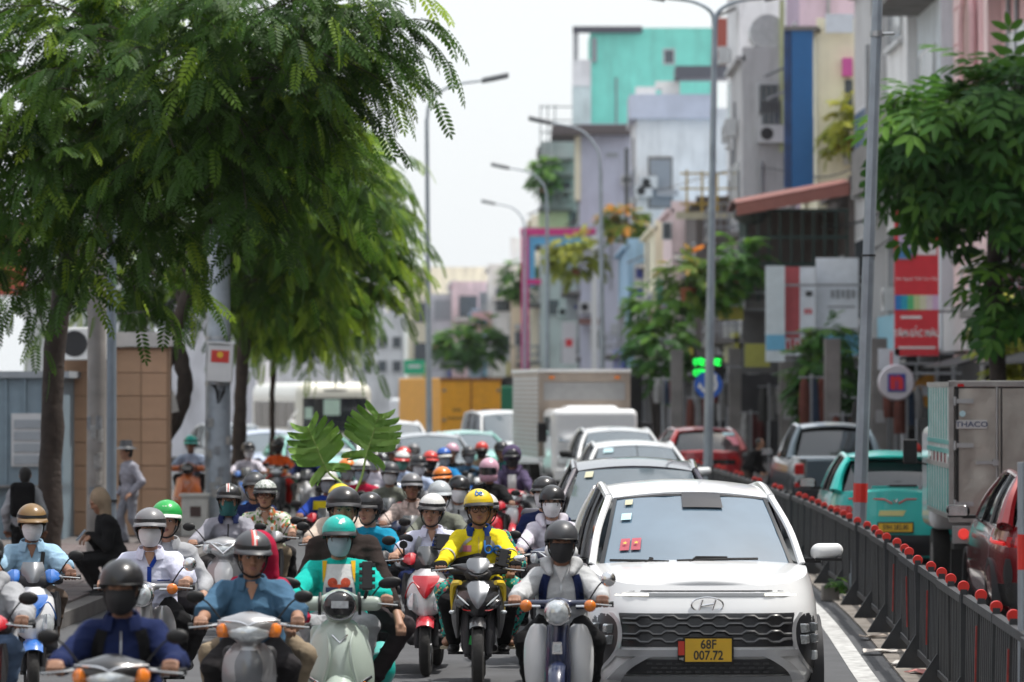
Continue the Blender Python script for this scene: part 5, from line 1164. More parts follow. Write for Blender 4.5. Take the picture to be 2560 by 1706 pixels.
    def zipper(s, m, x=0.0, z0=None, z1=None, w=0.012):
        z0 = z0 or s.hip[2] + 0.05; z1 = z1 or s.n[2] - 0.03
        return s.band('zipper', [(x, z0), (x, (z0 + z1) / 2), (x, z1)], w, m, 0.005, 0.004)
    def straps(s, m, w=0.055):
        for g in (-1, 1):
            n = s.n; s.band('backpack_strap', [(g * .098, n[2] - .045), (g * .118, n[2] - .11), (g * .128, n[2] - .2), (g * .13, n[2] - .28)], w, m, 0.008, 0.012)
        S = SDF(0.018); S.box(s.n - s.up * 0.25 + np.array((0, 0.2, 0)), np.array((.15, .08, .22)), .06, .02); link('backpack', S.mesh(), m, s.t); return s
    def placket(s, m, w=0.035, x=0.0, z0=None):
        n = s.n; z0 = z0 or s.hip[2] + 0.02
        return s.band('placket', [(x, z0), (x, (z0 + n[2]) / 2), (x, n[2] - .1)], w, m, 0.005, 0.004)
    def vneck(s, m, w=0.05, z=0.13):
        """open collar triangle showing skin or an undershirt"""
        n = s.n; g = [[(-w * u + 2 * w * u * v, n[2] - z * (1 - u) + 0.01) for v in np.linspace(0, 1, 5)] for u in np.linspace(0.04, 1, 6)]
        return s.decal('open_neck', g, m, 0.004, 0.004)
# ================================================================== motorbikes
# every kind is built once in local space (front wheel towards -y, origin on the ground), later copies share the meshes
BIKES = {}
class Bike:
    """list of (part name, mesh, role, parent index)"""
    def __init__(s): s.parts = []
    def put(s, name, g, role, parent=None, smooth=True, angle=40):
        me = g if isinstance(g, bpy.types.Mesh) else g.mesh(smooth, angle)
        s.parts.append((name, me, role, parent)); return len(s.parts) - 1
def wheel(B, name, c, r, w, spokes=5, disc=True, wire=False):
    t = G(); pr = [(r - w * 0.95, -w * .42), (r - w * .5, -w * .52), (r - w * .12, -w * .36), (r, 0), (r - w * .12, w * .36), (r - w * .5, w * .52), (r - w * .95, w * .42), (r - w * .95, -w * .42)]
    t.lathe(pr, c, 'x', 36); i = B.put(name, t, 'rubber')
    q = G(); q.lathe([(r - w * 1.3, -w * .3), (r - w * .9, -w * .4), (r - w * .9, w * .4), (r - w * 1.3, w * .3), (r - w * 1.3, -w * .3)], c, 'x', 30)
    for k in range(spokes if not wire else 16):
        a = 2 * math.pi * k / (spokes if not wire else 16); rr = r - w * 1.1
        q.cyl((c[0], c[1], c[2]), (c[0], c[1] + rr * math.cos(a), c[2] + rr * math.sin(a)), 0.014 if not wire else 0.003, n=6)
    q.lathe([(0, -.05), (.04, -.05), (.045, .05), (0, .05)], c, 'x', 16); B.put('rim', q, 'rim', i)
    if disc:
        q = G(); q.lathe([(.05, .034), (.1, .034), (.1, .039), (.05, .039)], c, 'x', 24); B.put('brake_disc', q, 'steel', i)
def mirror(B, sgn, base, tip, rx=0.062, rz=0.042, role='black', rnd=False, tilt=0.0):
    q = G(); b = np.array(base); t = np.array(tip); q.tube([b, b + (t - b) * .5 + np.array((0, 0, .03)), t + np.array((-sgn * rx * .3, .0, 0))], .006, 6, smooth=8); i = B.put('mirror', q, 'black')
    S = SDF(0.009); S.ell(t, np.array((rx, .024, rz if not rnd else rx)), .01, rotm(0, sgn * tilt, 0)); S.cut.append((1, t[1] + .012, -1)); B.put('mirror_housing', S.mesh(), role, i)
    q = G(); q.lathe([(0, 0), (1, 0), (1, .002), (0, .002)], n=18); V = np.array(q.v); V = np.c_[V[:, 0] * rx * .88, V[:, 2], V[:, 1] * (rz if not rnd else rx) * .88] @ rotm(0, sgn * tilt, 0).T + t + np.array((0, .0125, 0)); q.v = [tuple(p) for p in V]; B.put('mirror_glass', q, 'chrome', i, False)
def grips(B, y, z, half, sweep=0.05, levers=True, inner=0.16):
    for g in (-1, 1):
        q = G(); q.tube([(g * inner * .4, y + .0, z + .01), (g * inner, y, z + .01), (g * (half - .11), y + sweep * .4, z)], .011, 8); i = B.put('handlebar', q, 'steel')
        q = G(); q.tube([(g * (half - .12), y + sweep * .4, z), (g * (half + .01), y + sweep, z - .005)], .017, 10); q.lathe([(0, 0), (.02, 0), (.02, .02), (0, .02)], (g * (half + (.01 if g > 0 else .03)), y + sweep, z - .005), 'x', 10); B.put('grip', q, 'black', i)
        if levers:
            q = G(); q.tube([(g * (half - .15), y - .03, z + .005), (g * (half - .08), y - .055, z), (g * (half + .02), y - .035, z - .01)], [.008, .006, .007], 6, smooth=8); B.put('brake_lever', q, 'lever', i)
def rear(B, seat_z, body='main', wr=.245, tail=0.78, floor=True, low=False):
    wheel(B, 'rear_wheel', (0, .62, wr), wr, .1, 5, False)
    S = SDF(0.017)
    S.cone((0, .12, seat_z - .2), (0, .72, seat_z - .1), .11, .085, .06, (1.0, 1, .85)); S.cone((0, .1, seat_z - .25), (0, .12, .42), .1, .1, .06, (.9, 1.2, 1))
    S.cone((0, .7, seat_z - .1), (0, .92, seat_z - .02), .07, .035, .05); B.put('rear_body', S.mesh(), body)
    S = SDF(0.015); S.cone((0, -.02, seat_z - .06), (0, .3, seat_z - .055), .085, .115, .05, (.88, 1, 1.5)); S.cone((0, .3, seat_z - .05), (0, .78, seat_z - .01), .12, .09, .06, (.95, 1, 1.6)); B.put('seat', S.mesh(), 'seat')
    q = G(); q.tube([(.12, .15, .3), (.15, .4, .28), (.17, .85, .36)], [.03, .05, .055], 12); B.put('exhaust', q, 'dark')
    S = SDF(0.018); S.box((0, .35, .33), (.1, .26, .1), .05, .03); S.cone((-.08, .4, .3), (-.08, .62, .26), .07, .06, .04); B.put('engine', S.mesh(), 'dark')
    q = G(); q.shell([(seat_z - .1, .07, .94, .88), (seat_z - .03, .08, .95, .88), (seat_z + .01, .05, .93, .9)], -.02); B.put('tail_light', q, 'red')
    q = G(); q.wheel_arc((0, .62, wr), wr + .04, .12, R(60), R(175)); B.put('rear_mudguard', q, 'dark')
    q = G(); q.tube([(-.1, .6, seat_z + .0), (-.1, .85, seat_z + .04), (.1, .85, seat_z + .04), (.1, .6, seat_z + .0)], .011, 8, smooth=16); B.put('grab_rail', q, 'black')
    if floor:
        S = SDF(0.018); S.box((0, -.14, .29), (.19, .24, .05), .04, .03); S.cone((0, .1, .3), (0, .12, .5), .13, .11, .05); B.put('floorboard', S.mesh(), 'dark')
    else:
        S = SDF(0.017); S.cone((0, -.36, .8), (0, -.1, .6), .06, .07, .05); S.cone((0, -.1, .6), (0, .15, seat_z - .18), .075, .09, .05); B.put('spine', S.mesh(), body)
        S = SDF(0.017); S.box((0, .0, .33), (.1, .16, .12), .06, .03); S.cone((0, -.16, .34), (0, -.02, .34), .06, .08, .03); B.put('engine_block', S.mesh(), 'dark')
        q = G(); q.cyl((-.25, .14, .26), (.25, .14, .26), .012, n=8); B.put('foot_peg', q, 'black')
def fork(B, x, top, wr=.245, w=.1, r=.022, fy=-.64, role='dark'):
    for g in (-1, 1):
        q = G(); q.cyl((g * x, fy, wr), (g * x * .95, top[1], top[2]), r, r * .85, 10); q.cyl((g * x, fy - .0, wr + .02), (g * x, fy + .03, wr + .2), r * 1.35, r * 1.3, 10); B.put('fork_leg', q, role)
def make_bike(kind):
    if kind in BIKES: return BIKES[kind]
    B = Bike()
    if kind in ('sport', 'generic'):      # angular step-through scooter
        wr = .24; wheel(B, 'front_wheel', (0, -.64, wr), wr, .09, 5)
        fork(B, .075, (0, -.53, .62), wr)
        q = G(); q.wheel_arc((0, -.64, wr), wr + .045, .15, R(45), R(150)); B.put('front_mudguard', q, 'accent')
        q = G(); q.shell([(.5, .055, -.72, -.62), (.545, .12, -.735, -.6), (.6, .16, -.745, -.57), (.68, .19, -.735, -.54), (.76, .185, -.7, -.51), (.84, .14, -.655, -.5), (.9, .085, -.61, -.5)], .03, 15, 1.6, 30); sh = B.put('front_shield', q, 'main')
        q = G(); q.shell([(.66, .01, -.772, -.765), (.71, .05, -.765, -.74), (.77, .085, -.738, -.7), (.82, .112, -.706, -.65), (.845, .108, -.688, -.63)], .02, 9, 1.2, 16); B.put('nose_panel', q, 'accent', sh)
        for g in (-1, 1):
            q = G(); q.shell([(.56, .035, -.735, -.7), (.6, .055, -.735, -.68), (.66, .05, -.72, -.66), (.7, .02, -.7, -.67)], .02, 7, 1.5, 10, None, g * .105); B.put('headlight', q, 'lens', sh)
            q = G(); q.tube([(g * .05, -.74, .745), (g * .11, -.69, .79), (g * .16, -.63, .72), (g * .185, -.57, .62)], .006, 5, smooth=10); B.put('trim_stripe', q, 'accent', sh)
            q = G(); q.shell([(.6, .02, -.63, -.56), (.68, .03, -.6, -.53), (.78, .03, -.56, -.5), (.86, .015, -.52, -.49)], .02, 5, 1, 10, None, g * .185); B.put('side_fairing', q, 'dark', sh)
        S = SDF(0.016); S.box((0, -.47, .62), (.19, .05, .24), .05, .03, rotm(R(-12))); B.put('leg_shield', S.mesh(), 'dark')
        S = SDF(0.012); S.cone((-.2, -.46, .945), (.2, -.46, .945), .035, .035, .03); S.cone((0, -.5, .93), (0, -.44, 1.0), .085, .075, .05, (.75, 1.2, 1)); S.cone((0, -.46, .95), (0, -.45, .8), .05, .06, .03); hb = B.put('handlebar_cowl', S.mesh(), 'dark')
        q = G(); q.shell([(.93, .03, -.6, -.58), (.97, .075, -.59, -.53), (1.03, .09, -.55, -.49), (1.085, .075, -.5, -.46)], .008, 9, 1.6, 14); B.put('windscreen', q, 'screen', hb)
        for g in (-1, 1):
            q = G(); q.shell([(.93, .02, -.56, -.53), (.96, .07, -.55, -.49), (1.0, .06, -.52, -.47), (1.03, .02, -.49, -.47)], .03, 7, 1.3, 10, None, g * .14); B.put('cowl_panel', q, 'accent', hb)
        grips(B, -.45, .97, .34); rear(B, .73)
        for g in (-1, 1): mirror(B, g, (g * .2, -.45, .99), (g * .33, -.44, 1.13))
        B.seat = .73; B.grip = (.29, -.425, .972); B.feet = [(-.13, -.18, .335), (.13, -.18, .335)]
    elif kind == 'winner':               # sharp underbone with beak fairing
        wr = .285; wheel(B, 'front_wheel', (0, -.66, wr), wr, .095, 5)
        fork(B, .085, (0, -.5, .75), wr, r=.026)
        q = G(); q.wheel_arc((0, -.66, wr), wr + .04, .13, R(52), R(140)); B.put('front_mudguard', q, 'main')
        q = G(); q.shell([(.6, .05, -.7, -.62), (.65, .12, -.74, -.6), (.7, .16, -.755, -.57), (.77, .185, -.74, -.53), (.83, .18, -.69, -.5), (.875, .13, -.63, -.49), (.89, .07, -.6, -.5)], .04, 15, 1.5, 30); sh = B.put('front_fairing', q, 'main')
        q = G(); q.shell([(.67, .008, -.79, -.78), (.72, .045, -.785, -.755), (.79, .075, -.74, -.715), (.85, .085, -.68, -.65), (.885, .05, -.64, -.62)], .02, 9, 1.3, 14); B.put('beak_panel', q, 'panel', sh)
        for g in (-1, 1):
            M = (rotm(0, g * R(-28), 0), np.array((g * .115, 0, .7)))
            q = G(); q.shell([(-.035, .06, -.735, -.71), (.0, .075, -.735, -.69), (.035, .05, -.715, -.68)], .03, 7, 1.5, 9, M); h = B.put('headlight', q, 'gloss', sh)
            q = G(); q.tube([(g * .055, -.755, .655), (g * .11, -.735, .66), (g * .165, -.68, .7)], .005, 5, smooth=9); B.put('red_light_strip', q, 'accent', h)
            q = G(); q.tube([(g * .165, -.66, .775), (g * .12, -.72, .735), (g * .07, -.76, .695)], [.003, .009, .003], 6, smooth=9); B.put('running_light', q, 'lens', h)
            q = G(); q.shell([(.42, .012, -.5, -.48), (.55, .045, -.56, -.46), (.68, .055, -.6, -.46), (.8, .045, -.58, -.46), (.86, .02, -.54, -.47)], .03, 6, 1, 16, None, g * .165); B.put('side_fairing', q, 'main', sh)
            q = G(); q.tube([(g * .14, -.62, .87), (g * .19, -.55, .855), (g * .205, -.5, .76), (g * .2, -.46, .6)], [.02, .03, .022, .012], 6, smooth=12); B.put('yellow_flank', q, 'second', sh)
            S = SDF(.01); S.ell((g * .205, -.6, .635), (.028, .03, .018), .01); B.put('turn_signal', S.mesh(), 'lens', sh)
        S = SDF(0.016); S.box((0, -.5, .55), (.14, .04, .2), .04, .03, rotm(R(-10))); S.cone((0, -.5, .8), (0, -.43, .95), .06, .06, .03); B.put('radiator_panel', S.mesh(), 'dark')
        S = SDF(0.011); S.cone((-.21, -.46, .955), (.21, -.46, .955), .028, .028, .03); S.cone((0, -.52, .93), (0, -.44, 1.0), .075, .07, .05, (.7, 1.2, 1)); hb = B.put('handlebar_cowl', S.mesh(), 'dark')
        q = G(); q.shell([(.895, .012, -.6, -.585), (.94, .085, -.6, -.53), (.985, .2, -.56, -.46), (1.0, .21, -.53, -.46), (1.015, .13, -.515, -.47)], .02, 15, 1.3, 18); B.put('cowl_panel', q, 'main', hb)
        q = G(); q.shell([(.945, .035, -.63, -.61), (.98, .08, -.61, -.57), (1.03, .092, -.565, -.52), (1.06, .07, -.53, -.5)], .012, 9, 1.6, 14); B.put('meter_visor', q, 'panel', hb)
        q = G(); q.shell([(.9, .006, -.64, -.63), (.925, .05, -.635, -.6), (.95, .085, -.6, -.56)], .014, 9, 1.2, 8); B.put('air_intake', q, 'gloss', hb)
        grips(B, -.45, .97, .35); rear(B, .75, wr=.285, floor=False)
        mirror(B, 1, (.18, -.44, .98), (.33, -.47, 1.055), .055, .028, 'chrome')
        B.seat = .75; B.grip = (.3, -.425, .972); B.feet = [(-.2, .06, .29), (.2, .06, .29)]
    elif kind == 'retro':                # smooth electric scooter with wide shield
        wr = .23; wheel(B, 'front_wheel', (0, -.62, wr), wr, .1, 5)
        fork(B, .075, (0, -.5, .6), wr)
        q = G(); q.wheel_arc((0, -.62, wr), wr + .05, .19, R(-5), R(165)); B.put('front_mudguard', q, 'main')
        q = G(); q.shell([(.31, .19, -.62, -.5), (.37, .225, -.68, -.53), (.47, .235, -.7, -.53), (.58, .225, -.69, -.52), (.68, .205, -.66, -.5), (.76, .175, -.615, -.48), (.82, .13, -.575, -.47), (.85, .09, -.55, -.47)], .035, 19, 2.2, 36); sh = B.put('front_shield', q, 'main')
        for g in (-1, 1):
            q = G(); q.tube([(g * .09, -.625, .78), (g * .072, -.68, .7), (g * .078, -.705, .58), (g * .12, -.69, .42), (g * .16, -.65, .33)], [.006, .012, .014, .014, .006], 8, smooth=22); B.put('shield_crease', q, 'main', sh)
            q = G(); q.tube([(g * .1, -.688, .405), (g * .14, -.66, .435), (g * .215, -.585, .475)], [.004, .013, .007], 6, smooth=10); h = B.put('turn_signal', q, 'gloss', sh)
            q = G(); q.tube([(g * .115, -.694, .41), (g * .17, -.648, .445)], .008, 6); B.put('amber_lens', q, 'orange', h)
            q = G(); q.tube([(g * .09, -.68, .345), (g * .11, -.684, .4), (g * .145, -.664, .447), (g * .216, -.588, .487)], .004, 6, smooth=14); B.put('chrome_trim', q, 'chrome', h)
        for z, w, hgt, yo in ((.735, .052, .05, -.638), (.4, .05, .025, -.708), (.38, .04, .022, -.706)):
            q = G(); q.tube([(-w, yo + .012, z + hgt * .5), (0, yo - .008, z - hgt * .5), (w, yo + .012, z + hgt * .5)], .007, 6); B.put('chevron_emblem', q, 'chrome', sh)
        S = SDF(0.016); S.box((0, -.46, .56), (.2, .05, .26), .05, .03, rotm(R(-10))); B.put('leg_shield', S.mesh(), 'main')
        S = SDF(0.011)
        S.cone((0, -.51, .955), (0, -.45, .965), .105, .1, .06, (.92, 1, 1.05)); S.cone((-.24, -.45, .96), (.24, -.45, .96), .05, .05, .05, (1, 1.1, 1)); S.cone((0, -.5, .9), (0, -.47, .8), .075, .07, .05); hb = B.put('handlebar_cowl', S.mesh(), 'main')
        q = G(); q.lathe([(0, .05), (.05, .045), (.085, .02), (.092, 0), (.092, -.02)], (0, -.6, .955), 'y', 28); V = np.array(q.v); V[:, 0] *= 1.12; V[:, 2] = .955 + (V[:, 2] - .955) * 1.0; q.v = [tuple(p) for p in V]; h = B.put('headlight', q, 'gloss', hb)
        q = G(); q.box((0, -.652, .965), (.115, .012, .048)); B.put('led_module', q, 'lens', h, False)
        q = G(); q.lathe([(.088, 0), (.097, .004), (.1, -.01), (.088, -.015)], (0, -.602, .955), 'y', 28); V = np.array(q.v); V[:, 0] *= 1.12; q.v = [tuple(p) for p in V]; B.put('headlight_ring', q, 'chrome', h)
        for g in (-1, 1):
            q = G(); q.tube([(g * .135, -.525, .89), (g * .135, -.53, .97), (g * .13, -.45, 1.03)], .011, 8, smooth=8); B.put('cowl_strap', q, 'black', hb)
        grips(B, -.44, .96, .37, .05, True, .2); rear(B, .72)
        for g in (-1, 1): mirror(B, g, (g * .21, -.44, 1.0), (g * .34, -.44, 1.1), .082, .04, tilt=-.15)
        B.seat = .72; B.grip = (.32, -.415, .962); B.feet = [(-.14, -.16, .34), (.14, -.16, .34)]
    elif kind in ('wave', 'sh'):        # step-through with wide headlamp nacelle
        wr = .28; wheel(B, 'front_wheel', (0, -.63, wr), wr, .075, 5, True, kind == 'wave')
        fork(B, .07, (0, -.5, .75), wr)
        q = G(); q.wheel_arc((0, -.63, wr), wr + .035, .12, R(35), R(150)); B.put('front_mudguard', q, 'main')
        q = G(); q.shell([(.36, .09, -.45, -.42), (.5, .14, -.53, -.46), (.65, .165, -.58, -.48), (.78, .15, -.56, -.47), (.86, .09, -.53, -.46)], .03, 13, 1.8, 26); sh = B.put('front_shield', q, 'main')
        q = G(); q.shell([(.5, .012, -.56, -.55), (.62, .07, -.6, -.57), (.74, .085, -.6, -.56), (.82, .05, -.57, -.54)], .02, 9, 1.6, 14); B.put('nose_panel', q, 'panel', sh)
        S = SDF(0.012); S.cone((-.14, -.47, .965), (.14, -.47, .965), .055, .055, .05, (1, .9, 1)); S.cone((0, -.5, .945), (0, -.45, .975), .09, .08, .05, (.7, 1, 1.05)); S.cone((0, -.48, .9), (0, -.47, .8), .06, .06, .04); hb = B.put('headlight_nacelle', S.mesh(), 'main')
        q = G(); q.shell([(.875, .04, -.575, -.56), (.9, .1, -.6, -.55), (.935, .13, -.605, -.54), (.965, .12, -.59, -.53), (.98, .05, -.57, -.54)], .03, 13, 1.8, 18); h = B.put('headlight', q, 'lens', hb)
        for g in (-1, 1):
            q = G(); q.shell([(.9, .03, -.56, -.53), (.93, .042, -.57, -.52), (.965, .04, -.56, -.51), (.985, .015, -.54, -.52)], .03, 7, 1.5, 10, None, g * .155); B.put('turn_signal', q, 'orange' if kind == 'wave' else 'lens', hb)
            q = G(); q.tube([(0, -.605, .975), (g * .06, -.59, .995), (g * .19, -.5, 1.0)], [.004, .008, .004], 6, smooth=9); B.put('nacelle_trim', q, 'chrome', hb)
        if kind == 'sh':
            for g in (-1, 1):
                q = G(); q.tube([(0, -.61, .9), (g * .07, -.6, .96), (g * .13, -.54, 1.0)], [.01, .012, .006], 6, smooth=9); B.put('v_trim', q, 'chrome', hb)
        S = SDF(0.016); S.box((0, -.43, .6), (.17, .04, .25), .05, .03, rotm(R(-14))); B.put('leg_shield', S.mesh(), 'dark')
        grips(B, -.44, .965, .345); rear(B, .74, wr=.28, floor=(kind == 'sh'))
        for g in (-1, 1): mirror(B, g, (g * .17, -.44, 1.0), (g * .33, -.43, 1.14), .06, .04)
        B.seat = .74; B.grip = (.295, -.415, .967); B.feet = [(-.19, .02, .29), (.19, .02, .29)] if kind == 'wave' else [(-.13, -.18, .33), (.13, -.18, .33)]
    elif kind == 'cub':                 # classic round-lamp step-through
        wr = .28; wheel(B, 'front_wheel', (0, -.61, wr), wr, .07, 5, False, True)
        q = G()
        for g in (-1, 1):
            q = G(); q.tube([(g * .06, -.6, .3), (g * .06, -.55, .55), (g * .05, -.48, .82)], [.022, .028, .025], 8); B.put('fork_leg', q, 'blue')
        q = G(); q.wheel_arc((0, -.61, wr), wr + .03, .11, R(30), R(160)); B.put('front_mudguard', q, 'blue')
        q = G(); q.shell([(.48, .055, -.6, -.5), (.6, .06, -.62, -.52), (.72, .06, -.62, -.52), (.82, .062, -.6, -.5), (.88, .06, -.58, -.5)], .06, 9, 2, 18); nk = B.put('front_column', q, 'blue')
        q = G(); q.prism([(-.035, .64), (.035, .64), (.03, .72), (-.03, .72)], -.645, -.625); B.put('chrome_badge', q, 'chrome', nk, False)
        q = G(); q.prism([(-.022, .655), (.022, .655), (.02, .705), (-.02, .705)], -.65, -.64); B.put('badge_centre', q, 'lens', nk, False)
        for g in (-1, 1):
            q = G(); rows = [(.3, .045, -.36, -.36), (.42, .085, -.44, -.38), (.56, .1, -.49, -.4), (.7, .095, -.5, -.41), (.8, .06, -.49, -.43), (.83, .03, -.48, -.45)]
            q.shell(rows, .012, 9, 2, 22, None, g * .135); B.put('leg_shield', q, 'main')
        S = SDF(0.011); S.cone((0, -.56, .915), (0, -.48, .93), .09, .075, .05); S.cone((-.2, -.46, .97), (.2, -.46, .97), .022, .022, .04); S.cone((0, -.5, .9), (0, -.48, .8), .06, .055, .04); hb = B.put('headlight_nacelle', S.mesh(), 'blue')
        q = G(); q.lathe([(0, .035), (.04, .032), (.066, .02), (.078, 0)], (0, -.64, .915), 'y', 28); h = B.put('headlight', q, 'lens', hb)
        q = G(); q.lathe([(.074, .012), (.086, .006), (.092, -.02), (.088, -.05)], (0, -.635, .915), 'y', 28); B.put('headlight_ring', q, 'chrome', h)
        for g in (-1, 1):
            q = G(); q.cyl((g * .12, -.49, .95), (g * .2, -.5, .95), .01, n=8); i = B.put('indicator_stalk', q, 'chrome', hb)
            S = SDF(.009); S.ell((g * .215, -.525, .955), (.042, .03, .042), .01); B.put('turn_signal', S.mesh(), 'orange', i)
        grips(B, -.45, .965, .34); rear(B, .72, 'blue', wr=.28, floor=False)
        mirror(B, 1, (.2, -.44, .98), (.335, -.44, 1.13), .052, .052, 'chrome', True)
        B.seat = .72; B.grip = (.295, -.425, .967); B.feet = [(-.2, .02, .29), (.2, .02, .29)]
    BIKES[kind] = B
    return B
PANEL = mat('panel_grey', (0.16, 0.17, 0.185), 0.3, 0.4, coat=0.6)
def bike(kind, label, loc, rz, cols, name='motor_scooter', steer=0.0, group=None, plate=None):
    """cols: materials for roles main, accent, second..."""
    B = make_bike(kind); t = thing(name, label, 'motorbike', loc, rz, group)
    base = dict(rubber=RUBBER, rim=STEEL, steel=STEEL, chrome=CHROME, black=BLACK, dark=DGREY, gloss=GLOSSB, lens=LENS, orange=ORANGE, red=REDL, lever=STEEL, seat=mat('seat_vinyl', (0.02, 0.019, 0.019), 0.55, bump=0.15), screen=mat('smoked_screen', (0.1, 0.105, 0.11), 0.2, 0.3, coat=0.8), panel=PANEL, second=cols.get('main'), blue=cols.get('main'), accent=cols.get('main'))
    base.update(cols); O = []
    for name_, me, role, par in B.parts:
        O.append(link(name_, me, base.get(role, DGREY), t if par is None else O[par]))
    t['seat'] = B.seat
    return t, B
# ================================================================== cars, vans, trucks
def lt(tab): return lerp_tab(tab)
class Car:
    """front towards -y, origin on the ground in the middle of the car"""
    def __init__(s, label, loc, rz, L, W, Hh, pm, hood, cowl, roof_f, roof_r, tail, belt, zb=0.22, nexp=5.0, cat='car', name='parked_car',
                 glass=None, roofm=None, wr=0.33, seats=True, group=None, front_drop=0.1, rear_in=0.06, crown=0.035, roofw=0.66, tumble=None):
        s.L, s.W, s.H = L, W, Hh; s.pm = pm; s.t = thing(name, label, cat, loc, rz, group); s.gl = glass or GLASS; s.zb = zb
        s.zt = lt([(-L / 2, hood[0]), (-L / 2 + 0.35, hood[1]), (cowl[0], cowl[1]), (tail[0], belt), (L / 2, tail[1])])
        s.wp = lt([(0, .9), (.12, .97), (.4, 1.0), (.7, .99), (.9, .955), (1, .92)])
        s.fr = lt([(0, .1), (.2, .02), (.45, 0), (.75, .03), (1, front_drop)]); s.rr = lt([(0, .08), (.25, 0), (.6, .02), (1, rear_in)])
        s.ne = nexp
        a = np.linspace(0, 2 * np.pi, 4001); c, sn = np.cos(a), np.sin(a)
        px = np.sign(c) * np.abs(c) ** (2 / nexp); py = np.sign(sn) * np.abs(sn) ** (2 / nexp)
        seg = np.r_[0, np.cumsum(np.hypot(np.diff(px * W / 2), np.diff(py * L / 2)))]
        # half outline front (-y) -> rear on the +x side, mirrored
        h = 44; u0 = np.interp(1.5 * np.pi, a, seg); u1 = seg[-1] + np.interp(0.5 * np.pi, a, seg)
        u = np.linspace(u0, u1, h) % seg[-1]
        nx, ny = np.interp(u, seg, px), np.interp(u, seg, py); nx[0] = nx[-1] = 0.0
        nz = 12; T = np.linspace(0, 1, nz)
        ring = np.zeros((nz, 2 * h, 3))
        for i, t in enumerate(T):
            w = W / 2 * s.wp(t); y0 = -L / 2 + s.fr(t); y1 = L / 2 - s.rr(t)
            y = (y0 + y1) / 2 + ny * (y1 - y0) / 2; ztop = np.array([s.zt(v) for v in y]); z = zb + (ztop - zb) * t
            ring[i, :h] = np.c_[nx * w, y, z]; ring[i, h:] = np.c_[-nx * w, y, z][::-1]
        q = G(); q.grid(ring, closed=True)
        top = ring[-1]; m = 9; deck = np.zeros((h, m, 3)); v = np.linspace(-1, 1, m)
        for i in range(h):
            p = top[i]; deck[i] = np.c_[p[0] * v, np.full(m, p[1]), p[2] + crown * (1 - v * v) * min(1, abs(p[0]) / (W * .3))]
        q.grid(deck[:, ::-1]); q.grid(np.stack([ring[0], ring[0] * np.array((0, 1, 1)) ]), closed=True)
        s.body = q.obj('body', pm, s.t, True, 50)
        # ---- cabin
        bw = W / 2 * .9; rw = W / 2 * roofw; yc, zc = cowl; yf, zf = roof_f; yr, zr = roof_r; yd = tail[0]; zd = belt
        s.cab = dict(bw=bw, rw=rw, yc=yc, zc=zc, yf=yf, zf=zf, yr=yr, zr=zr, yd=yd, zd=zd)
        U = np.linspace(-1, 1, 13)
        def edge(w, y, z, by, dz): return np.c_[U * w, y - by * (1 - U ** 2), z - dz * U ** 2]
        wb = edge(bw * .97, yc, zc - .01, .16, .03); wt = edge(rw, yf, zf, .07, .035)
        rt = edge(rw * .98, yr, zr, -.05, .035); rb = edge(bw * .95, yd, zd - .01, -.08, .02)
        s.wb, s.wt, s.rt, s.rb = wb, wt, rt, rb
        f = np.linspace(0, 1, 8)[:, None, None]
        ws = wb * (1 - f) + wt * f; ws[..., 1] -= (0.035 * np.sin(np.pi * f[..., 0]))
        s.ws = ws
        i0, i1 = 0, 13
        k = s.gl
        q = G(); q.slab(ws[:, :] * np.array((0.955, 1, 1)), (0, 0.02, -.015)); s.windshield = q.obj('windshield', k, s.t)
        f2 = np.linspace(0, 1, 12)[:, None, None]; rf = wt * (1 - f2) + rt * f2
        rf[..., 2] += (0.06 * np.sin(np.pi * f2[..., 0])) + 0.02 * (1 - U ** 2)[None, :]
        q = G(); q.slab(rf, (0, 0, -.03)); s.roof = q.obj('roof', roofm or pm, s.t)
        s.rf = rf
        rw_ = rt * (1 - f) + rb * f; rw_[..., 1] += 0.03 * np.sin(np.pi * f[..., 0])
        q = G(); q.slab((rw_ * np.array((.9, 1, 1)))[1:], (0, -.02, -.01)); s.rear_glass = q.obj('rear_window', k, s.t)
        for g in (-1, 1):
            n = 12; ys = np.linspace(0, 1, n)
            lo = np.c_[np.full(n, g * bw * 1.0), yc + (yd - yc) * ys, [s.zt(v) - .0 for v in yc + (yd - yc) * ys]]
            hi = np.c_[np.full(n, g * (rw + .012)), yf + (yr - yf) * ys, zf + (zr - zf) * ys - .035 + .055 * np.sin(np.pi * ys)]
            side = np.stack([lo * (1 - e) + hi * e for e in np.linspace(0, 1, 5)]); side[:, :, 0] += g * (0.03 * np.sin(np.linspace(0, np.pi, 5)))[:, None]
            q = G(); q.slab(side[:, ::(1 if g > 0 else -1)], (-g * .015, 0, 0)); q.obj('side_window', k if glass is None else DGLASS, s.t)
            def pil(a, b, c, r, name, m): q = G(); q.tube([a, b, c], r, 8, smooth=9); return q.obj(name, m, s.t)
            A0 = np.array((g * bw * .985, yc + .02, zc - .0)); A1 = np.array((g * (rw + .012), yf + .0, zf - .03)); D0 = np.array((g * bw * .97, yd - .02, zd)); D1 = np.array((g * (rw + .005), yr, zr - .03))
            pil(A0, (A0 + A1) / 2 + np.array((g * .02, -.03, .012)), A1, [.03, .028, .028], 'pillar', pm)
            pil(A1, (A1 + D1) / 2 + np.array((g * .012, 0, .058)), D1, .034, 'roof_rail', roofm or pm)
            pil(D1, (D1 + D0) / 2 + np.array((g * .02, .02, .02)), D0, [.045, .06, .085], 'rear_pillar', pm)
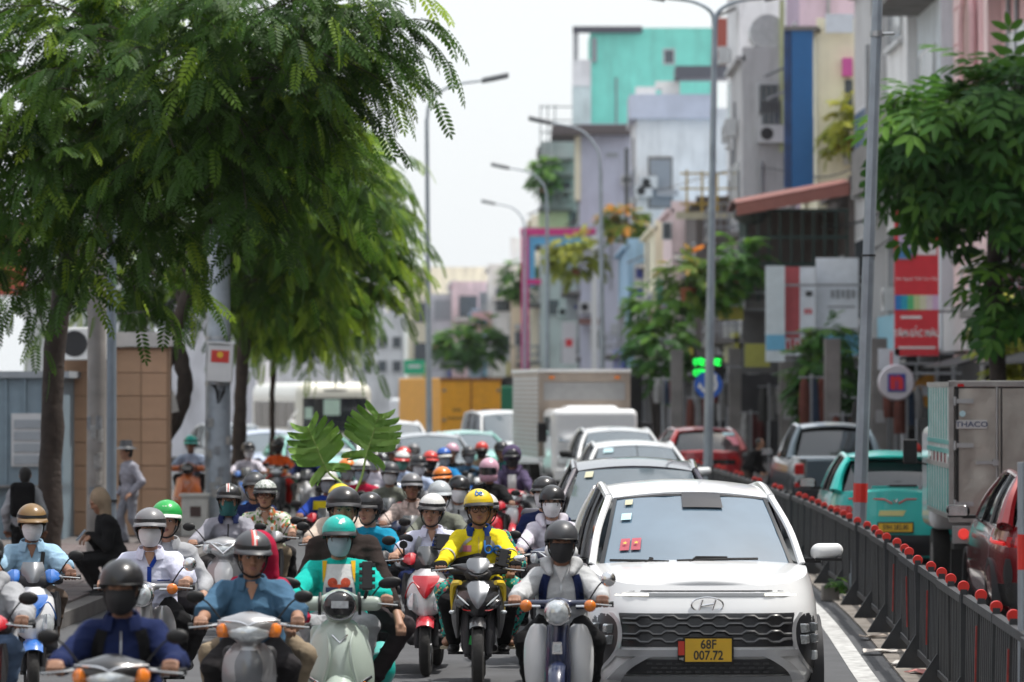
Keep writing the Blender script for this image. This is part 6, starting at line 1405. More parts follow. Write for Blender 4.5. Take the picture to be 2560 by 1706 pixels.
            for fr_ in (.36, .68):
                b0 = lo[0] + (lo[-1] - lo[0]) * fr_; b0[2] = s.zt(b0[1]); b1 = hi[0] + (hi[-1] - hi[0]) * fr_; b1[2] += .05
                pil(b0 + (g * .012, 0, 0), (b0 + b1) / 2 + np.array((g * .035, 0, 0)), b1, .028, 'door_pillar', GLOSSB)
            q = G(); q.tube([lo[0] + (g * .01, 0, 0.0), lo[6] + (g * .012, 0, .0), lo[-1] + (g * .01, 0, 0)], .012, 6); q.obj('belt_trim', GLOSSB, s.t)
            for yy, nm in ((-L / 2 + .85, 'wheel'), (L / 2 - .85, 'wheel')):
                q = G(); q.lathe([(wr * .6, -.11), (wr * .97, -.11), (wr, -.06), (wr, .06), (wr * .97, .1), (wr * .62, .115)], (g * (W / 2 - .15), yy, wr), 'x', 26)
                w_ = q.obj('wheel', RUBBER, s.t)
                q = G(); q.lathe([(0, .1), (wr * .15, .105), (wr * .55, .08), (wr * .63, .1), (wr * .63, -.1)], (g * (W / 2 - .15), yy, wr), 'x', 20)
                if g < 0: q.v = [(2 * g * (W / 2 - .15) - x, y, z) for x, y, z in q.v]
                q.obj('rim', STEEL, w_)
                a = np.linspace(R(-12), R(192), 17); q = G()
                pts = np.zeros((17, 2, 3)); pts[:, 0] = np.c_[np.full(17, g * (W / 2 - .012)), yy - np.cos(a) * (wr + .02), wr + np.sin(a) * (wr + .02)]; pts[:, 1] = np.c_[np.full(17, g * (W / 2 - .004)), yy - np.cos(a) * (wr + .075), wr + np.sin(a) * (wr + .075)]
                q.slab(pts, (-g * .1, 0, 0)); q.obj('wheel_arch', DGREY, s.t)
                q = G(); q.lathe([(0, 0), (wr + .03, 0)], (g * (W / 2 - .02), yy, wr), 'x', 20)
        if seats:
            for x in (-W * .21, W * .21):
                for y in ((yc + yr) * .5 - .15, (yc + yr) * .5 + .75):
                    q = G(); q.box((x, y, belt - .25), (.48, .16, .7), rotm(R(-12))); st = q.obj('seat', INTER, s.t, False, bevel=.04); q = G(); q.box((x, y + .06, belt + .2), (.26, .1, .22), rotm(R(-12))); q.obj('headrest', INTER, st, False, bevel=.03)
            q = G()
            q.box((0, yc + .28, zc - .1), (W * .8, .5, .14)); q.obj('dashboard', INTER, s.t, False, bevel=.03)
            q = G(); a = np.linspace(0, 2 * np.pi, 19); q.tube([(-W * .21 + .18 * math.cos(t), yc + .62 + .07 * math.sin(t), zc - .02 + .17 * math.sin(t)) for t in a], .014, 6); q.obj('steering_wheel', BLACK, s.t)
            q = G(); q.box((0, (yc + yd) / 2, zb + .12), (W * .8, (yd - yc), .1)); q.obj('cabin_floor', INTER, s.t, False)
    def fy(s, x, z, back=False):
        """body surface y at the nose (or tail) for (x, z)"""
        t = min(1, max(0, (z - s.zb) / ((s.zt(s.L / 2 if back else -s.L / 2)) - s.zb)))
        w = s.W / 2 * s.wp(t); y0 = -s.L / 2 + s.fr(t); y1 = s.L / 2 - s.rr(t); e = max(0, 1 - abs(x / w) ** s.ne) ** (1 / s.ne)
        return (y0 + y1) / 2 + (1 if back else -1) * (y1 - y0) / 2 * e
    def panel(s, name, rows, m, off=0.01, th=0.03, n=7, parent=None, back=False, mirror_x=False, flat=False):
        """rows: (z, x0, x1) laid on the nose / tail"""
        out = []
        for g in ((1, -1) if mirror_x else (1,)):
            a = catmull(rows, max(len(rows), 2) if flat else 3 * len(rows)); pts = np.zeros((len(a), n, 3))
            for i, (z, x0, x1) in enumerate(a):
                for j, x in enumerate(np.linspace(x0, x1, n)):
                    pts[i, j] = (g * x, s.fy(x, z, back) + (off if back else -off), z)
            q = G(); q.slab(pts, (0, -th if back else th, 0)); out.append(q.obj(name, m, parent or s.t, True, 35))
        return out
    def mirrors(s, m, z=None, y=None):
        c = s.cab; y = y or c['yc'] + .32; z = z or c['zc'] + .05
        for g in (-1, 1):
            S = SDF(.013); S.cone((g * (s.W / 2 + .06), y, z + .03), (g * (s.W / 2 + .19), y + .02, z + .045), .07, .055, .03, (1, 1.3, 1)); S.cut.append((1, y + .045, -1)); o = link('door_mirror', S.mesh(), m, s.t)
            q = G(); q.box((g * (s.W / 2 + .0), y, z - .03), (.14, .05, .035)); q.obj('mirror_arm', BLACK, o, False); q = G(); q.box((g * (s.W / 2 + .12), y + .049, z + .035), (.19, .006, .1)); q.obj('mirror_glass', CHROME, o, False)
            q = G(); q.box((g * (s.W / 2 + .125), y - .015, z - .022), (.2, .09, .02)); q.obj('mirror_base', BLACK, o, False)
    def wipers(s):
        ws = s.ws
        for u0, v0, u1, v1, up in ((-.9, .1, -.3, .05, -.55), (-.22, .06, .62, .1, -.1)):
            def at(u, v):
                a = v * 7; b = (u + 1) * 6; i, j = int(a), int(b); f = a - i; g = b - j
                return (ws[i, j] * (1 - f) * (1 - g) + ws[i + 1, j] * f * (1 - g) + ws[i, j + 1] * (1 - f) * g + ws[i + 1, j + 1] * f * g) * np.array((.955, 1, 1)) + np.array((0, -.03, .018))
            q = G(); q.tube([at(u0, v0), at((u0 + u1) / 2, (v0 + v1) / 2), at(u1, v1)], .011, 6); o = q.obj('wiper', BLACK, s.t)
            q = G(); q.tube([at(up, .02), at(up + .08, .1), at((u0 + u1) / 2 + .1, (v0 + v1) / 2 + .02)], .013, 6); q.obj('wiper_arm', BLACK, o)
    def plate(s, txt, m, z, x=0.0, w=.33, h=.165, back=False, size=.085, off=.03, tm=None):
        y = s.fy(x, z, back) + (off if back else -off)
        q = G(); q.box((x, y, z), (w + .03, .014, h + .03)); o = q.obj('plate_holder', BLACK, s.t, False); q = G(); q.box((x, y + (.009 if back else -.009), z), (w, .006, h)); p = q.obj('number_plate', m, o, False, bevel=.0)
        lines = txt.split('|'); n = len(lines)
        for i, t in enumerate(lines):
            zz = z + (0 if n == 1 else (h * .24 if i == 0 else -h * .24))
            text(t, size, tm or INK, p, (x, y + (.0135 if back else -.0135), zz), (R(90), 0, R(180) if back else 0), .002, xs=.86 if n > 1 else .8)
        return p
def sticker(c, u0, u1, v0, v1, m, name='sticker', parent=None, off=.012):
    ws = c.ws; pts = np.zeros((3, 4, 3))
    for i, v in enumerate(np.linspace(v0, v1, 3)):
        for j, u in enumerate(np.linspace(u0, u1, 4)):
            a = v * 7; b = (u + 1) * 6; i0, j0 = min(6, int(a)), min(11, int(b)); f, g = a - i0, b - j0
            pts[i, j] = (ws[i0, j0] * (1 - f) * (1 - g) + ws[i0 + 1, j0] * f * (1 - g) + ws[i0, j0 + 1] * (1 - f) * g + ws[i0 + 1, j0 + 1] * f * g) * np.array((.955, 1, 1)) + np.array((0, -off, off))
    q = G(); q.slab(pts, (0, .004, 0)); return q.obj(name, m, parent or c.windshield)
STICK_Y = mat('sticker_pale_yellow', (0.5, 0.48, 0.34), 0.6); STICK_C = mat('sticker_pale_cyan', (0.45, 0.65, 0.7), 0.6); STICK_G = mat('sticker_green', (0.1, 0.5, 0.25), 0.6)
# ---- the white people carrier in front
HGLASS = mat('sky_tinted_windscreen', (.12, .185, .25), .05, spec=1.0, ior=2.0, noise=.22, scale=1.6, alpha=.9)  # blue-grey base paints part of the sky reflection into the glass
def hero_car():
    Wp = WHITEP; d = 27.7; x = PX(1753, d); L = 4.46
    c = Car('white people carrier with full-width light strip and yellow number plate 68F 007.72', (x, d + L / 2, 0), R(1.2), L, 1.78, 1.69, Wp,
            hood=(0.965, 1.02), cowl=(-1.12, 1.09), roof_f=(-.3, 1.6), roof_r=(1.75, 1.62), tail=(2.05, 1.06), belt=1.08, nexp=5.2, name='people_carrier', front_drop=.14, crown=.05, roofw=.69, glass=HGLASS)
    c.mirrors(Wp); c.wipers()
    led = mat('led_strip_white', (1.0, 0.97, 0.85), 0.3, emit=0.8); dim = mat('led_strip_off', (0.2, 0.21, 0.22), 0.2, coat=.5); grl = mat('grille_black', (0.016, 0.017, 0.02), 0.35, coat=.2)
    ln = c.panel('light_strip', [(.908, -.8, .8), (.932, -.8, .8)], dim, .014, .03, 41, flat=True)[0]
    c.panel('strip_led', [(.911, .42, .78), (.929, .42, .78)], led, .02, .03, 15, ln, mirror_x=True, flat=True)
    c.panel('bonnet_seam', [(.942, -.8, .8), (.951, -.8, .8)], DGREY, .012, .03, 41, flat=True)
    # emblem: oval ring with slanted H
    q = G(); a = np.linspace(0, 2 * np.pi, 33); q.tube([(.115 * math.cos(t), c.fy(0, .85) - .018, .85 + .055 * math.sin(t)) for t in a], .006, 6); em = q.obj('emblem', CHROME, c.t)
    q = G(); y = c.fy(0, .85) - .018
    q.tube([(-.06, y, .812), (-.035, y, .888)], .008, 6); q.tube([(.035, y, .812), (.06, y, .888)], .008, 6); q.tube([(-.045, y, .843), (0, y, .85), (.045, y, .857)], .007, 6, smooth=6); q.obj('emblem_letter', CHROME, em)
    # upper grille: black field with rows of raised bars
    gr = c.panel('grille', [(.55, -.62, .62), (.63, -.625, .625), (.72, -.625, .625), (.79, -.64, .64)], grl, .004, .03, 31)[0]
    barm = mat('grille_bar', (0.03, 0.031, 0.034), 0.3, coat=.5)
    for r in range(4):
        z = .585 + .055 * r
        q = G(); x0 = -.66; k = 0; pts = []
        n = 41
        for j, xx in enumerate(np.linspace(-.61, .61, n)):
            ph = ((xx + .61) / .19 + .5 * (r % 2)) % 1.0; up = .022 if ph < .5 else 0.0
            pts.append((xx, c.fy(xx, z) - .022, z + up))
        q.tube(pts, .011, 5); q.obj('grille_bar', barm, gr)
    # headlamp clusters: dark wedge, four square lamps and a fog lamp
    for g in (1, -1):
        o = c.panel('headlamp_cluster', [(.35, g * .81, g * .83), (.44, g * .72, g * .85), (.56, g * .655, g * .86), (.7, g * .65, g * .867), (.77, g * .7, g * .87), (.81, g * .8, g * .872)], grl, .008, .03, 9)[0]
        for zz in (.675, .595):
            for xx in (.705, .785):
                y = min(c.fy(xx, zz), c.fy(xx + .02, zz)); q = G(); r45 = rotm(0, 0, g * -.35)
                q.prism([(-.036, -.025), (-.025, -.034), (.025, -.034), (.036, -.025), (.036, .025), (.025, .034), (-.025, .034), (-.036, .025)], -.03, .04, (r45, np.array((g * xx, c.fy(xx, zz) - .01, zz)))); q.obj('headlight', mat('reflector_lens', (.4, .42, .43), .1, .6, coat=1, noise=.4, scale=60), o, False, bevel=.006)
        q = G(); q.box((g * .79, c.fy(.79, .47) - .015, .47), (.06, .05, .07), rotm(0, 0, g * -.4)); q.obj('fog_lamp', LENS, o, False, bevel=.01)
        c.panel('cluster_frame', [(.33, g * .79, g * .815), (.44, g * .69, g * .72), (.56, g * .625, g * .655), (.7, g * .62, g * .65), (.79, g * .675, g * .705)], mat('silver_trim', (.5, .51, .53), .3, .5, coat=.4), .014, .03, 5)
    # bumper: bar, lower intake, skid plate
    sil = MATS['silver_trim']
    c.panel('bumper_bar', [(.48, -.66, .66), (.505, -.67, .67), (.53, -.66, .66)], sil, .03, .05, 31)
    lo = c.panel('lower_intake', [(.35, -.64, .64), (.39, -.6, .6), (.46, -.5, .5)], grl, .02, .04, 25)[0]
    for r in range(3):
        for k in range(13):
            xx = -.42 + .07 * k + (.035 if r % 2 else 0); zz = .37 + .03 * r
            q = G(); q.box((xx, c.fy(xx, zz) - .028, zz), (.04, .016, .013)); q.obj('intake_bar', barm, lo, False)
    for g in (1, -1): c.panel('bumper_arch', [(.3, g * .62, g * .72), (.38, g * .57, g * .66), (.45, g * .47, g * .58), (.49, g * .38, g * .5)], sil, .035, .05, 9)
    c.panel('skid_plate', [(.24, -.6, .6), (.29, -.62, .62), (.335, -.6, .6)], mat('skid_silver', (.3, .31, .32), .4, .5), .03, .06, 25)
    p = c.plate('68F|007.72', YPLATE, .53, 0, .335, .165, size=.092, off=.05)
    y = c.fy(0, .53) - .05; q = G(); q.box((-.195, y - .008, .545), (.045, .008, .1)); q.obj('plate_tag', mat('tag_red', (.6, .05, .03), .5), p, False)
    text('VIE', .026, WPLATE, p, (-.195, y - .0125, .467)); q = G(); q.box((-.195, y - .006, .53), (.052, .008, .16)); q.obj('tag_backing', BLACK, p, False)
    # stickers, flags and mirror seen behind the glass
    q = sticker(c, -.84, -.745, .87, .94, STICK_Y, 'inspection_sticker'); sticker(c, -.86, -.74, .66, .75, STICK_C, 'toll_tag')
    fr = mat('frit_black', (.02, .021, .023), .3); sticker(c, -1.0, 1.0, 0, .055, fr, 'cowl_strip', off=.009); sticker(c, -1.0, 1.0, .975, 1.0, fr, 'upper_frit', off=.006)
    for g in (-1, 1): sticker(c, g * .955, g * 1.0, 0.02, 1, fr, 'side_frit', off=.007)
    sticker(c, -.12, .38, .8, 1.0, mat('sensor_black', (.03, .03, .035), .4), 'sensor_housing')
    fl = mat('flag_red', (.4, .07, .1), .5); st = mat('flag_star', (.6, .5, .08), .7)
    star = [(math.sin(k * math.pi / 5) * (1 if k % 2 == 0 else .4), math.cos(k * math.pi / 5) * (1 if k % 2 == 0 else .4)) for k in range(10)]
    for i, (u0, u1) in enumerate(((-.82, -.72), (-.7, -.6))):
        o = sticker(c, u0, u1, .24, .4, fl, 'flag', off=.01); v = np.array([p.co for p in o.data.vertices]); cen = v[:12].mean(0) + np.array((0, -.012, .012))
        q = G(); e1 = v[3] - v[0]; e2 = v[8] - v[0]; e1 /= np.linalg.norm(e1); e2 = e2 / np.linalg.norm(e2); q.add([cen + (e1 * a + e2 * b) * .022 for a, b in star], [tuple(range(10))]); q.obj('star', st, o, False)
    return c
hero_car()
def simple_front(c, z_l, z_g, lamp=(.5, .82), m=GLOSSB, hl=LENS, bump=True):
    c.panel('grille', [(z_g[0], -lamp[0], lamp[0]), ((z_g[0] + z_g[1]) / 2, -lamp[0] - .03, lamp[0] + .03), (z_g[1], -lamp[0], lamp[0])], m, .006, .03, 21)
    c.panel('headlight', [(z_l[0], lamp[0] + .06, lamp[1] - .03), ((z_l[0] + z_l[1]) / 2, lamp[0], lamp[1]), (z_l[1], lamp[0] + .02, lamp[1])], hl, .01, .03, 7, None, False, True)
    if bump: c.panel('lower_grille', [(.26, -.6, .6), (.32, -.62, .62), (.36, -.55, .55)], m, .008, .03, 21)
# ---- queue behind it
pur = paint('dark_plum_paint', (0.055, 0.048, 0.062), .25, .3)
c = Car('dark plum people carrier with pale dashboard, right behind the white people carrier', (PX(1590, 38), 38.6, 0), R(-.5), 4.5, 1.78, 1.72, pur, (.92, .99), (-1.15, 1.09), (-.35, 1.63), (1.7, 1.65), (2.0, 1.06), 1.08, name='people_carrier', front_drop=.12)
simple_front(c, (.62, .72), (.45, .68)); c.mirrors(pur); c.wipers(); sticker(c, -.86, -.72, .85, .95, STICK_Y); c.plate('', YPLATE, .5)
c = Car('white crossover with a short wiper blade upright, behind the dark plum car', (PX(1590, 59), 60, 0), R(2), 4.4, 1.8, 1.62, WHITEP, (.9, .98), (-1.1, 1.06), (-.25, 1.53), (1.5, 1.55), (1.85, 1.04), 1.05, name='crossover_car')
simple_front(c, (.62, .75), (.45, .68)); c.mirrors(WHITEP); sticker(c, -.85, -.6, .82, .95, STICK_C)
q = G(); q.cyl((0, -1.2, 1.2), (0, -.62, 1.55), .008); q.obj('antenna', BLACK, c.t)
c = Car('white sport utility car with dark mirrors, between the white crossover and the truck', (PX(1545, 73), 74, 0), R(3), 4.5, 1.84, 1.7, WHITEP, (.95, 1.02), (-1.15, 1.1), (-.35, 1.61), (1.6, 1.63), (1.95, 1.08), 1.1, name='crossover_car')
simple_front(c, (.66, .78), (.5, .72)); c.mirrors(BLACK)
# ---- far cars of the queue, mostly roofs
mintp = paint('mint_taxi_paint', (.25, .6, .52)); beige = paint('beige_paint', (.62, .6, .55)); silver = paint('silver_paint', (.42, .44, .46), .3, .6); lbl = paint('light_blue_paint', (.45, .52, .68))
# (label, px centre, depth, roof y, colour, yaw)
far = [('white hatchback with domed roof beside the monstera leaves', 968, 80, 1052, WHITEP, 8, 1.82), ('silver grey sedan between the white hatchback and the mint taxi', 1066, 74, 1086, silver, 6, 1.78),
       ('mint green taxi under the yellow truck box', 1165, 88, 1083, mintp, 8, 1.8), ('pale blue car seen behind the tree trunks', 660, 84, 1078, lbl, 14, 1.82),
       ('mint green car between the pale blue car and the coach', 770, 80, 1088, mintp, 12, 1.8), ('silver car behind the thick galvanised pole', 560, 92, 1060, silver, 14, 1.8)]
for lab, px, d, ry, m, yaw, W in far:
    h = PZ(ry, d); h = min(1.75, max(1.45, h))
    c = Car(lab, (PX(px, d), d + 2.2, 0), R(yaw), 4.3, W, h, m, (.85, .93), (-1.05, 1.0), (-.2, h - .07), (1.3, h - .07), (1.7, .98), .99, name='queued_car')
    simple_front(c, (.58, .7), (.42, .6)); c.mirrors(m)
h = 1.9; d = 92
c = Car('white van with rounded roof between the mint taxi and the box truck', (PX(1262, d), d + 2.3, 0), R(8), 4.7, 1.75, h, WHITEP, (1.0, 1.1), (-1.7, 1.15), (-1.0, h - .08), (2.0, h - .05), (2.25, 1.1), 1.12, name='white_van', cat='van', roofw=.8)
simple_front(c, (.7, .82), (.5, .65)); c.mirrors(BLACK)
# ---- cars going away on the other carriageway
def tail(c, z0, z1, x0, x1, zplate, plate, m=REDL, txtm=None):
    c.panel('tail_light', [(z0, x0 + .04, x1), ((z0 + z1) / 2, x0, x1), (z1, x0 + .02, x1 - .02)], m, .008, .03, 6, None, True, True)
    if plate: c.plate(plate[0], plate[1], zplate, 0, .44 if '|' not in plate[0] else .33, .11 if '|' not in plate[0] else .165, True, .088, .03)
    c.panel('rear_bumper', [(.25, -.74, .74), (.4, -.8, .8), (.52, -.78, .78)], DGREY, .02, .05, 21, None, True)
turq = paint('turquoise_paint', (.02, .48, .43)); d = 49.8
c = Car('turquoise hatchback taxi with V badge and yellow plate, behind the median fence', (PX(2245, d), d + 2.0, 0), R(180 - 1), 3.97, 1.73, 1.6, turq, (.9, .98), (-1.0, 1.05), (-.2, 1.52), (1.45, 1.53), (1.72, 1.08), 1.08, name='hatchback_taxi', glass=DGLASS, rear_in=.05)
c.mirrors(BLACK); tail(c, .78, .9, .55, .83, .62, ('59H 282.80', YPLATE))
c.panel('rear_screen_strip', [(1.12, -.3, .3), (1.16, -.3, .3)], turq, .0, .02, 9, None, True)  # body-coloured strip at the foot of the rear window
for g in (-1, 1):
    q = G(); q.tube([(0, c.fy(0, .95, True) + .02, .945), (g * .03, c.fy(0, .95, True) + .02, .985)], .012, 6); q.obj('badge', CHROME, c.t)
    q = G(); q.tube([(g * .04, c.fy(0, .97, True) + .015, .93), (g * .14, c.fy(0, .97, True) + .012, .985), (g * .6, c.fy(.6, .97, True) + .012, .99)], .012, 6); q.obj('light_bar', REDL, c.t)
c.panel('taxi_sticker', [(.77, -.1, .22), (.84, -.14, .2)], mat('sticker_yellow_white', (.65, .6, .25), .5), .012, .02, 7, None, True, flat=True)
q = G(); q.box((-.1, 1.93, 1.16), (.36, .03, .025)); q.obj('rear_wiper', BLACK, c.t, False)
q = G(); q.shell([(1.5, .55, 1.62, 1.6), (1.53, .58, 1.72, 1.66)], -.1); q.obj('roof_spoiler', turq, c.t)
red = paint('deep_red_paint', (.33, .012, .02)); d = 83
c = Car('deep red sport utility car with stickers on its rear window', (PX(1752, d), d + 2.2, 0), R(180 + 4), 4.5, 1.84, 1.62, red, (.95, 1.02), (-1.1, 1.08), (-.25, 1.52), (1.7, 1.54), (2.05, 1.05), 1.08, name='crossover_car', glass=DGLASS)
c.mirrors(BLACK); tail(c, .82, .96, .5, .86, .62, None); c.panel('dark_band', [(.8, -.6, .6), (.9, -.62, .62)], GLOSSB, .01, .02, 21, None, True)
for xx, zz, sx, sz, m in ((-.55, 1.3, .3, .22, mat('sticker_pink', (.7, .25, .3), .6)), (.5, 1.2, .16, .1, STICK_G), (-.5, 1.45, .25, .08, STICK_C)):
    q = G(); q.box((xx, 2.02 - (zz - 1.05) * .62 + .04, zz), (sx, .01, sz), rotm(R(33))); q.obj('window_sticker', m, c.t, False)
d = 37.3; cr = paint('metallic_red_paint', (.19, .008, .012), .25, .3)
c = Car('metallic red crossover with black cladding, closest to the median fence', (5.7, d + 2.25, 0), R(180 - 2), 4.45, 1.85, 1.62, cr, (.95, 1.0), (-1.1, 1.05), (-.3, 1.53), (1.55, 1.56), (1.95, 1.06), 1.06, name='crossover_car', glass=DGLASS)
c.mirrors(GLOSSB); tail(c, .86, .96, .4, .88, .6, None)
for g in (-1, 1):
    q = G(); q.tube([(g * .9, 1.5, .94), (g * .925, 1.9, .92), (g * .83, 2.14, .9)], [.006, .018, .02], 6, smooth=10); q.obj('tail_light_strip', mat('red_lamp_lit', (.7, .02, .02), .3, emit=.35), c.t)
    c.panel('vent_mesh', [(.45, g * .76, g * .8), (.6, g * .74, g * .82), (.75, g * .76, g * .8)], mat('mesh_black', (.02, .02, .022), .5, noise=.6, scale=120), .012, .02, 5, None, True)
    c.panel('corner_cladding', [(.28, g * .5, g * .86), (.4, g * .6, g * .88), (.5, g * .74, g * .88)], BLACK, .014, .03, 7, None, True)
# pickup
d = 69; gp = paint('grey_blue_metallic', (.13, .17, .2), .28, .5)
c = Car('grey blue pickup truck with red and white tail lights beyond the fence', (PX(2100, d), d + 2.6, 0), R(180 + 2), 5.3, 1.86, 1.82, gp, (1.05, 1.12), (-1.25, 1.15), (-.5, 1.73), (.75, 1.74), (1.02, 1.16), 1.14, zb=.42, name='pickup_truck', cat='pickup', glass=DGLASS, wr=.39, nexp=6, roofm=paint('pale_blue_metallic', (.42, .47, .52), .28, .5))
c.mirrors(GLOSSB)
q = G(); q.box((0, 2.66, .9), (1.42, .05, .5)); tg = q.obj('tailgate', gp, c.t, False, bevel=.02)
q = G(); q.box((0, 2.695, 1.0), (.3, .03, .07)); q.obj('tailgate_handle', CHROME, tg, False, bevel=.01); q = G(); q.box((0, 1.9, 1.17), (1.66, 1.5, .07)); q.obj('bed_cover', MATS['pale_blue_metallic'], c.t, False, bevel=.03)
for g in (-1, 1):
    q = G(); q.box((g * .83, 2.62, .98), (.17, .12, .2)); o = q.obj('tail_light', REDL, c.t, False, bevel=.02); q = G(); q.box((g * .83, 2.625, .82), (.165, .115, .14)); q.obj('reversing_light', LENS, o, False, bevel=.02); q = G(); q.box((g * .83, 2.62, .7), (.17, .12, .1)); q.obj('lower_light', REDL, o, False, bevel=.02)
q = G(); q.box((0, 2.66, .55), (1.75, .16, .18)); q.obj('rear_bumper', DGREY, c.t, False, bevel=.03); c.plate('', WPLATE, .62, 0, .33, .165, True, off=.14)
# ---- light truck with dented steel box, going away
def light_truck():
    d = 42.5; s = FPX / d; x0 = PX(2372, d); W = 1.72; x = x0 + W / 2
    t = thing('light_truck', 'light truck with dented bare steel box and turquoise slatted side, plate 51D 262.7', 'truck', (x, d, 0), R(180 - 2.0))
    # local: rear at y = 0 facing +y ... built facing -y = travel direction; rear plane at y = 0, body runs to -y
    zt = 2.5; zb = .98; Lb = 3.3
    dent = mat('dented_steel', (.4, .375, .34), .38, .75, noise=.2, scale=2.5, bump=.55, bscale=3.2)
    turq = mat('truck_turquoise', (.03, .42, .38), .4, coat=.3)
    G().box((0, -Lb / 2, (zb + zt) / 2), (W - .06, Lb - .06, zt - zb - .04)).obj('cargo_box', mat('box_shell', (.12, .12, .12), .6), t, False)
    # rear frame and doors (this side towards the camera)
    for (cx, cz, sx, sz) in ((0, zt - .03, W, .07), (0, zb, W, .09), (-W / 2 + .03, (zb + zt) / 2, .06, zt - zb), (W / 2 - .03, (zb + zt) / 2, .06, zt - zb)):
        G().box((cx, .0, cz), (sx, .07, sz)).obj('rear_frame', mat('frame_steel', (.33, .32, .31), .4, .7, noise=.2, bump=.2, bscale=8), t, False, bevel=.006)
    xs = [-W / 2 + .06, -.26, W / 2 - .06]
    for i, (a, b) in enumerate(((.29, W / 2 - .07), (-W / 2 + .07, .27))):
        n = 16; pts = np.zeros((n, n, 3)); X = np.linspace(a, b, n); Z = np.linspace(zb + .05, zt - .08, n); rg = np.random.default_rng(i + 4)
        yy = np.zeros((n, n))
        for k in range(10): yy += rg.uniform(-.012, .006) * np.exp(-(((X[None] - rg.uniform(a, b)) / .1) ** 2 + ((Z[:, None] - rg.uniform(zb, zt)) / .14) ** 2))
        pts[..., 0] = X[None]; pts[..., 2] = Z[:, None]; pts[..., 1] = .03 + yy
        q = G(); q.slab(pts, (0, -.03, 0)); dr = q.obj('door', dent, t)
        G().box((a + .02 if i else b - .02, .04, (zb + zt) / 2), (.035, .02, zt - zb - .14)).obj('door_seal', BLACK, dr, False)
        for zz in (zt - .22, (zb + zt) / 2 + .05, zb + .16):
            q = G(); q.box(((b - .1) if i == 0 else (a + .1), .055, zz), (.2, .025, .05)); q.cyl(((b - .0) if i == 0 else a, .055, zz - .05), ((b - .0) if i == 0 else a, .055, zz + .05), .018); q.obj('hinge', STEEL, dr, False)
        if i == 0:
            q = G(); q.cyl((a + .04, .06, zb + .02), (a + .04, .06, zt - .06), .013, n=8); q.box((a + .16, .075, zb + .62), (.24, .02, .035)); q.box((a + .06, .07, zb + .62), (.06, .04, .07)); q.obj('lock_bar', STEEL, dr, False)
            q = G(); q.box((a + .32, .05, zt - .48), (.34, .006, .095)); nb = q.obj('name_badge', mat('badge_grey', (.5, .5, .5), .4, .5), dr, False, bevel=.003); text('THACO', .082, mat('badge_blue', (.03, .05, .12), .5), nb, (a + .32, .0545, zt - .48), (R(90), 0, R(180)), .0015, xs=1.25)
            q = G(); q.lathe([(0, 0), (.035, 0), (.035, .004), (0, .004)], (a + .42, .045, zt - .36), 'y', 18); q.v = [(v[0], .045 + (.045 - v[1]) * 1, v[2]) for v in q.v]; q.obj('round_sticker', STICK_C, dr)
    q = G(); q.box((W / 2 - .13, .045, zt - .045), (.07, .02, .03)); q.obj('marker_lamp', REDL, t, False)
    # slatted turquoise side (this is the side nearest the median: local +x)
    for sx in (1, -1):
        for k in range(9):
            yy = -.12 - k * .38
            G().box((sx * (W / 2 - .014), yy, zt - .36), (.012, .08, .58)).obj('side_slat', turq, t, False)
            G().box((sx * (W / 2 - .014), yy - .19, zb + .3), (.012, .1, .5)).obj('side_board', turq, t, False)
        for zz in (zt - .03, zt - .68, zt - .78, zb + .58, zb + .02):
            G().box((sx * (W / 2 - .012), -Lb / 2, zz), (.026, Lb, .05)).obj('side_rail', turq if abs(zz - zt + .73) < .08 else MATS['frame_steel'], t, False)
        G().box((sx * (W / 2 - .025), -Lb / 2, (zb + zt) / 2), (.02, Lb - .05, zt - zb - .1)).obj('side_panel', mat('truck_side_grey', (.5, .54, .54), .4, .4, noise=.3, scale=6), t, False)
        for k in range(12): G().box((sx * (W / 2 - .013), -.15 - .27 * k, zt - .86), (.012, .12, .13)).obj('side_reflector', [REDL, WPLATE][k % 2], t, False)
    # chassis, tail, wheels, cab
    G().box((0, -1.9, .62), (.7, 4.6, .16)).obj('chassis', BLACK, t, False)
    G().box((0, -.02, .8), (W * .95, .12, .2)).obj('tail_beam', mat('tail_grey', (.3, .3, .3), .5, .4), t, False, bevel=.01)
    for g in (1, -1):
        for j, m in enumerate((REDL, LENS)):
            q = G(); q.lathe([(0, .02), (.05, .02), (.062, 0), (.062, -.03)], (g * (.7 - .15 * j), .05, .81), 'y', 20); q.v = [(v[0], .1 - v[1], v[2]) for v in q.v]; q.obj('tail_light', mat('tail_red_lit', (.9, .06, .05), .2, emit=.5) if j == 0 else m, t)
        for yy in (-.75, -3.9):
            q = G(); q.lathe([(.2, -.1), (.36, -.1), (.37, -.05), (.37, .05), (.36, .1), (.2, .1)], (g * .66, yy, .37), 'x', 24); w = q.obj('wheel', RUBBER, t); q = G(); q.lathe([(0, .06), (.2, .1)], (g * .66, yy, .37), 'x', 18); q.obj('rim', STEEL, w)
        G().box((g * .66, -.32, .42), (.3, .012, .42)).obj('mudflap', BLACK, t, False)
        q = G(); q.tube([(g * .8, -3.75, 1.5), (g * 1.02, -3.75, 1.55), (g * 1.02, -3.75, 1.75)], .012, 6); a = q.obj('mirror_arm', BLACK, t); q = G(); q.box((g * 1.03, -3.74, 1.66), (.17, .07, .3)); q.obj('mirror', BLACK, a, False, bevel=.02)
    pl = G(); pl.box((.52, .06, .56), (.33, .01, .22)); p = pl.obj('number_plate', WPLATE, t, False)
    text('51D', .1, INK, p, (.52, .0675, .61), (R(90), 0, R(180)), .002, xs=.9); text('262.7', .1, INK, p, (.52, .0675, .51), (R(90), 0, R(180)), .002, xs=.9)
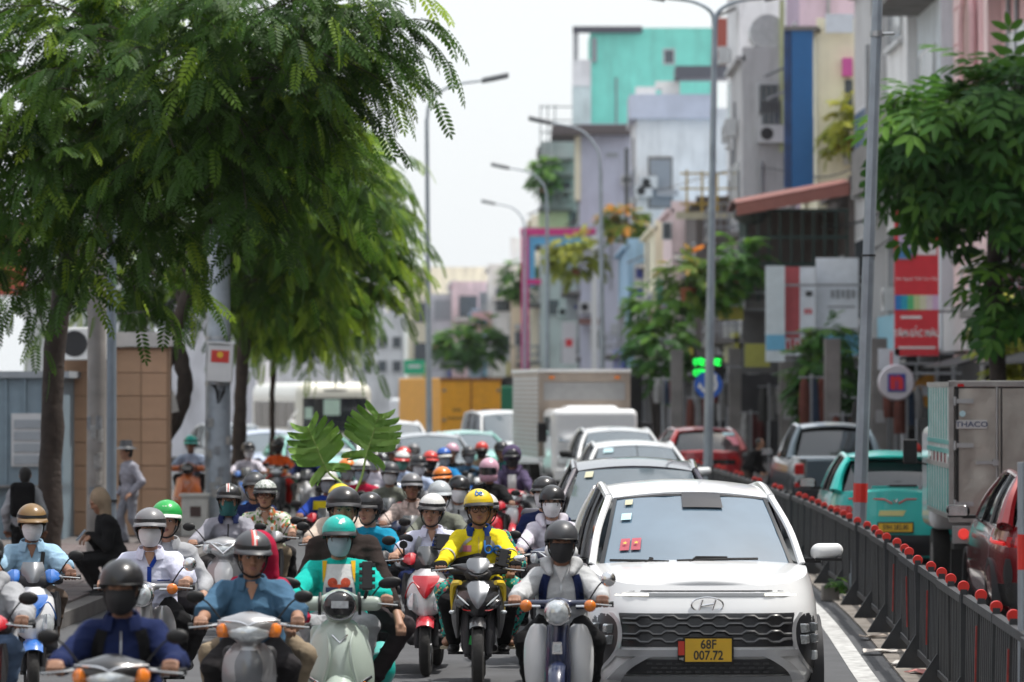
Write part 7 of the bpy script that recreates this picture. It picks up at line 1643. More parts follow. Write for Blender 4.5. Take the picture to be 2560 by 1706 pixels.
    S = SDF(.03); S.box((0, -4.1, 1.35), (.82, .68, .62), .12, .05); link('cab', S.mesh(), WHITEP, t); G().box((0, -3.44, 1.62), (1.3, .02, .4)).obj('rear_window', DGLASS, t, False)
light_truck()
# ---- oncoming box truck behind the queue
def box_truck():
    d = 82; t = thing('box_truck', 'white cab box truck with ribbed aluminium box and amber marker lamps', 'truck', (PX(1488, d), d, 0), R(7))
    W = 1.86; alu = mat('box_aluminium', (.36, .3, .25), .45, .3, noise=.15, scale=2, dirt=.2); zt = PZ(930, 83); zb = .95; y0 = 1.65; L = 4.6
    G().box((0, y0 + L / 2, (zt + zb) / 2), (2.0, L, zt - zb)).obj('cargo_box', alu, t, False, bevel=.02)
    G().box((0, y0 + L / 2, zt + .03), (2.06, L + .06, .07)).obj('box_roof', WHITEPL, t, False)
    for k in range(14): G().box((0, y0 - .008, zt - .75 + -.07 * k), (1.86, .02, .035)).obj('front_rib', alu, t, False)
    G().box((0, y0 - .01, zt - .42), (1.78, .02, .38)).obj('front_panel', mat('panel_zinc', (.36, .36, .36), .4, .5), t, False)
    for g in (-1, 1):
        G().box((g * .98, y0 - .012, (zt + zb) / 2), (.06, .03, zt - zb)).obj('corner_post', alu, t, False)
        for k in range(18): G().box((g * 1.005, y0 + L / 2, zt - .15 - .1 * k), (.02, L - .1, .05)).obj('side_rib', mat('side_rib_white', (.5, .52, .53), .4, .3), t, False)
        q = G(); q.box((g * .72, y0 - .03, zt - .12), (.11, .05, .06)); q.obj('marker_lamp', ORANGE, t, False, bevel=.01)
    S = SDF(.03); S.cone((-.6, .25, 1.3), (.6, .25, 1.3), .3, .3, .1); S.box((0, .78, 1.28), (W / 2, .76, .72), .14, .05); S.box((0, .9, 1.98), (.55, .4, .09), .08, .1); link('cab', S.mesh(), WHITEP, t)
    g_ = np.array([[(u * .78, .03 + .3 * v - .03 * (1 - u * u), 1.3 + .6 * v) for u in np.linspace(-1, 1, 9)] for v in np.linspace(0, 1, 5)])
    q = G(); q.slab(g_ + np.array((0, -.08, 0)), (0, .03, 0)); ws = q.obj('windshield', GLASS, t)
    for xx, m in ((-.66, STICK_Y), (-.52, STICK_C)): q = G(); q.box((xx, .17, 1.8), (.1, .01, .1), rotm(R(-26))); q.obj('sticker', m, ws, False)
    for g in (-1, 1):
        q = G(); q.tube([(g * .9, .3, 1.75), (g * 1.12, .1, 1.7), (g * 1.12, .1, 1.3)], .015, 6); a = q.obj('mirror_arm', BLACK, t); q = G(); q.box((g * 1.13, .08, 1.5), (.2, .07, .42)); q.obj('mirror', BLACK, a, False, bevel=.02)
        q = G(); q.box((g * .68, -.07, .92), (.3, .06, .18)); q.obj('headlight', LENS, t, False, bevel=.03)
        G().box((g * .94, .75, 1.62), (.03, .7, .4)).obj('side_window', GLASS, t, False)
        for yy in (.6, 4.6):
            q = G(); q.lathe([(.2, -.12), (.38, -.12), (.38, .12), (.2, .12)], (g * .74, yy, .38), 'x', 22); q.obj('wheel', RUBBER, t)
    G().box((0, -.06, .6), (1.8, .15, .25)).obj('bumper', WHITEPL, t, False, bevel=.03); G().box((0, -.06, .8), (.9, .06, .1)).obj('grille', BLACK, t, False); G().box((0, 3, .6), (.8, 5.4, .2)).obj('chassis', BLACK, t, False)
    pl = G(); pl.box((0, -.145, .58), (.44, .01, .12)); pl.obj('number_plate', WPLATE, t, False)
box_truck()
def coach():
    d = 101; yaw = R(15); t = thing('coach', 'cream minibus with wide dark windscreen and pale route card', 'bus', (PX(838, d), d, 0), yaw)
    cr = paint('coach_cream', (.8, .77, .66)); W = 2.04; L = 6.3; zt = PZ(958, d)
    S = SDF(.045); S.box((0, L / 2, (zt + .45) / 2), (W / 2, L / 2, (zt - .45) / 2), .28, .05); S.box((0, L / 2, zt - .2), (W / 2 - .1, L / 2 - .1, .2), .2, .1); link('body', S.mesh(), cr, t)
    g_ = np.array([[(u * .86, -.035 + .055 * abs(u) ** 6, 1.3 + .9 * v) for u in np.linspace(-1, 1, 13)] for v in np.linspace(0, 1, 5)])
    q = G(); q.slab(g_, (0, .03, 0)); ws = q.obj('windshield', DGLASS, t)
    q = G(); q.box((-.1, -.05, 1.95), (.44, .02, .42)); q.obj('route_card', mat('route_card', (.5, .66, .55), .7), ws, False); q = G(); q.box((-.72, -.045, 1.8), (.2, .02, .3)); q.obj('side_card', MATS['route_card'], ws, False)
    q = G(); q.tube([(-.4, .04, zt - .2), (0, .0, zt - .17), (.4, .04, zt - .2)], .02, 6, smooth=8); q.obj('brow_vent', DGREY, t)
    for g in (-1, 1):
        for k in range(5): q = G(); q.box((g * (W / 2 - .0), .85 + k * 1.1, 1.75), (.03, 1.0, .7)); q.obj('side_window', DGLASS, t, False, bevel=.01)
        q = G(); q.box((g * .72, -.0, .85), (.36, .08, .2)); q.obj('headlight', LENS, t, False, bevel=.04)
        q = G(); q.tube([(g * .95, .1, 1.9), (g * 1.2, -.15, 1.7), (g * 1.2, -.15, 1.5)], .015, 6); a = q.obj('mirror_arm', WHITEPL, t); q = G(); S = SDF(.02); S.ell((g * 1.2, -.15, 1.5), (.11, .06, .14), .01); link('mirror', S.mesh(), WHITEPL, a)
        for yy in (1.2, 4.9): q = G(); q.lathe([(.2, -.1), (.4, -.1), (.4, .1), (.2, .1)], (g * .9, yy, .4), 'x', 22); q.obj('wheel', RUBBER, t)
    G().box((0, .0, .6), (1.9, .16, .26)).obj('bumper', cr, t, False, bevel=.05); G().box((0, -.02, 1.1), (1.2, .06, .1)).obj('grille', BLACK, t, False)
coach()
def boxes():
    d = 117; t = thing('box_truck', 'yellow orange box truck with two rear doors beside the slim lamp pole', 'truck', (PX(1177, d), d, 0), R(17))
    yo = mat('truck_yellow', (.8, .37, .03), .5, noise=.1, dirt=.15); W = 1.92; zt = PZ(946, d); L = 4.8
    G().box((0, L / 2, (zt + .8) / 2), (W, L, zt - .8)).obj('cargo_box', yo, t, False, bevel=.03)
    for g in (-1, 1):
        o = G().box((g * .46, -.02, (zt + .85) / 2), (.88, .03, zt - 1.0)).obj('door', yo, t, False, bevel=.01)
        for zz in (1.5, 2.4): G().box((g * .86, -.045, zz), (.1, .03, .08)).obj('hinge', STEEL, o, False)
        G().box((g * .5, -.037, 1.55), (.5, .004, .06)).obj('faded_lettering', mat('faded_ink', (.25, .13, .03), .7), o, False); G().box((g * .45, -.037, 1.8), (.26, .004, .07)).obj('faded_lettering', MATS['faded_ink'], o, False)
        for yy in (1.0, 4.4): q = G(); q.lathe([(.2, -.12), (.42, -.12), (.42, .12), (.2, .12)], (g * .75, yy, .42), 'x', 20); q.obj('wheel', RUBBER, t)
    G().box((0, -.03, zt - .04), (W + .04, .06, .1)).obj('rear_frame', mat('truck_rust', (.3, .12, .03), .7), t, False); G().cyl((0, -.05, .9), (0, -.05, zt), .025).obj('lock_bar', MATS['truck_rust'], t)
    G().box((0, 2.4, .65), (.8, 4.8, .25)).obj('chassis', BLACK, t, False)
    S = SDF(.05); S.box((0, 5.6, 1.3), (.9, .7, .85), .15, .05); link('cab', S.mesh(), WHITEP, t)
    d = 126; t = thing('container_truck', 'dark green box truck behind the yellow orange truck', 'truck', (PX(1290, d), d, 0), R(12))
    gr = mat('container_green', (.012, .17, .09), .5, dirt=.1); zt = PZ(966, d); G().box((0, 2.4, (zt + .8) / 2), (1.9, 4.8, zt - .8)).obj('cargo_box', gr, t, False, bevel=.03)
    q = G(); q.prism([(-.62, 1.6), (-.38, 1.6), (-.5, 1.85)], -.03, 0); q.obj('emblem', mat('emblem_dark', (.01, .1, .08), .5), t, False)
    S = SDF(.05); S.box((0, 5.6, 1.3), (.9, .7, .85), .15, .05); link('cab', S.mesh(), WHITEP, t); G().box((0, 2.4, .65), (.8, 4.8, .25)).obj('chassis', BLACK, t, False)
    for g in (-1, 1):
        for yy in (1.0, 4.4): q = G(); q.lathe([(.2, -.12), (.42, -.12), (.42, .12), (.2, .12)], (g * .75, yy, .42), 'x', 20); q.obj('wheel', RUBBER, t)
boxes()
# ================================================================== riders
YEL = cloth('be_yellow', (.72, .58, .02)); NAVY = cloth('navy', (.012, .02, .07)); BLK = cloth('black', (.012, .012, .013)); WSH = cloth('school_white', (.62, .64, .78)); GRY = cloth('light_grey', (.34, .35, .37)); LGR = cloth('pale_grey', (.44, .45, .46))
TEALJ = cloth('teal_jacket', (.01, .4, .34)); BRN = cloth('dark_brown', (.035, .026, .024)); DEN = cloth('denim_blue', (.06, .13, .21)); SKYP = cloth('sky_polo', (.3, .46, .6)); LAVJ = cloth('grey_lavender', (.27, .27, .31)); KHK = cloth('khaki', (.25, .2, .14)); ROYAL = cloth('royal_blue', (.015, .05, .3)); CYAN = cloth('cyan_tee', (.01, .22, .36)); WJK = cloth('white_jacket', (.58, .55, .62)); REDC = cloth('crimson', (.36, .012, .045)); ORG = cloth('orange_uniform', (.6, .09, .015)); PURP = cloth('dusk_purple', (.09, .07, .13)); BLUJ = cloth('bright_blue', (.02, .2, .45)); DKP = cloth('dark_trousers', (.03, .028, .03)); BRP = cloth('brown_trousers', (.1, .075, .06)); JEAN = cloth('jeans', (.1, .15, .24)); TAN = cloth('tan_hood', (.3, .23, .16)); DTEAL = cloth('dark_teal', (.015, .08, .08)); LBL = cloth('light_blue', (.4, .47, .62))
FLOR = rampmat('floral_shirt', 'voronoi', [(0, (.62, .6, .55)), (.4, (.12, .28, .08)), (.6, (.62, .6, .55)), (.72, (.5, .12, .03)), (.86, (.1, .16, .06))], 42, stretch=(1, 1, .6)); FLORP = rampmat('floral_trousers', 'voronoi', [(0, (.01, .26, .22)), (.55, (.02, .02, .03)), (.7, (.55, .08, .12)), (.82, (.01, .3, .25)), (.92, (.65, .5, .2))], 55)
PLAID = mat('cloth_plaid', (.5, .4, .36), .9, noise=.5, scale=22, bump=.3, bscale=14)
def hm(k, c, r=.28): return mat('helmet_' + k, c, r, noise=.12, scale=12, coat=.22, spec=.4)
HB = hm('black', (.018, .018, .02)); HG = hm('grey', (.17, .17, .18), .35); HY = hm('yellow', (.75, .55, .02)); HT = hm('teal', (.01, .42, .36)); HW = hm('white', (.62, .62, .6)); HTAN = hm('tan', (.2, .12, .045)); HGR = hm('green', (.02, .36, .07)); HP = hm('pink', (.62, .36, .45)); HO = hm('orange', (.7, .2, .03)); HR = hm('red', (.6, .05, .04)); HLG = hm('light_grey', (.4, .43, .45)); HBL = hm('blue', (.03, .12, .45)); HDG = hm('charcoal', (.05, .052, .058), .4)
VIS = mat('visor_smoke', (.035, .035, .038), .55, spec=.25); CAMO = rampmat('helmet_camo', 'noise', [(0, (.5, .52, .5)), (.45, (.2, .24, .2)), (.55, (.55, .57, .55))], 24, .3)
pW = WHITEP; pR = paint('bike_red', (.48, .012, .025)); pK = paint('bike_black', (.016, .016, .018)); pM = paint('bike_mint', (.4, .47, .41), .35); pS = paint('bike_silver', (.34, .34, .35), .3, .5); pB = paint('bike_blue', (.025, .06, .22)); pNV = paint('bike_navy', (.012, .02, .06)); pO = paint('bike_orange', (.62, .15, .03)); pBR = paint('bike_brown', (.08, .05, .04)); pY = paint('bike_yellow', (.7, .5, .02)); pBR2 = paint('bike_bright_blue', (.03, .15, .5))
RIDERS = {}
def rider(key, plab, blab, hx, ty, d, kind, cols, shirt, sleeve='long', pants=DKP, helm=HB, brim=VIS, hk='half', mask=None, skin=0, head=(0, 0, 0), lean=.12, loose=.016, rz=None, res=None, pax=None, bikename='motor_scooter',
          z=0.0, face=None, collar=None, name='shirt', headf=0.0, hood=None, dx=0.0, build=1.0, grip=None, stripe=None, shoes=BLACK, band=False, nobike=False, away=False, belly=0.0, size=.97, sandal=False, hipy=.2, peak=.055):
    rr_ = np.random.default_rng(int(abs(hx)) + 17)
    if head == (0, 0, 0): head = (R(rr_.uniform(-14, 14)), R(rr_.uniform(-2, 7)), R(rr_.uniform(-5, 5))); lean += rr_.uniform(-.05, .08)
    near = d < 39; res = res or (.0105 if d < 34 else .0125 if d < 43 else .018)
    t0 = d - .12; x = PX(hx, d) + dx; yaw = rz if rz is not None else 0.0
    if away: yaw += math.pi; t0 = d + .12
    B = make_bike(kind)
    if not nobike: bt, B = bike(kind, blab, (x, t0, z), yaw, cols, bikename)
    gx, gy, gz = B.grip; top = PZ(ty, d) - z; hz = B.seat + .09
    sp = .5 + (top - hz - .836 * size) ; sp = min(.56, max(.4, sp))
    ln = lean if sp > .41 else max(lean, .3)
    p = Person(plab, (x, t0, z), yaw, (0, hipy, hz), ln, head, [(-gx, gy, gz), (gx, gy, gz)], B.feet, size, res, skin, True, build, seed=len(RIDERS) + 1, spine=sp, headf=headf)
    p.body(detail=d < 48).hair().shirt(shirt, sleeve, loose, name, belly, collar, hood=hood).pants(pants)
    p.shoes(shoes, sandal=sandal)
    if helm is not None: p.helmet(helm, brim, hk, stripe, peak=peak)
    if mask: p.mask(mask, bandana=band)
    RIDERS[key] = (p, B, (x, t0), yaw); return p
def passenger(key, plab, on, hx, ty, d, shirt, sleeve='long', pants=DKP, helm=HB, brim=VIS, hk='half', mask=None, skin=0, head=(0, 0, 0), lean=.08, loose=.016, knee=.26, name='shirt', collar=None, hands=None, size=.97, feet=None, shoes=BLACK, sandal=False, build=1.0, hood=None):
    r, B, (bx, by), yaw = RIDERS[on]; x = PX(hx, d) - bx; hz = B.seat + .14; top = PZ(ty, d); sp = min(.58, max(.4, .5 + (top - hz - .836 * size)))
    p = Person(plab, (bx, by, 0), yaw, (x, .56, hz), lean, head, hands or [(x - .2, .3, hz + .04), (x + .2, .3, hz + .04)], feet or [(-.24, .3, .32), (.24, .3, .32)], size, .012 if d < 39 else .016, skin, False, build, seed=len(RIDERS) + 40, spine=sp)
    for i, g in ((0, -1), (1, 1)):
        e, a = ik(p.hj[i], np.array((g * .25, .36, .4)), .42 * size, .41 * size, (g * knee * 3, -1, .2)); p.kn[i] = e; p.an[i] = a
    p.body(detail=d < 42).hair().shirt(shirt, sleeve, loose, name, 0, collar, hood=hood).pants(pants).shoes(shoes, sandal=sandal)
    if helm is not None: p.helmet(helm, brim, hk)
    if mask: p.mask(mask)
    RIDERS[key] = (p, B, (bx, by), yaw); return p
def phone_mount(t, c, sz=(.09, .03, .17), tilt=12, label='phone_holder'):
    q = G(); q.box(c, sz, rotm(R(-20), R(tilt), 0)); o = q.obj(label, BLACK, t, False, bevel=.008)
    for k in range(4):
        for g in (-1, 1): q = G(); q.box(np.array(c) + rotm(R(-20), R(tilt), 0) @ np.array((g * (sz[0] / 2 + .008), 0, -sz[2] * .38 + sz[2] * .25 * k)), (.022, .034, .022), rotm(R(-20), R(tilt), 0)); q.obj('clamp_finger', BLACK, o, False)
    q = G(); q.cyl(np.array(c) + (0, .02, -sz[2] / 2), np.array(c) + (-.02, .03, -sz[2] / 2 - .07), .012); q.obj('mount_arm', BLACK, o)
# ---- the rider in yellow
p = rider('N', 'rider in yellow jacket and yellow helmet with round glasses on the black motorbike', 'black sharp-nosed motorbike with yellow flanks ridden in the yellow jacket', 1197, 1222, 31.3, 'winner', dict(main=pK, accent=REDL, second=pY), YEL, helm=HY, brim=VIS, skin=0, collar=cloth('navy_collar', (.012, .035, .16)), loose=.024, bikename='motorbike', name='jacket', head=(R(3), 0, R(-2)), size=1.0, pants=BLK)
BEB = mat('be_blue', (.015, .16, .5), .5); p.glasses(); p.strokes(None, .058, .0055, BEB, 'helmet', el0=46); n = p.n[2]
p.strokes((.115, n - .14), .1, .0095, BEB); p.zipper(mat('zip_yellow', (.55, .42, .05), .6), 0, n - .3, n - .05, .01)
p.band('bag_strap', [(.075, n - .045), (.06, n - .14), (.0, n - .28), (-.07, n - .36)], .055, mat('strap_dark', (.04, .04, .042), .8), .01, .01)
S = SDF(.012); S.box((-.08, p.hip[1] - .2, n - .3), (.14, .05, .1), .05, .02, rotm(0, R(-14), 0)); link('shoulder_bag', S.mesh(), BLK, p.so)
refl = mat('reflective_grey', (.36, .35, .32), .5)
for i in (0, 1): p.armband(i, .35, refl, .03, False, .069); 
for g in (-1, 1): p.band('reflective_piping', [(g * .06, n - .06), (g * .11, n - .1), (g * .15, n - .17)], .025, refl, .004, .004)
p.decal('chest_badge', [[(-.13 + .07 * u, n - .17 + .05 * v) for u in (0, .5, 1)] for v in (0, 1)], mat('badge_pink', (.62, .2, .25), .6), .005)
for i, g in ((0, -1), (1, 1)):
    S = SDF(.009); h = p.hands[i]; S.cone(p.wr[i], h + (0, .01, .034), .032, .03, .02, (.75, 1, 1.2)); S.cone(h + (-.03, -.002, .034), h + (.03, -.002, .034), .0235, .0235, .02)
    for xx in (-.033, -.011, .011, .032): S.cone(h + (xx, -.008, .034), h + (xx, -.03, .024), .0135, .013, .01)
    link('fingerless_glove', S.mesh(), BLK, p.t)
bt = bpy.data.objects['motorbike']; phone_mount(bt, (.2, -.47, 1.06), (.075, .03, .15), 12)
q = G(); q.box((-.055, -.74, .42), (.025, .01, .07), rotm(0, R(10), 0)); q.obj('fork_sticker', HGR, bt, False)
passenger('Np', 'passenger in floral green trousers and sandals sitting behind the rider in yellow', 'N', 1215, 1262, 31.8, FLORP, pants=FLORP, helm=HW, knee=.4, shoes=CREAMB, sandal=True, size=.9, name='blouse')
# ---- schoolboy on red and white scooter
p = rider('M', 'schoolboy in white shirt with navy placket and white helmet', 'red and white sporty scooter ridden by the schoolboy', 1080, 1233, 33.0, 'sport', dict(main=pW, accent=pR), WSH, 'short', NAVY, HW, VIS, 'jockey', skin=1, head=(R(-6), R(3), R(3)), collar=WSH, loose=.02, rz=R(-3))
p.vneck(SKIN[1], .04, .1).parent = p.so; n = p.n[2]; p.placket(ROYAL, .035, .02); p.band('placket_flap', [(.02, n - .1), (.045, n - .05), (.06, n - .02)], .03, ROYAL, .008, .004); p.straps(mat('strap_grey', (.4, .42, .44), .8), .04)
p.decal('pocket_emblem', [[(-.12 + .07 * u, n - .26 + .02 * v) for u in (0, .5, 1)] for v in (0, 1)], mat('emblem_coral', (.6, .2, .15), .6)); bt = bpy.data.objects['motor_scooter']; phone_mount(bt, (.13, -.5, 1.12), (.11, .03, .14), 4)
q = G(); q.lathe([(0, .03), (.034, .03), (.036, 0), (.03, -.04), (0, -.04)], (-.2, -.52, 1.1), 'y', 16); q.cyl((-.2, -.5, 1.08), (-.2, -.46, 1.0), .008); q.obj('auxiliary_lamp', BLACK, bt)
# ---- man in teal jacket on mint scooter with passenger
p = rider('J', 'man in open teal jacket and teal helmet with blue mask', 'mint green retro scooter with chrome chevrons ridden in the teal jacket', 850, 1288, 26.5, 'retro', dict(main=pM), TEALJ, pants=GRY, helm=HT, brim=VIS, mask='blue', skin=0, head=(R(3), R(2), 0), loose=.03, build=1.12, name='jacket', rz=R(3))
p.glasses(mat('thin_frame', (.1, .05, .03), .4)); n = p.n[2]
p.decal('t_shirt', [[((-.088 - .055 * (1 - u)) + (.176 + .11 * (1 - u)) * v, n - .44 + .43 * u) for v in np.linspace(0, 1, 9)] for u in np.linspace(0, 1, 12)], cloth('tee_white', (.6, .6, .6)), .01, .006)
pr = mat('print_orange', (.5, .06, .02), .8, noise=.4, scale=30)
for cx, cz, r in ((-.045, n - .135, .034), (.045, n - .135, .034), (0, n - .25, .065), (-.055, n - .28, .045), (.055, n - .28, .045), (0, n - .18, .035)):
    p.decal('shirt_print', [[(cx + r * f * math.cos(a), cz + r * f * math.sin(a)) for a in np.linspace(0, 2 * np.pi, 15)] for f in (.05, .6, 1)], pr, .018 if cz > n - .25 else .02, .003)
for g in (-1, 1): p.decal('print_lens', [[(g * .05 + .042 * (u - .5) * 2, n - .2 + .034 * v) for u in np.linspace(0, 1, 4)] for v in (0, 1)], mat('print_navy', (.03, .05, .12), .5), .026, .003)
for g in (-1, 1): p.decal('collar_lining', [[(g * (.082 + .032 * v * (1 - .5 * u) + .012 * u), n - .1 * u + .012 - .05 * v * u) for v in (0, .35, .7, 1)] for u in (0, .4, .75, 1)], cloth('amber_lining', (.62, .36, .02)), .016, .006)
bird = [(-.05, .03), (-.03, .034), (-.022, .015), (-.01, -.018), (.012, -.022), (.022, .0), (.05, .016), (.052, .03), (.03, .02), (.012, .018), (.0, .002), (-.012, .022)]
p.helmet_print((np.array(bird) * 1.15, [tuple(range(len(bird)))]), WPLATE, 42, 1.0, 'bird_emblem'); bt = bpy.data.objects['motor_scooter.001']; phone_mount(bt, (.185, -.5, 1.15), (.07, .035, .2), 0)
S = SDF(.016); S.cone((.3, .5, .45), (.3, .72, .5), .13, .13, .05, (1.3, 1, 1)); link('teal_pannier', S.mesh(), HT, bt)
p = passenger('K', 'passenger in dark brown jacket and black helmet behind the teal jacket', 'J', 872, 1214, 27.1, BRN, helm=HB, brim=VIS, skin=1, knee=.5, hands=[(-.3, .25, .8), (.42, .12, .78)], loose=.02, name='jacket', pants=cloth('plum_trousers', (.04, .033, .036)), build=1.1, size=1.02); p.collar(BRN)
# ---- smiling man in blue shirt, red hooded passenger
p = rider('H', 'smiling man in blue short sleeved shirt and striped dark helmet', 'silver step-through motorbike with amber indicators ridden in the blue shirt', 633, 1335, 24.0, 'wave', dict(main=pS), DEN, 'short', DKP, HDG, HDG, 'half', skin=0, head=(R(8), R(6), R(2)), collar=DEN, loose=.026, build=1.12, belly=.01, rz=R(2), stripe=[(-.018, -.004, HR), (-.004, .008, HW), (.008, .016, HR)], lean=.16, bikename='motorbike')
p.vneck(SKIN[0], .045, .12); p.placket(DEN, .03); n = p.n[2]
for k in range(3): p.decal('button', [[(-.005 + .01 * u, n - .17 - .08 * k + .01 * v) for u in (0, 1)] for v in (0, 1)], NAVY, .01)
p.decal('pocket', [[(.06 + .09 * u, n - .3 + .1 * v) for u in (0, .5, 1)] for v in (0, .5, 1)], DEN, .004, .004)
p = passenger('Hp', 'passenger in a crimson hooded jacket behind the man in the blue shirt', 'H', 658, 1362, 24.5, REDC, helm=None, pants=KHK, size=.84, name='jacket', knee=.35)
S = SDF(.013); S.ell(p.H((.0, .02, .02)), (.115, .13, .135), .03); S.chain([p.H((.05, .06, -.05)), p.H((.07, .06, -.16))], [.075, .07], .05); link('hood', S.mesh(), REDC, p.so)
# ---- navy jacket in front
p = rider('I', 'rider in navy jacket with black helmet, black mask and backpack straps', 'dark step-through motorbike ridden in the navy jacket', 310, 1425, 20.2, 'wave', dict(main=pK), NAVY, helm=HB, brim=None, hk='pot', mask='black', skin=0, head=(R(-4), R(4), 0), lean=.38, loose=.024, name='jacket', bikename='motorbike', build=1.06)
p.straps(BLK, .06).zipper(STEEL, .0, p.n[2] - .25, p.n[2] - .05, .008); p.collar(NAVY)
# ---- grey hoodie on classic step-through
p = rider('O', 'rider in grey hoodie with black helmet and black mask, navy backpack', 'classic step-through with round headlamp and white leg shields', 1402, 1305, 26.4, 'cub', dict(main=pW, blue=pNV), LGR, helm=HDG, brim=None, hk='pot', mask='black', skin=2, head=(R(4), R(2), R(1)), loose=.026, name='hoodie', hood=LGR, rz=R(-3), bikename='motorbike', pants=BLK)
p.vneck(cloth('tee_white', (.6, .6, .6)), .045, .11); p.straps(NAVY, .055); p.zipper(STEEL, 0, None, p.n[2] - .11, .008)
# ---- left edge: grey sleeve, red scooter
p = rider('A', 'rider in pale grey hoodie and jeans at the very edge, on the red scooter', 'red scooter whose handlebar shows beside the navy jacket', -32, 1352, 24, 'sport', dict(main=pR, accent=pR), GRY, helm=HB, skin=0, hood=GRY, pants=JEAN, loose=.03, name='hoodie')
# ---- blue polo
p = rider('B', 'older man in sky blue polo with tan helmet and white mask', 'blue and white sporty scooter ridden by the man in sky blue', 85, 1267, 30.0, 'sport', dict(main=pW, accent=pBR2, screen=PANEL), SKYP, 'short', BRP, HTAN, HTAN, 'jockey', 'white', 2, (R(6), R(5), 0), collar=SKYP, loose=.024, rz=R(8))
p.vneck(SKIN[2], .04, .11); p.band('bag_strap', [(.09, p.n[2] - .05), (.07, p.n[2] - .2), (.04, p.n[2] - .36)], .03, BLACK)
# ---- white shirt, navy placket
p = rider('D', 'young man in white shirt with navy placket, grey helmet and white mask', 'chrome handlebar motorbike hidden behind the navy jacket rider', 378, 1277, 28.6, 'cub', dict(main=pS, blue=pS), WSH, 'short', BLK, HG, HG, 'jockey', 'white', 1, (R(3), 0, 0), collar=WSH, loose=.024, bikename='motorbike', build=1.04, size=1.0)
n = p.n[2]; p.vneck(SKIN[1], .045, .11); p.placket(ROYAL, .032, -.0); p.band('placket_flap', [(.01, n - .1), (.04, n - .05), (.058, n - .015)], .03, ROYAL, .008, .004); p.decal('pocket', [[(.06 + .1 * u, n - .3 + .1 * v) for u in (0, .5, 1)] for v in (0, .5, 1)], WSH, .004, .004); p.decal('pocket_trim', [[(.06 + .1 * u, n - .205 + .008 * v) for u in (0, .5, 1)] for v in (0, 1)], ROYAL, .008, .003)
p = passenger('E', 'passenger in grey jacket with green helmet behind the young man in white', 'D', 424, 1262, 29.2, GRY, helm=HGR, brim=HW, hk='jockey', skin=1, hands=[(-.05, .25, .85), (.38, .15, .86)], name='jacket'); p.collar(GRY)
p.helmet_print((np.array([(-.03, -.02), (-.012, -.02), (-.02, .05), (-.034, .05)]), [(0, 1, 2, 3)]), WPLATE, 45, 1, 'white_stripe'); p.helmet_print((np.array([(-.005, -.02), (.012, -.02), (.0, .05), (-.012, .05)]), [(0, 1, 2, 3)]), WPLATE, 45, 1, 'white_stripe')
# ---- grey jacket with teal bandana, floral shirt
p = rider('F', 'rider in grey jacket with dark teal bandana and striped black helmet', 'silver scooter with V shaped headlamp ridden in the grey jacket', 573, 1225, 36, 'sh', dict(main=pS, panel=pW), LAVJ, helm=HB, brim=VIS, mask='teal', band=True, skin=0, loose=.024, name='jacket', collar=NAVY, stripe=[(-.03, -.018, HW), (-.016, -.008, HR), (-.006, .004, HW)])
p.zipper(BLACK, 0, None, p.n[2] - .05, .012)
p = rider('G', 'young man in floral shirt with camouflage helmet and glasses', 'dark scooter ridden in the floral shirt', 665, 1213, 38, 'sport', dict(main=pK, accent=pS), FLOR, 'short', KHK, CAMO, VIS, 'jockey', None, 1, (R(-4), 0, 0), loose=.022, collar=FLOR, build=1.08)
p.vneck(SKIN[1], .045, .13); p.glasses(mat('red_frame', (.12, .02, .02), .4))
passenger('Gp', 'passenger in navy track top behind the floral shirt', 'G', 640, 1222, 38.6, NAVY, helm=HDG, mask=None, name='jacket')
# ---- second row
p = rider('L', 'smiling rider in cyan tee looking aside under a black helmet', 'dark scooter ridden in the cyan tee', 925, 1228, 33.4, 'generic', dict(main=pK, accent=pK), CYAN, 'half', helm=HB, brim=VIS, hk='jockey', skin=1, head=(R(-28), R(2), 0), loose=.022)
p = rider('L2', 'rider in cream striped shirt with yellow helmet, mostly hidden behind the brown jacket', 'grey scooter behind the brown jacket passenger', 852, 1214, 36.4, 'sport', dict(main=pS), cloth('cream_stripe', (.5, .42, .36)), 'half', helm=HY, brim=HY, skin=1, loose=.02)
p = rider('P', 'woman in white jacket and black tee with glasses, white mask and black helmet', 'navy scooter ridden in the white jacket', 1380, 1213, 34.0, 'sh', dict(main=pNV, panel=pNV), WJK, helm=HB, brim=None, hk='pot', mask='white', skin=3, head=(R(-3), R(3), 0), loose=.024, name='jacket', hood=WJK)
p.glasses(); n = p.n[2]; p.decal('black_tee', [[((-.05 - .02 * (1 - u)) + (.1 + .04 * (1 - u)) * v, n - .35 + .33 * u) for v in np.linspace(0, 1, 6)] for u in np.linspace(0, 1, 8)], BLK, .008, .006)
passenger('Pp', 'passenger in navy top with white mask and black brimmed helmet behind the white jacket', 'P', 1362, 1190, 34.6, NAVY, helm=HB, brim=HB, mask='white', head=(R(-22), 0, 0), skin=3)
rider('T', 'rider in grey hoodie with hood under a black helmet and white mask', 'grey scooter ridden in the grey hoodie with white mask', 1147, 1200, 40, 'generic', dict(main=pS, accent=pS), LGR, helm=HB, brim=None, hk='pot', mask='white', hood=LGR, name='hoodie', loose=.024).zipper(BLACK, 0, None, None, .02)
rider('U', 'rider with pale grey pot helmet behind the schoolboy', 'black scooter behind the schoolboy', 1100, 1213, 37.6, 'generic', dict(main=pK, accent=pR), cloth('moss', (.16, .17, .14)), helm=HLG, brim=HLG, skin=1, peak=.07)
rider('S', 'rider in pink checked shirt with grey helmet and mask pulled to the chin', 'dark blue scooter with a pink cloth, ridden in the checked shirt', 1030, 1197, 41, 'generic', dict(main=pNV, accent=pNV), PLAID, helm=HG, brim=HG, mask=None, skin=2, head=(R(5), 0, 0), loose=.022, collar=PLAID)
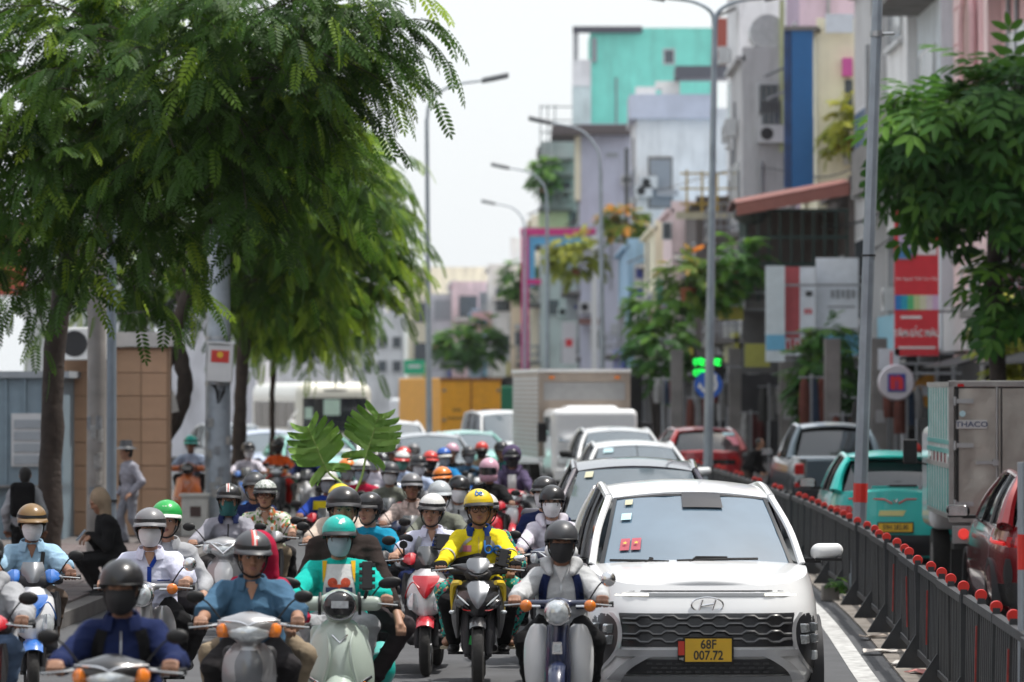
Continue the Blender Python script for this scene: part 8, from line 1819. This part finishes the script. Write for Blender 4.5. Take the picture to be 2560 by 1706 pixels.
rider('W', 'rider with orange helmet behind the grey hoodie', 'brown scooter ridden under the orange helmet', 1107, 1186, 44.5, 'generic', dict(main=pBR, accent=pBR), BRN, helm=HO, brim=HO, skin=2)
rider('Q', 'rider in black with a pink full face helmet', 'red scooter with round red fender ridden under the pink helmet', 1223, 1147, 48, 'generic', dict(main=pR, accent=pR), BLK, helm=HP, brim=None, hk='full', skin=1, loose=.018)
p = rider('R', 'rider in dusk purple hood with black face mask on a red scooter', 'red and white scooter behind the pink full face helmet', 1280, 1116, 53, 'sh', dict(main=pR, panel=pW), PURP, helm=HB, brim=HB, mask='black', loose=.024, hood=PURP, name='jacket')
n = p.n[2]; p.decal('white_top', [[(-.06 + .12 * v, n - .36 + .3 * u) for v in np.linspace(0, 1, 5)] for u in np.linspace(0, 1, 6)], WPLATE, .01, .006); S = SDF(.02); S.ell(p.H((0, .03, .05)), (.135, .14, .14), .03); link('hood_up', S.mesh(), PURP, p.so)
rider('AG', 'rider in dark teal jacket beside the box truck', 'black scooter beside the box truck', 1253, 1102, 60, 'generic', dict(main=pK, accent=pK), DTEAL, helm=HB, brim=HB, skin=2)
rider('V', 'rider in light blue shirt with glossy black helmet and white mask', 'black scooter ridden in the light blue shirt', 1046, 1146, 53, 'generic', dict(main=pK, accent=pS), LBL, helm=HB, brim=HB, mask='white', skin=1)
rider('Y', 'rider with coral red helmet and dark veil', 'silver scooter ridden under the coral helmet', 1076, 1138, 56, 'generic', dict(main=pS, accent=pK), BRN, helm=HR, brim=HR, mask='black')
rider('X', 'rider in bright blue jacket with blue helmet and grey mask', 'white scooter ridden in the bright blue jacket', 1110, 1121, 58.6, 'sh', dict(main=pW, panel=pS), BLUJ, helm=HBL, brim=HW, mask='grey', loose=.024, name='jacket')
rider('X2', 'rider in black with a pink round helmet behind the bright blue jacket', 'black scooter behind the bright blue jacket', 1130, 1108, 61.4, 'generic', dict(main=pK, accent=pK), BLK, helm=HP, brim=None, hk='pot')
rider('Z', 'rider in lavender shirt with green mask and red striped cap helmet', 'blue scooter ridden in the lavender shirt', 1006, 1138, 56.4, 'generic', dict(main=pBR2, accent=pBR2), LBL, helm=HW, brim=HR, mask='green')
rider('Z2', 'rider with a plain red helmet between the beige jacket and the dark helmet', 'red scooter ridden under the plain red helmet', 1010, 1122, 60, 'generic', dict(main=pR, accent=pK), BRN, helm=HR, brim=HB)
rider('AA', 'rider in beige jacket with black helmet', 'brown scooter ridden in the beige jacket', 985, 1112, 62.5, 'generic', dict(main=pBR, accent=pS), KHK, helm=HB, brim=HB, skin=2)
rider('AB', 'rider in pale top with grey helmet and white mask', 'white scooter ridden in the pale top', 1033, 1115, 64, 'generic', dict(main=pW, accent=pK), LGR, helm=HG, brim=HB, mask='white')
rider('AC', 'rider in white jacket with black helmet and grey mask on a black motorbike', 'black motorbike ridden in the white jacket', 938, 1131, 55, 'winner', dict(main=pK, accent=pK, second=pK), WJK, helm=HB, brim=HB, mask='grey', loose=.024, name='jacket', bikename='motorbike')
p = rider('AD', 'rider in yellow and blue jacket with white helmet and grey mask', 'red scooter ridden in the yellow and blue jacket', 820, 1190, 43.5, 'generic', dict(main=pR, accent=pR), ROYAL, helm=HW, brim=HW, mask='grey', skin=2, loose=.022, name='jacket')
n = p.n[2]; p.decal('yellow_yoke', [[(-.16 + .32 * v, n - .14 + .1 * u) for v in np.linspace(0, 1, 9)] for u in np.linspace(0, 1, 4)], YEL, .008, .006); p.band('yellow_stripe', [(-.14, n - .3), (0, n - .31), (.14, n - .3)], .05, YEL)
rider('AE', 'delivery rider in orange uniform with black helmet beside the green bin', 'dark motorbike ridden in the orange uniform', 696, 1106, 70, 'wave', dict(main=pK), ORG, helm=HB, brim=HB, pants=cloth('red_trousers', (.42, .015, .01)), mask='black', name='jacket', bikename='motorbike')
rider('AF', 'rider in pale shirt with teal helmet on the orange scooter', 'orange retro scooter near the picket fence', 478, 1096, 64, 'retro', dict(main=pO), LBL, helm=HT, brim=HT, skin=2, z=.15)
rider('AH', 'rider with red helmet going away behind the turquoise hatchback', 'dark scooter going away behind the turquoise hatchback', 2285, 1106, 58, 'generic', dict(main=pK, accent=pK), GRY, helm=HR, brim=None, hk='pot', away=True)
rider('AI', 'rider in white top glimpsed between the pale blue car and the poles', 'silver scooter glimpsed between the poles', 622, 1128, 66, 'generic', dict(main=pS, accent=pBR2), WJK, helm=HB, brim=HB, mask='white')
rider('AJ', 'rider in grey beside the monstera leaf, half hidden', 'grey scooter half hidden by the monstera leaf', 868, 1152, 50, 'generic', dict(main=pS, accent=pK), GRY, helm=HO, brim=HB, mask='grey')
rider('AK', 'rider in moss green jacket with dark helmet behind the checked shirt', 'silver scooter behind the checked shirt', 975, 1168, 47.5, 'generic', dict(main=pS, accent=pR), cloth('moss', (.16, .17, .14)), helm=HDG, brim=HB, mask='white')
rider('AL', 'rider in crimson top with white helmet beside the black motorbike', 'white scooter beside the black motorbike', 905, 1160, 48.5, 'sh', dict(main=pW, panel=pW), REDC, helm=HW, brim=HB, mask='blue')
rider('AM', 'rider in denim shirt with charcoal helmet and grey mask near the silver sedan', 'blue scooter near the silver sedan', 1172, 1122, 61, 'generic', dict(main=pBR2, accent=pW), DEN, helm=HDG, brim=HB, mask='grey')
rider('AN', 'rider in tan jacket with red helmet near the mint taxi', 'black scooter near the mint taxi', 1205, 1108, 66, 'generic', dict(main=pK, accent=pR), TAN, helm=HR, brim=HB, mask='black')
rider('AO', 'rider in navy with light grey helmet left of the monstera leaves', 'silver scooter close to the green bin', 770, 1118, 64, 'generic', dict(main=pS, accent=pS), NAVY, helm=HLG, brim=HB, mask='white')
# ---- monstera leaves carried upright
MON = leafmat('monstera_leaf_green', (.1, .21, .04), (.2, .37, .08), (.34, .5, .16)); STEMM = mat('leaf_stem', (.22, .32, .08), .5)
def monstera(label, tip, base, foot, d, wd, yaw, seed):
    tip, base, foot = P(*tip, d), P(*base, d), P(*foot, d - .1); t = thing('monstera_leaf', label, 'leaf', foot); rg = np.random.default_rng(seed)
    a = np.array(base - foot); b = np.array(tip - foot); ax = b - a; L = np.linalg.norm(ax); ax /= L; sd = np.array((math.cos(yaw), math.sin(yaw), 0)); sd -= ax * (sd @ ax); sd /= np.linalg.norm(sd); nm = np.cross(ax, sd)
    G().tube([(0, 0, 0), a * .5 + np.array((.02, 0, 0)), a, a + ax * L * .5, b], [.014, .013, .011, .007, .003], 7, smooth=16).obj('stem', STEMM, t)
    n = 8
    for g in (-1, 1):
        for k in range(n):
            f0 = -.12 + 1.08 * k / n; f1 = f0 + 1.08 / n * 1.25; w = wd * (math.sin(math.pi * min(1, (f0 + .32) / 1.32)) ** .7); pts = np.zeros((7, 4, 3))
            for i, u in enumerate(np.linspace(0, 1, 7)):
                m0, m1 = max(.0, f0), max(.02, min(1, f1)); c = (m0 + m1) / 2 + (.16 + .1 * (f0)) * u ** 1.3 * (1 if f0 > .05 else -1.2); hw = (m1 - m0) / 2 * (1.02 - .12 * u) * (1 if u < .95 else .72)
                for j, v in enumerate(np.linspace(-1, 1, 4)): pts[i, j] = a + ax * L * (c + v * hw) + sd * g * w * u + nm * (.07 * math.sin(u * 2.2) - .1 * u * u + .01 * rg.normal())
            q = G(); q.slab(pts[:, ::g], nm * .004); o = q.obj('leaf_lobe', MON, t); at = o.data.attributes.new('tint', 'FLOAT', 'POINT'); at.data.foreach_set('value', np.full(len(o.data.vertices), rg.uniform(.2, .9), np.float32))
monstera('darker monstera leaf leaning left, carried above the riders', (768, 1066), (820, 1180), (868, 1228), 37.2, .27, R(8), 1)
monstera('larger light green monstera leaf carried upright above the riders', (948, 1034), (914, 1146), (885, 1238), 37.4, .29, R(-12), 2)
# ---- people on foot
def walker(label, x, ty, d, size, shirt, pants, yaw, hands, lean=.05, z=.15, helm=None, head=(0, 0, 0), feet=None, stand=True, skin=0, hip=None, name='shirt'):
    hz = hip or .88 * size; p = Person(label, (PX(x, d), d, z), yaw, (0, 0, hz), lean, head, hands, feet or [(-.09, -.05, 0), (.1, .12, 0)], size, .014, skin, False, seed=x, stand=stand); p.body(detail=False).hair(0).shirt(shirt, name=name, loose=.02).pants(pants).shoes(BLACK); return p
p = walker('person in grey hoodie with black backpack walking away beside the first tree', 62, 1160, 44, .82, GRY, BLK, math.pi, [(-.2, -.1, .62), (.2, -.1, .62)], name='hoodie'); S = SDF(.016); S.box((0, .18, 1.0), (.14, .09, .2), .06, .02); link('backpack', S.mesh(), BLK, p.t)
p = walker('person in grey blue shirt and dark bucket hat standing with a black bag', 325, 1112, 56, .87, LAVJ, cloth('grey_trousers', (.2, .21, .24)), R(-60), [(-.2, -.15, .7), (.2, -.12, .72)])
q = G(); q.lathe([(.0, .12), (.08, .12), (.1, .03), (.17, -.01), (.1, .0)], p.H((0, .0, .06)), n=20); q.obj('bucket_hat', HDG, p.t); S = SDF(.016); S.box((-.2, .05, .95), (.08, .12, .13), .05, .02); link('shoulder_bag', S.mesh(), BLK, p.t)
p = walker('person in black with tan hood crouching on the kerb over a phone', 292, 1282, 42.3, .95, BLK, BLK, R(-70), [(-.08, -.36, .62), (.08, -.36, .62)], lean=.35, head=(0, R(25), 0), feet=[(-.12, -.22, 0), (.12, -.2, 0)], stand=False, hip=.42, name='jacket')
S = SDF(.014); S.ell(p.H((0, .03, .03)), (.1, .105, .125), .03); S.chain([p.H((0, .06, -.03)), p.n + np.array((0, .03, -.02))], [.08, .075], .05); link('tan_hood', S.mesh(), TAN, p.so); q = G(); q.box((0, -.4, .66), (.075, .012, .15), rotm(R(-40))); q.obj('phone', mat('phone_glass', (.3, .36, .42), .1), p.t, False)
t = thing('stool', 'low dark plastic stool under the crouching person on the kerb', 'stool', (PX(292, 42.3), 42.3, .15)); G().box((0, 0, .3), (.3, .3, .04)).obj('seat', BLACK, t, False)
for a in (-1, 1):
    for b_ in (-1, 1): G().box((a * .12, b_ * .12, .14), (.035, .035, .28)).obj('leg', BLACK, t, False)
p = walker('person in dark shirt bending beside the red sport utility car', 1868, 1108, 78, .9, BLK, BRP, R(60), [(-.1, -.4, .7), (.12, -.4, .7)], lean=.6, z=0.0)
# ================================================================== haze
zt = 22.0
g = G(); g.box((0, 210, zt / 2 - .6), (220, 460, zt + 1.2)); hz = g.obj('haze', None, None, False); hz['kind'] = 'stuff'
m = bpy.data.materials.new('thin_haze'); m.use_nodes = True; nn = m.node_tree.nodes; nn.remove(nn['Principled BSDF']); v = nn.new('ShaderNodeVolumePrincipled')
v.inputs['Color'].default_value = (.95, .97, 1, 1); v.inputs['Density'].default_value = .0001; v.inputs['Anisotropy'].default_value = .2
m.node_tree.links.new(v.outputs[0], nn['Material Output'].inputs['Volume']); hz.data.materials.clear(); hz.data.materials.append(m)
